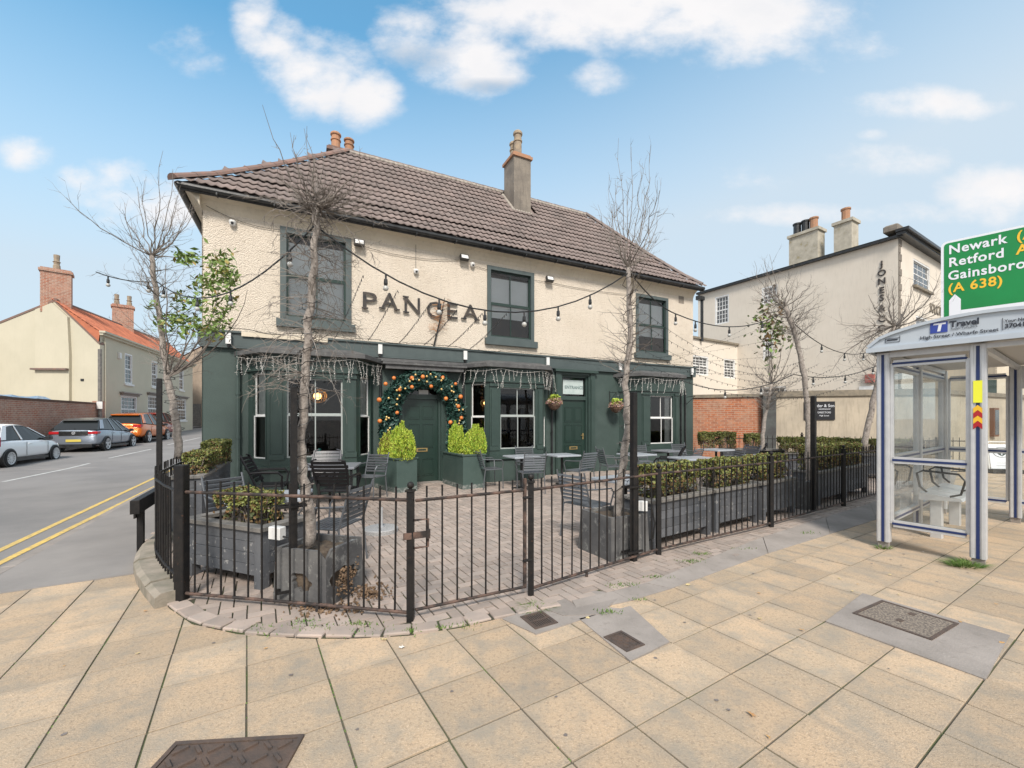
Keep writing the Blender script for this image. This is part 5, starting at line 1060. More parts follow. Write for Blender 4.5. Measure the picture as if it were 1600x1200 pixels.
def tb0(c, dn, p0):
    y = 6.1; node = ud(237, 400, y, p0)
    spray(c, node, [ud(u, v, y, p0) for u, v in [(252,235),(262,258),(243,262),(200,320),(215,290),(285,310),(300,335),(230,300),(268,290),(190,350),(205,345),(310,372),(275,340),(225,345),(296,300),(248,300),(258,320)]], .009, 9, .34, dep=.4)
    for k in range(75): q = dn[int(random.uniform(.45, .98) * (len(dn) - 1))]; a = random.uniform(0, 6.28); curve_branch(c, q, (math.cos(a), math.sin(a), random.uniform(.1, .8)), random.uniform(.3, .85), .006, 7, .06, 0, .14, 3, 4, .22)
    for (u, v) in [(345,500),(365,440),(330,520),(300,430),(350,410),(290,500),(310,470),(365,470),(270,510),(340,450)]: spray(c, dn[int(.42 * len(dn))], [ud(u, v, 6.1, p0)], .015, 4, .3, dep=.25)
t0 = bare_tree('tree with green leaves on its right side behind the curved railing', [(279,712),(277,670),(270,630),(262,590),(256,545),(250,500),(243,450),(237,400)], 6.1, .052, .030, tb0)
pts = []; lv = random.Random(3)
for (cu, cv_, ru, rv, n) in [(345,415,22,18,260),(360,440,14,16,160),(335,440,20,18,200),(300,402,18,10,120),(280,400,10,8,60),(315,470,22,18,150),(345,490,16,20,170),(295,505,30,16,260),(260,505,20,14,130),(325,515,26,14,190),(280,470,20,16,90),(310,440,14,12,80),(360,470,10,12,60),(235,480,12,10,30)]:
    for _ in range(int(n * .65)): q = P(lv.gauss(cu, ru * .55), lv.gauss(cv_, rv * .6), 6.1 + lv.gauss(0, .2)) - t0[1]; pts.append(tuple(q))
cards('leaves', np.array(pts), np.array([(0, -.3, 1)] * len(pts)), .042, [m_leafG, m_leafY], t0[0], 2.4, .8, kind='stuff', widths=[.86, .14])
def crown(c, dn, node, tg_, r, tw, tl, k1=60, rng_=(.55, .97), L_=(.3, .8)):
    spray(c, node, tg_, r, tw, tl, dep=.35)
    for k in range(k1): q = dn[int(random.uniform(*rng_) * (len(dn) - 1))]; a = random.uniform(0, 6.28); curve_branch(c, q, (math.cos(a), math.sin(a), random.uniform(.1, .9)), random.uniform(*L_), .007, 6, .05, 0, .15, 3, 4, .25)
def tb3(c, dn, p0): crown(c, dn, ud(1205, 600, 11.0, p0), [ud(u, v, 11.0, p0) for u, v in [(1180,560),(1188,520),(1200,490),(1212,500),(1225,520),(1235,550),(1195,540),(1215,540),(1205,515),(1228,570),(1183,580),(1242,560)]], .014, 9, .55, 60, (.7, .99), (.4, 1.0))
bt = bare_tree('round headed small tree in front of the brick wall and cream wall', [(1190,712),(1192,680),(1197,640),(1205,600)], 11.0, .055, .035, tb3); pts = [tuple(P(random.gauss(1205, 13), random.gauss(512, 22), 11 + random.gauss(0, .3)) - bt[1]) for _ in range(330)]
cards('leaves', np.array(pts), np.array([(0, 0, 1)] * len(pts)), .075, [m_box2, m_leafG, m_box3], bt[0], 2, .8, kind='stuff')
def tb4(c, dn, p0): crown(c, dn, ud(1226, 480, 7.7, p0), [ud(u, v, 7.7, p0) for u, v in [(1186,408),(1200,400),(1218,418),(1202,392),(1236,440),(1248,450),(1180,455),(1190,440),(1210,430),(1232,425),(1242,470),(1172,470),(1205,455)]], .012, 8, .4, 44, (.78, .99), (.3, .7))
bare_tree('leaning bare tree beside the tall black post in the long row of troughs', [(1262,790),(1264,740),(1262,690),(1263,650),(1258,600),(1250,555),(1240,515),(1226,480)], 7.7, .052, .038, tb4)
def tb5(c, dn, p0): crown(c, dn, ud(1398, 510, 9.6, p0), [ud(u, v, 9.6, p0) for u, v in [(1310,505),(1330,470),(1345,500),(1370,450),(1400,430),(1425,425),(1450,450),(1468,470),(1440,490),(1320,540),(1335,560),(1360,520),(1350,580),(1380,470),(1410,460),(1430,445),(1458,430),(1340,530),(1312,580)]], .016, 9, .6, 70, (.5, .98), (.5, 1.2))
bare_tree('rightmost spreading bare tree beside the bus shelter', [(1350,700),(1357,660),(1366,620),(1373,585),(1383,550),(1398,510)], 9.6, .062, .038, tb5)

# ------------------------------------------------------------------ string lights
def festoon(label, pts3, sag_, bulbs=(), r=.008):
    o = emp('festoon_lights', label, 'string lights', pts3[0], 0, 'festoon bulbs strung between the trees'); org = Vector(pts3[0]); line = []
    for a, b, s in zip(pts3, pts3[1:], sag_): line += sag(Vector(a) - org, Vector(b) - org, s, 14)
    MB().tube(line, r, 5).build('cable', m_wire, o); bm = MB().tube([(0, 0, 0), (0, 0, -.05)], .010, 5).lathe([(.014, -.11), (.02, -.09), (.017, -.05), (.01, -.045)], n=8).mesh('bulb_holder', m_gutter); gm_ = MB().ball((0, 0, -.135), .027, 8, 6).mesh('bulb', m_bulb, True)
    for f in bulbs:
        k = f * (len(line) - 1); i = int(min(k, len(line) - 2)); p = line[i].lerp(line[i+1], k - i); q = inst('bulb_holder', bm, o, p); g = inst('bulb', gm_, q)
a0, a1, a2 = P(205, 440, 6.0), P(492, 352, 3.78), P(984, 425, 5.0)
festoon('festoon cable from the leafy left tree to the tallest bare tree', [P(150, 425, 6.4), P(245, 440, 6.1), a1], [.05, .42], (.1, .42, .55, .69, .8, .95))
festoon('festoon cable across the lettering from the tallest tree to the slim tree', [a1, a2], [.62], (.18, .33, .47, .60, .72, .84))
festoon('festoon cable from the slim tree to the leaning tree', [a2, P(1060, 492, 6.0), P(1225, 487, 7.7)], [.08, .22], (.45, .58, .72, .88))
festoon('festoon cable from the leaning tree to the rightmost tree', [P(1235, 500, 7.7), P(1375, 543, 9.6)], [.35], (.3, .55, .78, .95)); festoon('lower festoon cable between the leaning tree and the rightmost tree', [P(1060, 592, 8.0), P(1240, 585, 7.7), P(1390, 560, 9.6)], [.25, .2], (.2, .35, .6, .75, .9))
def fairy(label, a, b, s):
    a, b = Vector(a), Vector(b); o = emp('fairy_lights', label, 'string lights', a, 0, 'thin fairy light strings above the forecourt'); ln = sag(Vector((0,0,0)), b - a, s, 16); MB().tube(ln, .0022, 3).build('wire', m_wire, o); mb = MB(); n = int((b - a).length / .14)
    for k in range(n): t = k / n * 16; i = int(t); p = ln[i].lerp(ln[min(16, i+1)], t - i); mb.tube([p, p + Vector((random.uniform(-.01, .01), 0, -.025))], .0045, 3)
    mb.build('bulbs', m_wire, o, kind='stuff')
for (s, du, lab) in [(2.2,0,'first'),(2.9,0,'second'),(3.6,0,'third'),(4.2,0,'fourth'),(4.8,0,'fifth'),(5.4,0,'sixth')]:
    k = (s - 2.2) / 3.2; fairy(lab + ' fairy light string from the left, falling from the long festoon to the green fascia', a1.lerp(a2, .12 + k * .42) + Vector((0, 0, -.40 - .25 * math.sin(k * 2))), F(s + .25, -.13, 3.42), .03)
for k, w_ in enumerate(('lowest', 'second lowest', 'middle', 'second highest', 'highest')):
    fairy(w_ + ' fairy light string fanning from the pub fascia to the right', F(7.2 + k * 1.3, -.13, 3.42), P(1195 + k * 9, 585 - k * 28, 8.4 + k * .5), .15)
    fairy(w_ + ' fairy light string from the slim tree to the far right trees', P(985, 470 + k * 22, 5.0), P(1260 + k * 20, 560 + k * 8, 8.6), .45)
for k in range(2): fairy(('upper', 'lower')[k] + ' fairy light string from the leaning tree to the rightmost tree', P(1240, 590 - k * 22, 7.7), P(1365, 545 + k * 25, 9.6), .25)
# wires and boxes on the trees and poles
def spiral(u0, v0, v1, y, r, turns, lab, tr):
    o = emp('wound_fairy_lights', lab, 'string lights', P(u0, v0, y), 0, 'fairy lights wound round the trunks'); mb = MB(); org = P(u0, v0, y); pts = []
    for i in range(turns * 8 + 1):
        f = i / (turns * 8); v = v0 + (v1 - v0) * f; c = None
        for (a, b) in zip(tr, tr[1:]):
            if (a[1] - v) * (b[1] - v) <= 0: c = a[0] + (b[0] - a[0]) * (v - a[1]) / (b[1] - a[1])
        c = c or u0; q = P(c, v, y) - org; an = i * math.pi / 4 + random.gauss(0, .2); pts.append(q + Vector((math.cos(an) * r, math.sin(an) * r, random.gauss(0, .01))))
        if i % 2 == 0: mb.tube([pts[-1], pts[-1] + Vector((math.cos(an) * .03, math.sin(an) * .03, random.uniform(-.02, .02)))], .004, 3)
    mb.tube(pts, .004, 3); mb.build('cable', m_wire, o)
spiral(482, 800, 470, 3.78, .060, 14, 'dark fairy lights wound round the trunk of the tallest tree', [(486,842),(482,800),(474,745),(472,690),(476,620),(479,550),(484,480),(489,420)])
spiral(968, 780, 430, 5.0, .075, 14, 'dark fairy lights wound round the slim tree right of the gate', [(966,806),(968,770),(974,720),(982,665),(976,600),(985,540),(984,480),(982,418)])
spiral(277, 670, 560, 6.1, .09, 7, 'fairy lights wound round the leafy left tree', [(279,712),(277,670),(270,630),(262,590),(256,545),(250,500)])
def jbox(u, v, y, lab):
    o = emp('junction_box', lab, 'junction box', P(u, v, y), R(-20), 'white junction boxes'); MB().bbox(-.07, .07, -.035, .035, -.055, .055, .006).build('case', m_white, o); MB().tube([(.06, 0, -.03), (.12, .02, -.04), (.15, .03, -.2), (.13, .03, -.38), (.02, .03, -.45)], .009, 6).build('cable', m_wire, o)
jbox(433, 832, 3.86, 'white junction box between the left trough and the broken pot'); jbox(1002, 790, 4.95, 'white junction box behind the black post at the first trough')

# ------------------------------------------------------------------ tables and chairs
def chair_metal():
    o = emp('metal_armchair', 'x', 'chair', (0, 0, 0)); m_ = m_metal           # seat faces +y, back at -y
    sl_ = MB().bbox(-.225, .225, -.020, .020, -.006, .006, .003).mesh('seat_slat', m_); bs = MB().bbox(-.225, .225, -.008, .008, -.017, .017, .003).mesh('back_slat', m_)
    for k in range(8): inst('seat_slat', sl_, o, (0, -.19 + k * .055, .445), (0, 0, 0))
    for k in range(7): inst('back_slat', bs, o, (0, -.235 - k * .016, .52 + k * .052), (R(-14), 0, 0))
    for s in (-1, 1):
        MB().tube([(s*.24, .22, 0), (s*.235, .20, .44), (s*.235, -.2, .44)], .012, 6).build('leg', m_, o); MB().tube([(s*.24, -.27, 0), (s*.235, -.215, .44), (s*.235, -.345, .90)], .012, 6).build('leg', m_, o)
        MB().tube([(s*.235, .20, .44), (s*.275, .21, .60), (s*.28, .16, .66), (s*.275, -.1, .67), (s*.238, -.285, .68)], .011, 6).build('arm', m_, o)
    return o
def chair_plastic(mt, nm):
    o = emp(nm, 'x', 'chair', (0, 0, 0)); mb = MB(); n = 9
    for k in range(7):                                                       # broad curved back of moulded slats
        z0 = .50 + k * .062; 
        for i in range(n):
            t0, t1 = -1 + 2 * i / n, -1 + 2 * (i + 1) / n; w = .24 + .012 * k - (.05 if k == 6 else 0)
            a, b = (t0 * w, -.20 - .035 * k - .03 * (1 - t0 * t0)), (t1 * w, -.20 - .035 * k - .03 * (1 - t1 * t1)); c_, d_ = (a[0], a[1] - .022), (b[0], b[1] - .022)
            mb.quad((a[0], a[1], z0), (b[0], b[1], z0), (d_[0], d_[1], z0 + .05), (c_[0], c_[1], z0 + .05)); mb.quad((a[0], a[1] + .012, z0), (c_[0], c_[1] + .012, z0 + .05), (d_[0], d_[1] + .012, z0 + .05), (b[0], b[1] + .012, z0))
    mb.build('backrest', mt, o); MB().bbox(-.23, .23, -.21, .23, .41, .445, .012).build('seat', mt, o)
    for s in (-1, 1):
        MB().tube([(s*.235, -.20, .42), (s*.27, -.31, .70), (s*.255, -.42, .93), (s*.17, -.45, .955)], [.02, .018, .018, .014], 6).build('back_frame', mt, o)
        MB().tube([(s*.25, .24, 0), (s*.235, .19, .42)], [.016, .024], 6).build('leg', mt, o); MB().tube([(s*.27, -.29, 0), (s*.235, -.18, .42)], [.016, .024], 6).build('leg', mt, o)
        MB().tube([(s*.235, .18, .42), (s*.285, .20, .60), (s*.29, .14, .665), (s*.285, -.1, .67), (s*.265, -.28, .66)], [.018, .018, .022, .022, .018], 6).build('arm', mt, o)
    return o
def table(label, u, v, sx, sy, rot, mt=None, y=None, base='ped'):
    c = G(u, v) if y is None else Vector(((u - 800) * y / FPX, y, 0)); o = emp('cafe_table', label, 'table', c, rot, 'cafe tables on the forecourt')
    MB().bbox(-sx, sx, -sy, sy, .715, .745, .008).build('tabletop', mt or m_tabtop, o)
    if base == 'ped': MB().tube([(0, 0, .03), (0, 0, .714)], .032, 8).build('column', m_gutter, o); MB().box(-sx * .7, sx * .7, -.03, .03, .0, .03).box(-.03, .03, -sy * .7, sy * .7, .0, .029).build('foot', m_gutter, o)
    else:
        for sxx in (-1, 1):
            for syy in (-1, 1): MB().box(sxx * (sx - .05) - .02, sxx * (sx - .05) + .02, syy * (sy - .05) - .02, syy * (sy - .05) + .02, 0, .714).build('leg', m_gutter, o)
    return c
CH = {'m': chair_metal(), 'b': chair_plastic(m_plast, 'plastic_armchair'), 'g': chair_plastic(m_gplast, 'plastic_armchair')}; used = set()
def chair(k, x, y, rot, lab, tilt=0):
    if k in used: o = tree_copy(CH[k])
    else: used.add(k); o = CH[k]
    o.location = (x, y, gz(x, y) + .022); o.rotation_euler = (tilt, 0, R(rot)); o['label'] = lab; o['group'] = 'chairs at the forecourt tables'; return o
FT = aP
def tb(label, x, y, sx, sy, rot, mt=None, base='ped'):
    o = emp('cafe_table', label, 'table', (x, y, .022), R(rot), 'cafe tables on the forecourt'); MB().bbox(-sx, sx, -sy, sy, .70, .735, .008).build('tabletop', mt or m_tabtop, o)
    if base == 'ped': MB().tube([(0, 0, .02), (0, 0, .699)], .032, 8).build('column', m_gutter, o); MB().box(-sx * .75, sx * .75, -.03, .03, 0, .02).box(-.03, .03, -sy * .75, sy * .75, 0, .019).build('foot', m_gutter, o)
    else:
        for a in (-1, 1):
            for b in (-1, 1): MB().bbox(a * (sx - .06) - .022, a * (sx - .06) + .022, b * (sy - .06) - .022, b * (sy - .06) + .022, 0, .699).build('leg', m_gutter, o)
    return o
m_tg = mat('grey_table_top', (.20,.21,.235), None, 3, .35)
tb('large grey table in front of the left bay window', -3.35, 7.75, .50, .46, 12, m_tg, 'legs')
chair('b', -2.86, 6.98, 0, 'black plastic armchair seen from behind at the large grey table'); chair('g', -3.72, 8.28, 190, 'charcoal plastic armchair on the window side of the large grey table'); chair('b', -4.22, 7.45, -72, 'black plastic armchair at the left end of the large grey table'); chair('m', -2.85, 8.42, 165, 'grey metal armchair between the large table and the left green planter')
tb('pale square table behind the left corner trough', -2.62, 4.72, .33, .33, 20); chair('m', -1.95, 4.60, 80, 'grey metal armchair seen from its side behind the broken pot'); chair('m', -3.25, 5.05, -115, 'grey metal armchair mostly hidden by the left corner hedge')
tb('left one of the pair of pale tables by the middle bay', .22, 9.75, .33, .33, 26); tb('right one of the pair of pale tables, in front of the entrance door', 1.20, 10.15, .33, .33, 26)
chair('m', -.50, 9.75, -65, 'metal armchair beside the right green planter'); chair('m', .40, 9.10, 15, 'metal armchair seen from behind at the left one of the paired tables'); chair('m', .42, 10.55, 200, 'metal armchair by the wall behind the paired tables'); chair('m', 1.50, 9.42, 40, 'metal armchair turned to the right one of the paired tables')
tb('pale square table behind the first trough', 1.62, 6.05, .34, .34, 33); chair('m', 1.02, 5.72, -50, 'slatted metal chair seen from the side next to the slim tree'); chair('m', 2.1, 6.7, 150, 'metal chair behind the first trough, across its table')
tb('pale table by the far right bay, behind the slim tree', 3.05, 10.35, .34, .34, 26); tb('small grey table between the far chairs', 4.25, 11.5, .32, .32, 26, m_tg); tb('pale square table behind the second trough', 4.00, 9.3, .42, .36, 15); tb('pale table farthest from the photo, by the far right corner of the pub', 5.75, 11.9, .36, .34, 26)
chair('m', 2.45, 10.3, -80, 'metal chair left of the table by the far right bay'); chair('m', 3.55, 11.4, 190, 'metal chair against the far right bay window'); chair('b', 3.62, 10.0, 62, 'dark armchair beside the slim tree table'); chair('m', 4.35, 10.55, 40, 'metal armchair in the middle of the far group'); chair('m', 4.95, 12.0, 200, 'pale metal chair at the far right corner of the pub')
chair('b', 6.25, 11.2, 60, 'black armchair right of the farthest table'); chair('m', 4.75, 9.45, 85, 'metal armchair right of the table behind the second trough'); chair('g', 5.45, 10.2, 100, 'charcoal armchair between the far tables and the round headed tree'); chair('b', 5.35, 9.15, 5, 'black armchair with its back to the second trough hedge')
tb('pale table behind the third trough', 5.9, 9.9, .36, .34, 30); chair('g', 6.6, 9.7, 60, 'charcoal armchair behind the leaning tree')
pb = emp('parasol_base', 'round speckled granite parasol base with steel tube on the bricks', 'parasol base', (-1.84, 5.93, .02)); MB().lathe([(.235, 0), (.235, .05), (.225, .062), (.001, .064)], n=32).build('base', m_granite, pb); MB().lathe([(.04, .064), (.04, .08), (.026, .085), (.026, .34), (.02, .34)], n=14).build('tube', m_alu, pb)
# ------------------------------------------------------------------ the left street
def frame(P0, d): 
    return emp_frame(P0, math.atan2(d.y, d.x))
hC = Vector((-23.8, 24.4, 0)); hd = Vector((-.373, .928, 0)).normalized()
hz = .35; yh = emp('rendered_house', 'pale green rendered two storey house with red pantile roof and white sash windows', 'house', (hC.x, hC.y, hz), math.atan2(hd.y, hd.x))   # local x along the street away from us, local -y towards the road?
# local frame: x = along street, y = left of it (away from the road)
def hx(u): return hit(hC, hd, u)
def hzv(u, v): p = hC + hd * hx(u); return zat(v, p.y) - hz
LEN = hx(301); EZ = 6.0
wins = []
for (u0, u1, v0, v1) in [(195,207,551,599),(237,246,563,604),(260,268,569,607),(280,287,574,609)]: wins.append((hx(u0), hx(u1), hzv(u0, v1), hzv(u0, v0), 0))
for (u0, u1, v0, v1) in [(189,214,617,660),(231,248,617,658),(276,291,622,657)]: wins.append((hx(u0), hx(u1), hzv(u0, v1) , hzv(u0, v0), 1))
def holedM(name, s0, s1, z0, z1, holes, y, m_, parent): return holed(name, s0, s1, z0, z1, holes, y, m_, parent, dep=.12)
yq = holedM('front_wall', 0, LEN, -.5, EZ + .25, [(a, b, c, d) for a, b, c, d, _ in wins], 0, m_yhouse, yh)
for (a, b, c, d, g) in wins:
    w = sash(yh, a, b, c, d, .03, fw=.10, rail=.05, bar=.03, cols=2 if not g else 4, rows=3, mf=m_white, mbar=m_white, mp=m_hglass, proud=.02)
    MB().box(a - .08, b + .08, -.08, -.001, c - .12, c).build('sill', m_white, w)
    if g: MB().box(a - .2, b + .2, -.22, -.001, d + .12, d + .20).box(a - .12, b + .12, -.12, -.001, d, d + .119).build('window_hood', m_conc, w)
MB().box(-.1, LEN + .1, -.28, -.001, EZ + .25, EZ + .36).box(-.05, LEN + .05, -.16, -.001, EZ + .12, EZ + .249).build('cornice', m_yhouse, yh)
MB().box(LEN - .01, LEN, 0.001, 7, -.5, EZ + .2).box(0.2, LEN, 6.9, 7, -.5, EZ).build('rear_walls', m_yhouse, yh)
# gable wall facing us, in world axes turned slightly
gd = Vector((-1, -.05, 0)).normalized(); gy = emp_part('gable_wall', yh); gy.parent = yh; gy.matrix_parent_inverse = Matrix.Identity(4)
ga = math.atan2(gd.y, gd.x) - math.atan2(hd.y, hd.x); gy.rotation_euler = (0, 0, ga)
GP = [(0, -.5), (0, 5.55), (2.5, 8.0), (5.7, 6.6), (11, 4.6), (11, -.5)]
MB().ext([(x, -.0, z) for x, z in GP], (0, -.25, 0)).build('wall', m_yhouse, gy)
MB().ext([(x, .001, z) for x, z in [(1.55, -.5), (1.55, 5.0), (1.65, 7.1), (2.5, 7.9), (3.4, 7.5), (3.4, 3.4), (3.7, 3.3), (3.7, -.5)]], (0, .16, 0)).build('chimney_breast', m_yhouse, gy)
for (z, x0, x1) in ((4.05, 1.56, 3.5), (1.1, 1.56, 3.85)): MB().box(x0, x1, .0, .34, z, z + .10).build('tile_ledge', m_ridge, gy)
MB().box(.88, 1.05, 0.001, .03, 3.45, 3.58).build('vent', m_gutter, gy)
vg = MB()
for (a, b) in zip(GP[1:5], GP[2:5]):
    d = Vector((b[0] - a[0], 0, b[1] - a[1])).normalized(); vg.ext([(a[0], .03, a[1]), (b[0], .03, b[1]), (b[0], .03, b[1] + .12), (a[0], .03, a[1] + .12)], (0, -.30, 0))
vg.build('verge', m_ridge, gy)
# roof in world coordinates expressed in house frame: ridge from gable apex along the street
inv = Matrix.Translation((hC.x, hC.y, hz)) @ Matrix.Rotation(math.atan2(hd.y, hd.x), 4, 'Z'); inv = inv.inverted()
def L(p): return inv @ Vector(p)
ap = hC + gd * 2.5 + Vector((0, 0, hz + 8.05)); ap2 = ap + hd * (LEN + 1.0); ap2.z += .35; e1_ = hC + Vector((0, 0, hz + 5.65)) - Vector((hd.y, -hd.x, 0)) * 0; e2_ = hC + hd * LEN + Vector((0, 0, hz + EZ + .30)); e1_ = hC + Vector((0, 0, hz + EZ + .30))
rf2 = MB(); A1, A2, B1_, B2_ = L(ap), L(ap2), L(e1_), L(e2_)
rf2.quad(B1_, B2_, A2, A1); back1 = L(hC + gd * 8 + Vector((0, 0, hz + 5.7))); back2 = L(hC + gd * 8 + hd * LEN + Vector((0, 0, hz + 5.7))); rf2.quad(A1, A2, back2, back1)
rf2.poly([B1_, A1, L(hC + gd * .1 + Vector((0, 0, hz + 5.6)))]); yroof = rf2.build('roof', m_tile2, yh)
tb_ = MB(); rv = []; t2m, _m = tile_mesh(.30, .42, .07, 1, 6, m_tile2, .06)
nu, nv = int((B2_ - B1_).length / .30), 11
for j in range(nv):
    for i in range(nu):
        f, g = (i + .5) / nu, j / nv; p = B1_.lerp(B2_, f).lerp(A1.lerp(A2, f), g); ex = (B2_ - B1_).lerp(A2 - A1, g).normalized(); ey = (A1.lerp(A2, f) - B1_.lerp(B2_, f)).normalized(); ezn = ex.cross(ey).normalized(); ey = ezn.cross(ex)
        if ezn.z < 0: ezn = -ezn
        M_ = Matrix(((ex.x, ey.x, ezn.x, p.x), (ex.y, ey.y, ezn.y, p.y), (ex.z, ey.z, ezn.z, p.z + .03), (0, 0, 0, 1))); tb_.add(t2m.v, t2m.f, 0, M_); rv += [random.random()] * len(t2m.f)
build_var(tb_, rv, 'pantiles', m_tile2, yroof)
rd = MB(); rd.tube([A1 + Vector((0,0,.05)), A2 + Vector((0,0,.05))], .12, 8); rd.build('ridge_tiles', m_ridge, yroof)
def wchim(parent, p, sx, sy, z0, z1, m_, pots, rz=0, capm=None, pm=None):
    o = MB().box(-sx, sx, -sy, sy, z0, z1).build('chimney', m_, parent, loc=L(p) if parent is yh else p, rz=rz); MB().box(-sx - .07, sx + .07, -sy - .07, sy + .07, z1, z1 + .14).box(-sx, sx, -sy, sy, z1 + .14, z1 + .22).build('chimney_cap', capm or m_, o)
    for (x, h_) in pots: MB().lathe([(.17, 0), (.15, .3), (.12, .34), (.14, .5 * h_), (.18, .55 * h_), (.12, .6 * h_), (.14, h_), (.09, h_)], (x, 0, z1 + .2), 8).build('chimney_pot', pm or m_buff, o)
wchim(yh, (ap.x - .35, ap.y + .45, hz), .62, .38, 7.4, 9.75, m_rbrick, [(0, .9)], R(-70)); q = ap + hd * 8.2; wchim(yh, (q.x, q.y, hz), .60, .40, 7.6, 9.6, m_rbrick, [(-.35, .8), (.35, .8)], R(-70))
MB().tube([(.35, -.08, 0), (.35, -.08, EZ)], .05, 6).build('downpipe', m_yhouse, yh)
MB().box(hx(184), hx(186.5), -.12, -.001, hzv(185, 560), hzv(185, 551)).build('alarm_box', m_white, yh)
up_ = emp('utility_post', 'grey timber post with a white notice at the corner of the pale house', 'post', G(156, 692)); py = G(156, 692).y
MB().tube([(0, 0, 0), (0, 0, zat(545, py) - .3)], .085, 8).build('shaft', m_gtop, up_); MB().box(-.02, .30, -.17, -.15, 1.9, 2.3).build('notice', m_white, up_)
# plain brown gable house beyond
bh = emp('brown_gabled_house', 'brown rendered house with a gable and red roof beyond the pale house', 'house', (-35.0, 44, .9)); m_bh = mat('brown_stone_render', (.40,.32,.25), (.30,.24,.185), .6, .95, .3, 10, streak=.4)
MB().ext([(x, 0, z) for x, z in [(-1, -1), (-1, 6.3), (3.0, 8.4), (7.5, 6.0), (7.5, -1)]], (0, .3, 0)).build('gable_wall', m_bh, bh); MB().quad((3.0, -.1, 8.5), (7.8, -.1, 5.9), (7.8, 12, 5.9), (3.0, 12, 8.5)).quad((3.0, -.1, 8.5), (-1.3, -.1, 6.2), (-1.3, 12, 6.2), (3.0, 12, 8.5)).build('roof', m_tile2, bh)
MB().box(7.2, 7.5, .3, 12, -1, 6).build('side_wall', m_bh, bh); MB().box(1.5, 2.6, -.05, -.001, -1, 2.3).build('gateway', m_gtop, bh)
fh = emp('distant_roof', 'dark tiled roof and hedge top peeping over the pale house at the far left', 'house', (-44, 32, 0)); MB().ext([(x, 0, z) for x, z in [(-6, 0), (-6, 6.5), (0, 8.4), (5, 6.8), (5, 0)]], (0, 6, 0)).build('roof', m_ridge, fh)
# brick garden wall
gw = emp('brick_garden_wall', 'red brick garden wall behind the parked cars', 'wall', (hC.x + .3, hC.y - .3, 0), math.atan2(-hd.y, -hd.x)); 
MB().box(0, 22, -.14, .14, -.3, 2.42).build('brickwork', m_rbrick, gw); MB().box(-.02, 22, -.17, .17, 2.421, 2.52).build('coping', mat('brick_coping', (.15,.085,.06), (.1,.06,.045), 9, .95, .5, 25), gw)
MB().box(-.02, .35, -.2, .2, -.3, 2.62).build('pier', m_rbrick, gw)
tp = emp('tarpaulin', 'blue tarpaulin lying behind the top of the brick wall', 'tarpaulin', (hC.x + 1.2, hC.y - 2.0, 2.5), math.atan2(-hd.y, -hd.x)); mb = MB(); n = 24
for i in range(n + 1):
    for j, (yy, zz) in enumerate(((-.9, .0), (-.6, .24), (-.3, .10))): mb.v.append((i * .6, -yy * -1 - 1.0 + 1.4 * 0, zz + random.uniform(-.06, .06)))
for i in range(n):
    for j in range(2): mb.f.append((i*3+j, i*3+j+1, i*3+j+4, i*3+j+3)); mb.m.append(0)
mb.build('sheet', mat('blue_tarp', (.12,.25,.42), (.35,.42,.48), 3, .6), tp)
wg = emp('wooden_gate', 'weathered wooden boarded gate at the far left behind the brick wall', 'gate', (-33.5, 26.5, 0)); 
for k in range(9): MB().box(k * .28, k * .28 + .26, 0, .03, 0, 3.5 + random.uniform(-.03, .03)).build('board', m_gtop, wg)
strip('far_pavement', m_tarmac, .03, 9.9, 12.2, 2, 60, 40, -.0035)
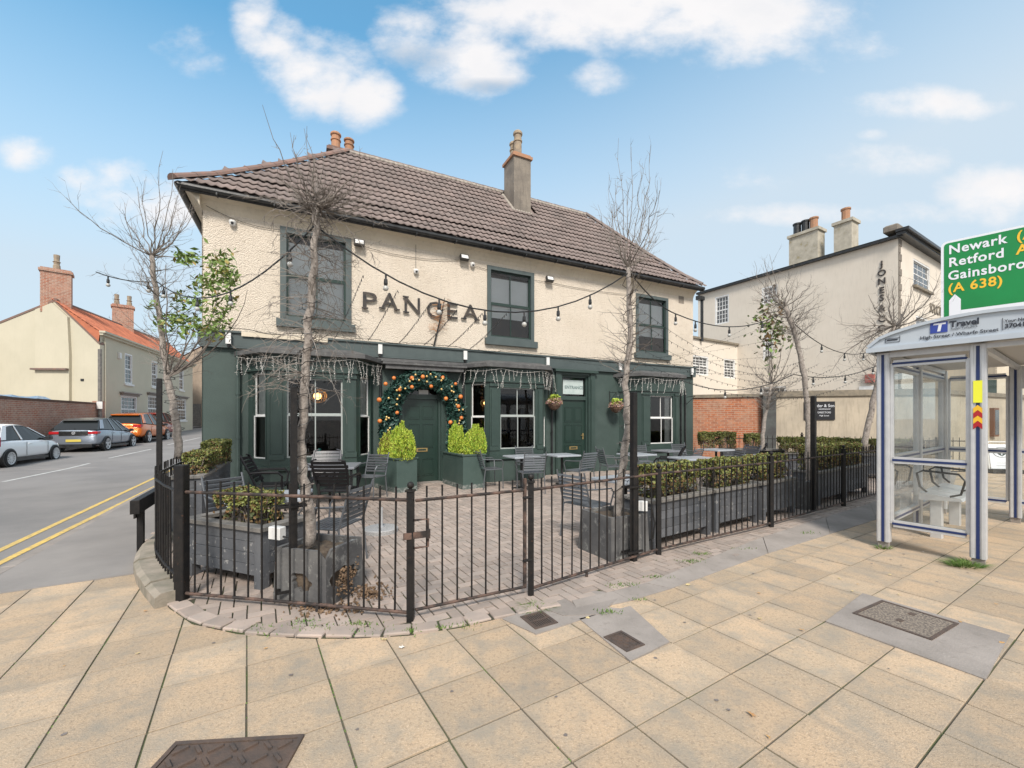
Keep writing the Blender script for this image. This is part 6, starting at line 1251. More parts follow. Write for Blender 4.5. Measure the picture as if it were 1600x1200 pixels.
# ------------------------------------------------------------------ cars
def car(label, rear_pos, ang, prm, cat='car'):
    p = prm; o = emp('parked_car', label, cat, rear_pos, ang, 'cars parked along the left side of the street'); L_ = p['len']; W = p['w'] / 2; pm = p['paint']
    # side outline of lower body: x from rear (0) to front; shoulder and sill heights; plan half width
    st = p['body']; mb = MB(); n = 12; ring = []
    for (x, zs, zb, wf) in st:                   # zb: sill, zs: shoulder
        w = W * wf; h = zs - zb; ring.append([(x, -w*.80, zb), (x, -w*.97, zb + .10*h), (x, -w, zb + .35*h), (x, -w*1.0, zb + .60*h), (x, -w*.975, zb + .82*h), (x, -w*.90, zs), (x, w*.90, zs), (x, w*.975, zb + .82*h), (x, w, zb + .60*h), (x, w, zb + .35*h), (x, w*.97, zb + .1*h), (x, w*.8, zb)])
        cr = ring[-1]; 
    vs = [q for r in ring for q in r]; k = len(ring); fs = [(i*n + j, i*n + (j+1) % n, (i+1)*n + (j+1) % n, (i+1)*n + j) for i in range(k-1) for j in range(n)] + [tuple(range(n-1, -1, -1)), tuple(range((k-1)*n, k*n))]
    mb.add(vs, fs); b = mb.build('body', pm, o, True)
    md = b.modifiers.new('s', 'SUBSURF'); md.levels = md.render_levels = 2
    # greenhouse
    def shz(x):
        for a, c in zip(st, st[1:]):
            if x <= c[0]: return a[1] + (c[1]-a[1]) * (x-a[0]) / (c[0]-a[0])
        return st[-1][1]
    (rb, rt, ft, fb), zr = p['cab'], p['roof']; wb, wr = W * .90, W * .70; g = MB(); N_ = 7; rg = []
    prof = []
    for i in range(N_ + 1):
        f = i / N_; xb = rb + (fb - rb) * f; xt = rt + (ft - rt) * f; prof.append((xb, shz(xb) - .05, xt, zr - p.get('arch', .06) * (2 * f - .9) ** 2 - p.get('fall', 0) * (1 - f) ** 2))
    for (xb, zb_, xt, zt) in prof: rg.append([(xb, -wb, zb_), (xt, -wr, zt), (xt, wr, zt), (xb, wb, zb_)])
    vs = [q for r in rg for q in r]; k = len(rg); g.add(vs, [(i*4 + j, i*4 + j + 1, (i+1)*4 + j + 1, (i+1)*4 + j) for i in range(k-1) for j in range(3)] + [(0, 3, 2, 1), (k*4-4, k*4-3, k*4-2, k*4-1)]); g.build('windows', m_cglass, o)
    rm = MB()
    vs = []
    for (xb, zb_, xt, zt) in prof: vs += [(xt, -wr - .025, zt - .02), (xt, -wr + .06, zt + .025), (xt, 0, zt + .045), (xt, wr - .06, zt + .025), (xt, wr + .025, zt - .02)]
    rm.add(vs, [(i*5 + j, i*5 + j + 1, (i+1)*5 + j + 1, (i+1)*5 + j) for i in range(k-1) for j in range(4)])
    x0, x1 = prof[0][2], prof[-1][2]; rf_ = rm.build('roof', p.get('roofpaint', pm), o, True)
    if p.get('spoiler'): MB().bbox(x0 - .14, x0 + .05, -wr + .02, wr - .02, prof[0][3] - .02, prof[0][3] + .035, .012).build('spoiler', p.get('roofpaint', pm), o)
    for s in (-1, 1):
        for f_ in p['pillars']:
            pl_ = MB()
            xb = rb + (fb - rb) * f_[0]; xt = rt + (ft - rt) * f_[0]; zt = np.interp(xt, [q[2] for q in prof], [q[3] for q in prof]); w = f_[1]; a = Vector((xb, s * (wb + .004), shz(xb) - .04)); c = Vector((xt, s * (wr + .006), zt)); pl_.ext([a - Vector((w, 0, 0)), a + Vector((w, 0, 0)), c + Vector((w * .7, 0, 0)), c - Vector((w * .7, 0, 0))], (0, s * .014, 0), 0); pl_.build('pillar', p.get('pillarpaint', pm), o)
        MB().bbox(fb - .42, fb - .22, s * (W + .02) - .08, s * (W + .02) + .08, shz(fb) - .02, shz(fb) + .12, .03).build('mirror', p.get('mirror', m_gutter), o)
        for i_, dx in enumerate(p['doors']): MB().box(dx - .004, dx + .004, s * W * 1.0 - .006, s * W * 1.0 + .003, .35, shz(dx) - .12).build('door_gap', m_gutter, o)
        for dx in p['handles']: MB().bbox(dx - .09, dx + .09, s * W * .985 - .02, s * W * .985 + .025, shz(dx) - .20, shz(dx) - .165, .008).build('door_handle', pm, o)
        zb0 = .22; MB().box(p['wx'][0] + .36, p['wx'][1] - .36, s * W * .95 - .02, s * W * .95 + .02, .17, .27).build('sill', m_gutter, o)
        for wx in p['wx']:
            r = p['r']; Mw = T(wx, s * (W - .10), r) @ Matrix.Rotation(R(90) * -s, 4, 'X'); MB().lathe([(r + .035, -.06), (r + .035, .105), (r - .01, .108), (r - .01, .0)], n=26, M=Mw).build('wheel_arch', m_gutter, o)
            wl = MB().lathe([(r - .10, -.06), (r, -.05), (r, .10), (r - .015, .125), (r - .095, .13), (r - .10, .035)], n=26, M=Mw).build('wheel', m_rubber, o); rim = MB(); rim.lathe([(r - .10, .05), (r - .10, .128), (r - .085, .134), (r - .115, .125), (r - .12, .045)], n=26, M=Mw); rim.lathe([(.055, .05), (.055, .122), (.02, .128)], n=10, M=Mw)
            for j in range(p['spokes']):
                a = 6.2832 * j / p['spokes']; w = .018 if p['spokes'] > 8 else .032; rim.ext([(-w, .04, .10), (w, .04, .10), (w * 1.3, r - .11, .118), (-w * 1.3, r - .11, .118)], (0, 0, .014), 0, Mw @ Matrix.Rotation(a, 4, 'Z'))
            rim.build('rim', m_alu, wl); MB().lathe([(r - .125, .046), (r - .125, .055), (.001, .055)], n=20, M=Mw).build('brake_shadow', m_rubber, wl)
    # rear
    for s in (-1, 1):
        y0, y1, z0, z1 = p['tail']; MB().bbox(-.012 + p['tx'], .30 + p['tx'], min(s*y0, s*y1), max(s*y0, s*y1), z0, z1, .02).build('tail_light', m_tail, o)
    if p.get('bar'): MB().box(-.006 + p['tx'], .1, -p['tail'][0], p['tail'][0], p['bar'][0], p['bar'][1]).build('tail_panel', m_gutter, o)
    if p.get('badge'): Mb = T(-.012, 0, p['badge'][0]) @ Matrix.Rotation(R(-90), 4, 'Y'); MB().tube([(.055 * math.cos(a), .055 * math.sin(a), 0) for a in np.linspace(0, 6.283, 17)], .007, 5, 0, False, Mb).tube([(.045, -.03, 0), (-.03, -.012, 0), (.015, 0, 0), (-.03, .012, 0), (.045, .03, 0)], .005, 4, 0, False, Mb).build('badge', m_swhite, o)
    px, pz = p['plate']; q = MB().box(px - .02, px + .05, -.26, .26, pz - .055, pz + .055).build('number_plate', m_yplate, o)
    MB().box(px - .03, .2, -W * .72, W * .72, .20, .36).build('rear_bumper', m_gutter, o)
    (rg0) = prof[0]; rw = MB(); f1, f2 = .12, .90; a, c = Vector((rg0[0], 0, rg0[1])), Vector((rg0[2], 0, rg0[3])); nn_ = Vector((-(c - a).z, 0, (c - a).x)).normalized() * .012; a1_, c1 = a.lerp(c, f1) + nn_, a.lerp(c, f2) + nn_
    MB().box(rg0[0] - .0, rg0[0] + .05, -.015, .015, rg0[1] + .02, rg0[1] + .05).build('rear_wiper', m_gutter, o); return o
m_cglass = mat('car_glass', (.012,.015,.016), None, 3, .06, spec=.5); m_tail = mat('tail_light_red', (.42,.015,.02), None, 3, .15); m_yplate = mat('yellow_plate', (.62,.50,.10), None, 3, .5)
m_cw = mat('car_white', (.82,.84,.86), None, 3, .18, coat=.6); m_cg = mat('car_grey', (.27,.31,.37), None, 3, .2, metal=.45, coat=.6); m_co = mat('car_orange', (.70,.17,.02), None, 3, .2, metal=.3, coat=.6); m_cr = mat('car_red', (.30,.03,.02), None, 3, .2, coat=.6)
hatch = dict(len=3.95, w=1.70, paint=m_cw, body=[(0,.80,.34,.80),(.06,.92,.28,.90),(.35,.97,.24,.97),(1.0,.97,.23,1.0),(2.2,.93,.23,1.0),(2.95,.90,.23,.99),(3.45,.82,.24,.95),(3.82,.66,.26,.84),(3.95,.52,.32,.66)], cab=(.08,.66,2.05,3.08), roof=1.45, arch=.09, fall=.03, pillars=[(.14,.14),(.45,.035),(.985,.05)], doors=[1.55,2.75], handles=[1.75], wx=(.72,3.20), r=.30, spokes=12, tail=(.58,.845,.72,1.04), tx=.0, plate=(0,.62), spoiler=True)
ev = dict(hatch, len=4.2, w=1.80, paint=m_cg, body=[(0,.86,.34,.84),(.05,1.06,.30,.92),(.40,1.10,.26,.98),(1.2,1.04,.24,1.0),(2.6,.96,.24,1.0),(3.3,.92,.24,.98),(3.8,.82,.26,.93),(4.08,.68,.28,.82),(4.2,.52,.34,.66)], cab=(.06,.62,2.30,3.50), roof=1.54, roofpaint=mat('car_roof_dark', (.10,.105,.105), None, 3, .25), pillars=[(.11,.17),(.46,.035),(.70,.02),(.985,.05)], doors=[1.25,2.15,3.1], handles=[1.45,2.35], wx=(.74,3.44), r=.335, spokes=5, tail=(.50,.84,.82,.93), bar=(.74,.95), plate=(0,.52))
ev['badge'] = (.86, .0)
suv = dict(ev, len=4.6, paint=m_co, w=1.86, body=[(0,1.0,.44,.84),(.05,1.16,.36,.92),(.40,1.20,.32,.98),(1.2,1.14,.30,1.0),(2.8,1.06,.30,1.0),(3.6,1.02,.30,.98),(4.2,.92,.32,.93),(4.48,.78,.34,.82),(4.6,.60,.40,.66)], cab=(.10,.50,2.7,3.75), roof=1.72, roofpaint=m_co, wx=(.85,3.75), r=.36, tail=(.48,.86,.92,1.06), bar=None, plate=(0,.82)); suv['bar'] = None; suv['badge'] = None
red = dict(suv, paint=m_cr, roofpaint=m_cr)
def park(label, u_rear, v_rear, u_front, v_front, prm):
    a, b = G(u_rear, v_rear), G(u_front, v_front); d = (b - a); ang = math.atan2(.925, -.38) ; dv = Vector((math.cos(ang), math.sin(ang), 0)); side = Vector((-dv.y, dv.x, 0))
    p = a - dv * prm['wx'][0] + side * (prm['w'] / 2 - .02); p.z = gz(a.x, a.y) - .06; return car(label, p, ang, prm)
park('white three door hatchback, nearest of the parked cars at the left edge', 15, 727, 92, 717, hatch); park('grey five door hatchback with a dark roof, parked behind the white one', 167, 702, 208, 696, ev)
park('orange sport utility car parked in front of the pale house', 232, 690, 258, 686, suv); park('dark red car parked beyond the orange one, mostly hidden by the tree', 256, 683, 270, 681, red)

# ------------------------------------------------------------------ right hand walls and buildings
wa0, wa1 = Vector((6.4, 15.7, 0)), Vector((13.6, 13.4, 0)); wd = (wa1 - wa0).normalized(); wlen = (wa1 - wa0).length; wang = math.atan2(wd.y, wd.x)
t_b = hit(wa0, wd, 1192)
bw = emp('orange_brick_wall', 'orange brick yard wall beside the right end of the pub', 'wall', wa0, wang); 
def ztop_at(t): p = wa0 + wd * t; return zat(622, p.y)
MB().ext([(0, 0, -.1), (t_b, 0, -.1), (t_b, 0, 2.38), (0, 0, 2.38)], (0, .25, 0)).build('brickwork', m_obrick, bw); MB().box(0, t_b, -.05, .30, 2.381, 2.50).build('coping', m_coping, bw)
cw = emp('cream_yard_wall', 'tall cream stucco wall with stone coping carrying the funeral sign', 'wall', wa0 + wd * t_b, wang); MB().box(.35, wlen - t_b, 0, .25, -.1, 2.38).build('stucco', m_stucco, cw); MB().box(.35, wlen - t_b + .1, -.06, .30, 2.381, 2.52).box(.35, wlen - t_b + .05, -.02, .26, 2.521, 2.58).build('coping', m_coping, cw)
MB().box(-.05, .35, -.25, .15, -.05, 2.45).box(-.08, .38, -.28, .18, 2.451, 2.52).build('pier', mat('dark_pier', (.10,.11,.105), (.06,.06,.06), 3, .8, .4, 20), cw)
wb_d = Vector((.90, .436, 0)); w2 = emp('roadside_cream_wall', 'cream stucco wall along the high street seen through the bus shelter', 'wall', wa1, math.atan2(wb_d.y, wb_d.x)); MB().box(0, 16, 0, .25, -.1, 2.40).build('stucco', m_stucco, w2); MB().box(-.1, 16, -.06, .30, 2.401, 2.54).build('coping', m_coping, w2)
t_ = hit(wa1, wb_d, 1546); nb_ = emp('notice_board', 'brown framed notice board on the roadside wall seen through the shelter', 'notice board', wa1 + wb_d * t_, math.atan2(wb_d.y, wb_d.x)); MB().box(0, .42, -.12, -.001, .98, 2.0).build('case', mat('brown_timber', (.16,.07,.035), None, 3, .6), nb_); MB().box(.06, .40, -.128, -.121, 1.05, 1.93).build('glazed_front', m_hglass, nb_)
t0_, t1_ = hit(wa0, wd, 1256), hit(wa0, wd, 1304); fs_ = emp('funeral_sign', 'black sign with white lettering reading Son and FUNERAL DIRECTORS on the cream wall', 'sign', wa0 + wd * t0_ + Vector((0, 0, 1.58)), wang); w_ = t1_ - t0_
MB().box(0, w_, -.04, -.001, 0, .62).build('board', mat('sign_black', (.015,.015,.018), None, 3, .4), fs_)
for (s, sz, x, z) in [('W      der & Son', .145, .03, .43), ('INDEPENDENT', .06, .42, .34), ('FUNERAL DIRECTORS', .085, .06, .22), ('High Street', .07, .44, .12)]: word(s, sz, T(x, -.044, z) @ UP, m_swhite, fs_, 'lettering', ext=.002, xs=.86)
# rendered corner building
JC = Vector((19.2, 21.0, 0)); jl = Vector((-.509, .861, 0)).normalized(); jr = Vector((.848, .53, 0)).normalized(); JZ = 10.65
jb = emp('corner_office_building', 'tall cream three storey building with vertical black letters down its side', 'building', JC)
def wallface(parent, d, L_, wins, z1, m_, flip):
    """wall starting at the corner running along d; windows given in metres"""
    ang = math.atan2(d.y, d.x); f = emp_part('wall_side', parent); f.rotation_euler = (0, 0, ang)
    if flip: f.rotation_euler = (0, 0, ang + math.pi); W2_ = [(-b, -a, c, e, cc, rr) for a, b, c, e, cc, rr in wins]; s0, s1 = -L_, 0
    else: W2_ = wins; s0, s1 = 0, L_
    holed('wall', s0, s1, -.5, z1, [w[:4] for w in W2_], 0, m_, f, dep=.12)
    for (a, b, c, e, cc, rr) in W2_:
        MB_ = sash(f, a, b, c, e, .03, fw=.09, rail=.045, bar=.035, cols=cc, rows=rr, mf=m_white, mbar=m_white, mp=m_hglass)
    return f
def jw(P0, d, u0, u1, v0, v1, cc, rr):
    a, b = sorted((hit(P0, d, u0), hit(P0, d, u1))); p = P0 + d * ((a + b) / 2); vm0, vm1 = v0, v1; return (a, b, zat(v1, p.y), zat(v0, p.y), cc, rr)
jf = wallface(jb, jl, 11.2, [jw(JC, jl, 1117, 1139, 462, 506, 4, 3), jw(JC, jl, 1190, 1215, 447, 474, 3, 2), jw(JC, jl, 1192, 1208, 520, 562, 3, 3), jw(JC, jl, 1189, 1228, 604, 622, 4, 1)], JZ, m_jcream, True)
jrf = wallface(jb, jr, 9.0, [jw(JC, jr, 1427, 1453, 411, 452, 3, 2), jw(JC, jr, 1431, 1450, 496, 540, 2, 2)], JZ, m_jcream, False)
q = MB()
for k in range(26): z = 1 + k * .37; w = .42 if k % 2 else .26; q.box(.0, w, -.03, -.001, z, z + .34)
q.build('quoins', m_stack, jrf, kind='stuff')
for (z) in (zat(453, 20),): MB().box(*(lambda w: (w[0] - .1, w[1] + .1))(jw(JC, jr, 1427, 1453, 411, 452, 3, 2)), -.15, -.031, jw(JC, jr, 1427, 1453, 411, 452, 3, 2)[2] - .12, jw(JC, jr, 1427, 1453, 411, 452, 3, 2)[2]).build('sill', m_coping, jrf)
MB().box(-.3, 9, -.35, -.001, JZ + .0, JZ + .16).box(-.38, 9, -.5, -.001, JZ + .161, JZ + .3).build('cornice', m_gutter, jrf); MB().box(-11.2, .2, -.22, -.001, JZ - .06, JZ + .08).build('gutter', m_gutter, jf)
MB().quad((-11.3, -.25, JZ + .08), (.3, -.25, JZ + .08), (-2.4, 4, JZ + 1.2), (-9.5, 4, JZ + 1.2)).quad((-9.5, 4, JZ + 1.2), (-2.4, 4, JZ + 1.2), (-2.4, 8.8, JZ + .1), (-9.5, 8.8, JZ + .1)).poly([(-11.3, -.25, JZ + .08), (-9.5, 4, JZ + 1.2), (-9.5, 8.8, JZ), (-11.3, 8.8, JZ)]).quad((.3, -.25, JZ + .08), (.3, 8.8, JZ + .1), (-2.4, 8.8, JZ + .1), (-2.4, 4, JZ + 1.2)).build('roof', m_slate, jf)
MB().bbox(-.35, .9, -.1, .5, JZ + .301, JZ + .62, .06).build('parapet_block', m_stack, jrf)
def jx(u): return -hit(JC, jl, u)
for (u0, u1, v0, pots) in [(1233, 1278, 366, [(1241, m_gutter), (1254, m_gutter), (1267, m_terra)]), (1303, 1331, 349, [(1317, m_terra)])]:
    a, b = jx(u0), jx(u1); p = JC + jl * (-(a + b) / 2); zt = zat(v0, p.y); s = MB().box(a, b, -.02, .8, JZ + .0, zt).build('chimney', m_stackc, jf); MB().box(a - .08, b + .08, -.1, .88, zt, zt + .16).build('chimney_cap', m_stackc, s)
    for (pu, pm_) in pots: MB().lathe([(.22, 0), (.2, .1), (.2, .62), (.24, .64), (.24, .72), (.17, .74)], (jx(pu), .35, zt + .16), 10).build('chimney_pot', pm_, s)
js = emp('vertical_lettering', 'black letters set one above the other near the corner of the tall cream building', 'sign', JC, math.atan2(jl.y, jl.x) + math.pi)
for ch, v in zip('JONES&CO', (412, 426, 439, 453, 465, 481, 498, 512)):
    p = JC + jl * hit(JC, jl, 1378); word(ch, .44, T(jx(1378), -.03, zat(v + 5, p.y)) @ UP, m_letter, js, 'letter', ext=.012, bold=.012, align='CENTER')
MB().ball((jx(1378), -.03, zat(401, 20.5)), .05, 8, 5).build('dot', m_letter, js)
js2 = emp('solicitors_lettering', 'grey letters of the word SOLICITORS on the right face of the cream building', 'sign', JC, math.atan2(jr.y, jr.x)); t_ = hit(JC, jr, 1452); word('SOLICITORS', .75, T(t_, -.03, zat(487, (JC + jr * t_).y)) @ UP, m_coping, js2, ext=.01, xs=.8)
ab = emp('alarm_box', 'red alarm box low on the cream corner building', 'alarm box', JC + jl * hit(JC, jl, 1360), math.atan2(jl.y, jl.x) + math.pi); py_ = (JC + jl * hit(JC, jl, 1360)).y; MB().bbox(-.2, .2, -.14, -.001, zat(598, py_), zat(585, py_), .02).build('box', mat('faded_red', (.36,.11,.09), None, 3, .5), ab)
MB().box(jx(1343), jx(1376), -.05, -.001, zat(612, py_), zat(603, py_)).box(jx(1343), jx(1346), -.05, -.001, zat(640, py_), zat(612, py_)).build('door_head', m_white, jf)
# annex
AC = Vector((15.0, 28.1, 0)); ad = Vector((-.848, -.53, 0)).normalized(); an = emp('cream_annex', 'low cream annex with small white casement windows between pub and tall building', 'building', AC)
ax = wallface(an, ad, 5.6, [jw(AC, ad, 1081, 1107, 556, 586, 4, 3), jw(AC, ad, 1131, 1149, 561, 591, 3, 3)], 6.5, m_jcream, True)
MB().box(-5.6, .1, -.12, .2, 6.501, 6.62).build('flat_roof_edge', m_coping, ax); MB().tube([(-hit(AC, ad, 1094), -.12, zat(532, 25.6)), (-hit(AC, ad, 1094), -.12, zat(468, 25.6))], .09, 8).box(-hit(AC, ad, 1094) - .45, -hit(AC, ad, 1094) + .1, -.25, 0, zat(468, 25.6), zat(462, 25.6)).build('soil_pipe', m_gutter, ax)
# white building seen through the shelter
wh = emp('white_house', 'white painted house with a dark window beyond the roadside wall', 'house', (25.5, 20.5, 0), R(10)); holed('front_wall', -2.6, 8, 0, 5.2, [(-.5, .3, 2.6, 3.9)], 0, m_cream, wh); MB().box(-2.6, -2.5, 0, 6, 0, 5.2).build('side_wall', m_cream, wh); MB().box(-2.7, 8, -.3, 6, 5.201, 5.4).build('roof', m_slate, wh); sash(wh, -.5, .3, 2.6, 3.9, .03, mf=m_white, mbar=m_white, mp=m_hglass, rows=2)
pq = P(1541, 607, 17.5); ps = emp('hanging_pub_sign', 'dark green hanging board behind the roadside wall', 'sign', pq, R(-10)); MB().bbox(-.35, .35, -.03, .03, -.35, .35, .01).build('board', m_greenp, ps); MB().tube([(-.5, 0, .42), (.5, 0, .42)], .02, 5).tube([(0, 0, .35), (0, 0, .55)], .03, 5).tube([(-.35, 0, -3), (-.35, 0, .45)], .04, 6).build('bracket', m_black, ps)
# A board
av = Vector((14.55, 12.5, 0)); ab2 = emp('a_board', 'white pavement board with a leaf emblem beyond the bus shelter', 'pavement sign', av, R(-8))
MB().box(-.32, .32, -.02, .0, .13, .86, 0, Matrix.Rotation(R(-8), 4, 'X')).build('panel', m_swhite, ab2); MB().tube([(-.36, 0, 0), (-.36, .1, .82), (-.30, .12, .92), (.30, .12, .92), (.36, .1, .82), (.36, 0, 0)], .02, 6).tube([(-.36, .5, 0), (-.36, .12, .85)], .02, 6).tube([(.36, .5, 0), (.36, .12, .85)], .02, 6).build('frame', m_white, ab2); MB().box(-.4, .4, -.15, .45, 0, .12).build('base', m_rubber, ab2)
em = MB(); Mx = Matrix.Rotation(R(-8), 4, 'X') @ T(0, -.026, .62)
for s in (-1, 1): em.poly([(0, 0, -.12), (s*.03, 0, -.02), (s*.13, 0, .07), (s*.15, 0, .0), (s*.08, 0, -.07)], 0, Mx)
em.tube([(.22*math.cos(a), .0, .15*math.sin(a)) for a in np.linspace(0, 6.283, 25)], .006, 4, 0, False, Mx); em.build('leaf_emblem', m_greenp, ab2); MB().box(-.15, .12, -.0265, -.021, .30, .305, 0, Matrix.Rotation(R(-8), 4, 'X')).box(-.18, .1, -.0265, -.021, .22, .225, 0, Matrix.Rotation(R(-8), 4, 'X')).build('lettering_line', m_greenp, ab2)
# bollards/bin bits near the shelter wall: low hedge foot of wall
# ------------------------------------------------------------------ direction sign
sg0 = Vector((9.14, 9.0, 0)); sd_ = Vector((.678, -.735, 0)); ds = emp('direction_sign', 'large green road direction sign behind the bus shelter', 'road sign', sg0, math.atan2(sd_.y, sd_.x)); Z1, Z0, SW = 5.36, 3.0, 2.6
def rrect(x0, x1, z0, z1, r, y, dy, mi=0):
    pts = []
    for (cx, cz, a0) in ((x1 - r, z1 - r, 0), (x0 + r, z1 - r, 90), (x0 + r, z0 + r, 180), (x1 - r, z0 + r, 270)): pts += [(cx + r * math.cos(R(a0 + a)), y, cz + r * math.sin(R(a0 + a))) for a in (0, 30, 60, 90)]
    return MB().ext(pts, (0, dy, 0), mi)
rrect(0, SW, Z0, Z1, .10, 0, .03).build('border', m_swhite, ds); rrect(.045, SW - .045, 3.62 + .0, Z1 - .045, .06, -.004, .003).build('panel', m_sgreen, ds); MB().box(.045, SW - .045, -.0065, -.0045, Z0 + .045, 3.62).build('panel', m_sgreen, ds)
MB().box(-.0, SW, .031, .05, Z0 + .3, Z0 + .36).box(0, SW, .031, .05, Z1 - .5, Z1 - .44).build('stiffener', m_alu, ds)
MB().tube([(.42, .10, 0), (.42, .10, Z1 - .2)], .06, 10).build('post', m_alu, ds); MB().tube([(2.1, .10, 0), (2.1, .10, Z1 - .2)], .06, 10).build('post', m_alu, ds)
for (s, c_, x, z, sz) in [('Newark', m_swhite, .11, 5.08, .26), ('(A 1)', m_syel, 1.03, 5.08, .26), ('Retford', m_swhite, .11, 4.81, .26), ('A 620', m_syel, 1.03, 4.81, .26), ('Gainsborough', m_swhite, .10, 4.53, .26), ('(A 638)', m_syel, .10, 4.27, .26)]: word(s, sz, T(x, -.0085, z) @ UP, c_, ds, 'lettering', ext=.0012, bold=.0055, xs=.88, spacing=1.08)
ar = MB(); ar.poly([(.12, -.0085, 3.10), (.29, -.0085, 3.10), (.29, -.0085, 4.10), (.205, -.0085, 4.22), (.12, -.0085, 4.10)]); ar.quad((.291, -.0085, 3.70), (2.5, -.0085, 3.70), (2.5, -.0085, 3.87), (.291, -.0085, 3.87)); ar.build('route_arrow', m_swhite, ds)
word('thern', .26, T(.70, -.0085, 3.40) @ UP, m_swhite, ds, 'lettering', ext=.0012, bold=.006)
# ------------------------------------------------------------------ bus shelter
SA = Vector((4.65, 5.28, 0)); e1 = Vector((.580, -.815, 0)); bs_ = emp('bus_shelter', 'silver and navy bus shelter with a curved roof and glass sides', 'bus shelter', SA, math.atan2(e1.y, e1.x))
# local x = across the end towards the road, y = along the shelter away from us
LZ = 2.42; PB, LQ, WR = .80, 3.3, 1.80
def post(x, y, side=0, w=.062, z0=.08, z1=LZ, stripe=True):
    o = MB().bbox(x - w, x + w, y - w * .8, y + w * .8, z0, z1, .004).build('post', m_alu, bs_); MB().box(x - w * .8, x + w * .8, y - w * .6, y + w * .6, -.01, z0).build('foot', m_conc, o)
    if stripe:
        MB().box(x - .014, x + .014, y - w * .8 - .004, y - w * .8 - .001, z0, z1 - .02).build('navy_stripe', m_navy, o); MB().box(x - w - .006, x - w - .001, y - .014, y + .014, z0, z1).build('navy_stripe', m_navy, o)
        MB().box(x - w * .8, x - w * .55, y - w * .8 - .010, y - w * .8 - .001, z0, z1).box(x + w * .45, x + w * .8, y - w * .8 - .010, y - w * .8 - .001, z0, z1).build('fin', m_alu, o)
    return o
pA = post(0, 0); pB = post(PB, 0); post(PB, LQ); post(0, LQ / 2, w=.045); post(0, LQ, w=.05)
# height band and chevrons on post B
x, y = PB, -.062; MB().box(x - .034, x + .034, y - .003, y - .001, 1.78, 2.02).build('yellow_band', mat('vivid_yellow', (.85,.85,.05), None, 3, .4), pB)
for k in range(4):
    z = 1.72 - k * .058; MB().poly([(x - .034, y - .003, z - .055), (x, y - .003, z - .02), (x + .034, y - .003, z - .055), (x + .034, y - .003, z + .0), (x, y - .003, z + .035), (x - .034, y - .003, z + .0)]).build('chevron', m_syel if k % 2 == 0 else m_tail, pB)
def glazed(x0, y0, x1, y1, z0, z1, mid, nsplit=1, poster=False):
    d = Vector((x1 - x0, y1 - y0, 0)); L_ = d.length; Mx = T(x0, y0, 0) @ Matrix.Rotation(math.atan2(d.y, d.x), 4, 'Z'); f = MB(); w = .022
    for (a, b) in ((0, .03), (L_ - .03, L_)): f.box(a, b, -w, w, z0, z1, 0, Mx)
    for z in (z0, mid, z1): f.box(.0305, L_ - .0305, -w - .008, w + .008, z - .04, z + .04, 0, Mx)
    fo = f.build('glazing_frame', m_alu, bs_)
    for z in (z0, mid, z1): MB().box(.02, L_ - .02, -w - .013, -w - .009, z - .013, z + .013, 0, Mx).box(.02, L_ - .02, w + .009, w + .013, z - .013, z + .013, 0, Mx).build('navy_stripe', m_navy, fo)
    MB().quad((.03, 0, z0 + .04), (L_ - .03, 0, z0 + .04), (L_ - .03, 0, mid - .04), (.03, 0, mid - .04), 0, Mx).build('pane', m_paneS, fo); MB().quad((.03, 0, mid + .04), (L_ - .03, 0, mid + .04), (L_ - .03, 0, z1 - .04), (.03, 0, z1 - .04), 0, Mx).build('pane', m_paneS, fo)
glazed(.065, 0, PB - .065, 0, .32, 2.28, 1.10); glazed(0, .06, 0, LQ / 2 - .05, .32, 2.28, 1.10); glazed(0, LQ / 2 + .05, 0, LQ - .06, .32, 2.28, 1.10); glazed(.06, LQ, PB - .07, LQ, .32, 2.28, 1.10); glazed(PB + .02, LQ, WR + .3, LQ, .32, 2.28, 1.10)
post(WR + .38, LQ, w=.055); MB().bbox(WR + .46, WR + 1.3, LQ - .06, LQ + .06, .5, 2.2, .02).build('timetable_case', m_alu, bs_); MB().box(WR + .52, WR + 1.25, LQ - .066, LQ - .061, .6, 2.1).build('timetable', mat('pale_poster', (.5,.55,.62), (.3,.35,.45), 6, .4), bs_)
# roof: shallow barrel with arched end fascia
xa, xb, zc = -.12, WR + .05, 2.45; NA = 18; arc = [(xa + (xb - xa) * i / NA, zc + .05 + .245 * math.sin(math.pi * i / NA) ** .55 if 0 < i < NA else zc + .05) for i in range(NA + 1)]
ya, yb = -.16, LQ + .22
fa = MB().ext([(xa, ya, zc)] + [(x, ya, z) for x, z in arc] + [(xb, ya, zc)], (0, .02, 0)); fa.build('end_fascia', m_fasc, bs_); MB().ext([(xa, yb, zc)] + [(x, yb, z) for x, z in arc] + [(xb, yb, zc)], (0, .02, 0)).build('end_fascia', m_fasc, bs_)
sk = MB()
for i in range(NA): (x0, z0), (x1, z1) = arc[i], arc[i+1]; sk.quad((x0, ya - .01, z0), (x1, ya - .01, z1), (x1, yb + .02, z1), (x0, yb + .02, z0)); sk.quad((x0, ya - .01, z0 + .012), (x0, yb, z0 + .012), (x1, yb, z1 + .012), (x1, ya - .01, z1 + .012))
sk.build('roof_skin', m_fasc, bs_, True)
tr = MB()
for i in range(NA): (x0, z0), (x1, z1) = arc[i], arc[i+1]; tr.box(0, math.hypot(x1-x0, z1-z0), -.025, -.002, -.022, .012, 0, T(x0, ya, z0) @ Matrix.Rotation(-math.atan2(z1 - z0, x1 - x0), 4, 'Y'))
tr.box(xa - .01, xb, ya - .03, ya - .001, zc - .025, zc + .03); tr.build('fascia_trim', m_fasc, bs_)
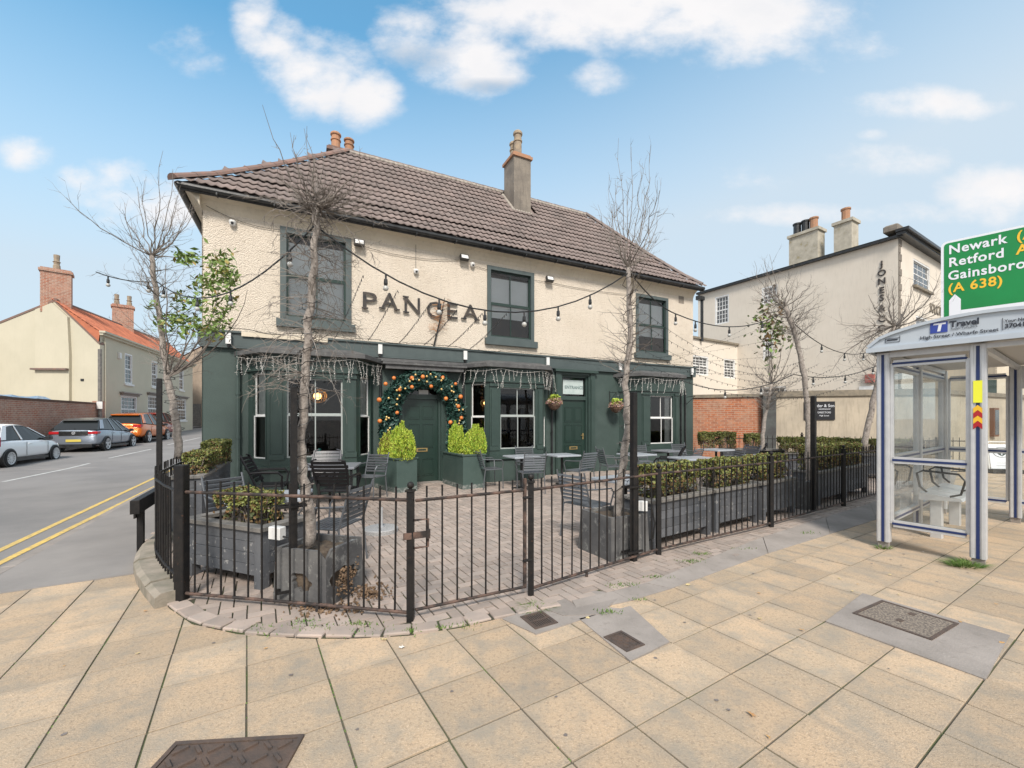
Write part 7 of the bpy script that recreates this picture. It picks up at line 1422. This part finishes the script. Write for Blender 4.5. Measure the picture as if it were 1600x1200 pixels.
MB().box(xa, xa + .04, ya + .02, yb, zc - .03, zc + .085).box(xb - .04, xb, ya + .02, yb, zc - .03, zc + .085).build('gutter_beam', m_fasc, bs_); MB().box(xa + .05, xb - .05, ya + .03, yb, zc - .005, zc + .005).build('ceiling', mat('shelter_ceiling', (.5,.5,.5), None, 3, .7), bs_)
MB().box(0, PB, -.04, .04, LZ - .06, LZ).box(PB, WR, -.04, .04, LZ - .05, LZ - .0).box(-.04, .04, .05, LQ, LZ - .06, LZ).box(PB + .0, PB + .05, .05, LQ, LZ - .06, LZ).box(PB, WR, LQ - .04, LQ + .04, LZ - .35, LZ).build('head_beam', m_alu, bs_)
mtx = mat('sign_ink', (.03,.035,.05), None, 3, .5); fy = ya - .004
MB().box(.445, .585, fy - .002, fy, 2.575, 2.695).build('emblem_tile', mat('emblem_blue', (.03,.06,.32), None, 3, .4), bs_); MB().poly([(.470, fy - .003, 2.665), (.570, fy - .003, 2.665), (.574, fy - .003, 2.683), (.474, fy - .003, 2.683)]).poly([(.502, fy - .003, 2.59), (.528, fy - .003, 2.59), (.540, fy - .003, 2.664), (.514, fy - .003, 2.664)]).build('lettering', m_swhite, bs_)
word('Travel', .092, T(.600, fy - .003, 2.622) @ UP, mtx, bs_, 'lettering', ext=.001, bold=.003, xs=.95); word('South Yorkshire', .030, T(.612, fy - .003, 2.590) @ UP, mtx, bs_, 'lettering', ext=.0006, xs=1.0)
word('High Street / Wharfe Street', .052, T(.36, fy - .003, 2.520) @ UP, mtx, bs_, 'lettering', ext=.0008, bold=.0006, xs=1.02); word('Your Next Bus', .042, T(1.00, fy - .003, 2.60) @ UP, mtx, bs_, 'lettering', ext=.0008, bold=.0008, xs=.9); word('37041013', .062, T(1.00, fy - .003, 2.54) @ UP, mtx, bs_, 'lettering', ext=.0008, bold=.002, xs=.9)
MB().box(.985, .989, fy - .002, fy, 2.52, 2.65).box(.05, .185, fy - .002, fy, 2.525, 2.530).box(.05, .185, fy - .002, fy, 2.572, 2.577).box(.05, .055, fy - .002, fy, 2.5301, 2.5719).box(.182, .186, fy - .002, fy, 2.5301, 2.60).box(.065, .165, fy - .002, fy, 2.548, 2.564).build('label_mark', mtx, bs_)
# perch bench
bn = emp_part('bench', bs_); 
for y0 in (1.05, 1.55, 2.05): MB().ext([(.12, y0, .60), (.52, y0, .56), (.54, y0, .53), (.12, y0, .50)], (0, .47, 0)).build('seat', m_alu, bn)
for y0 in (1.15, 2.35): MB().bbox(.22, .34, y0 - .05, y0 + .05, 0, .53, .01).build('leg', m_alu, bn)
for y0 in (1.06, 1.80, 2.53):
    MB().tube([(.42, y0, .58), (.52, y0, .62), (.56, y0, .80), (.50, y0, .88), (.16, y0, .90), (.10, y0, .86), (.13, y0, .68), (.2, y0, .61)], .014, 6).build('arm_hoop', m_gutter, bn)
CH_left = [c for k, c in CH.items() if k not in used]
for c in CH_left:
    for ch in list(c.children): bpy.data.objects.remove(ch)
    bpy.data.objects.remove(c)
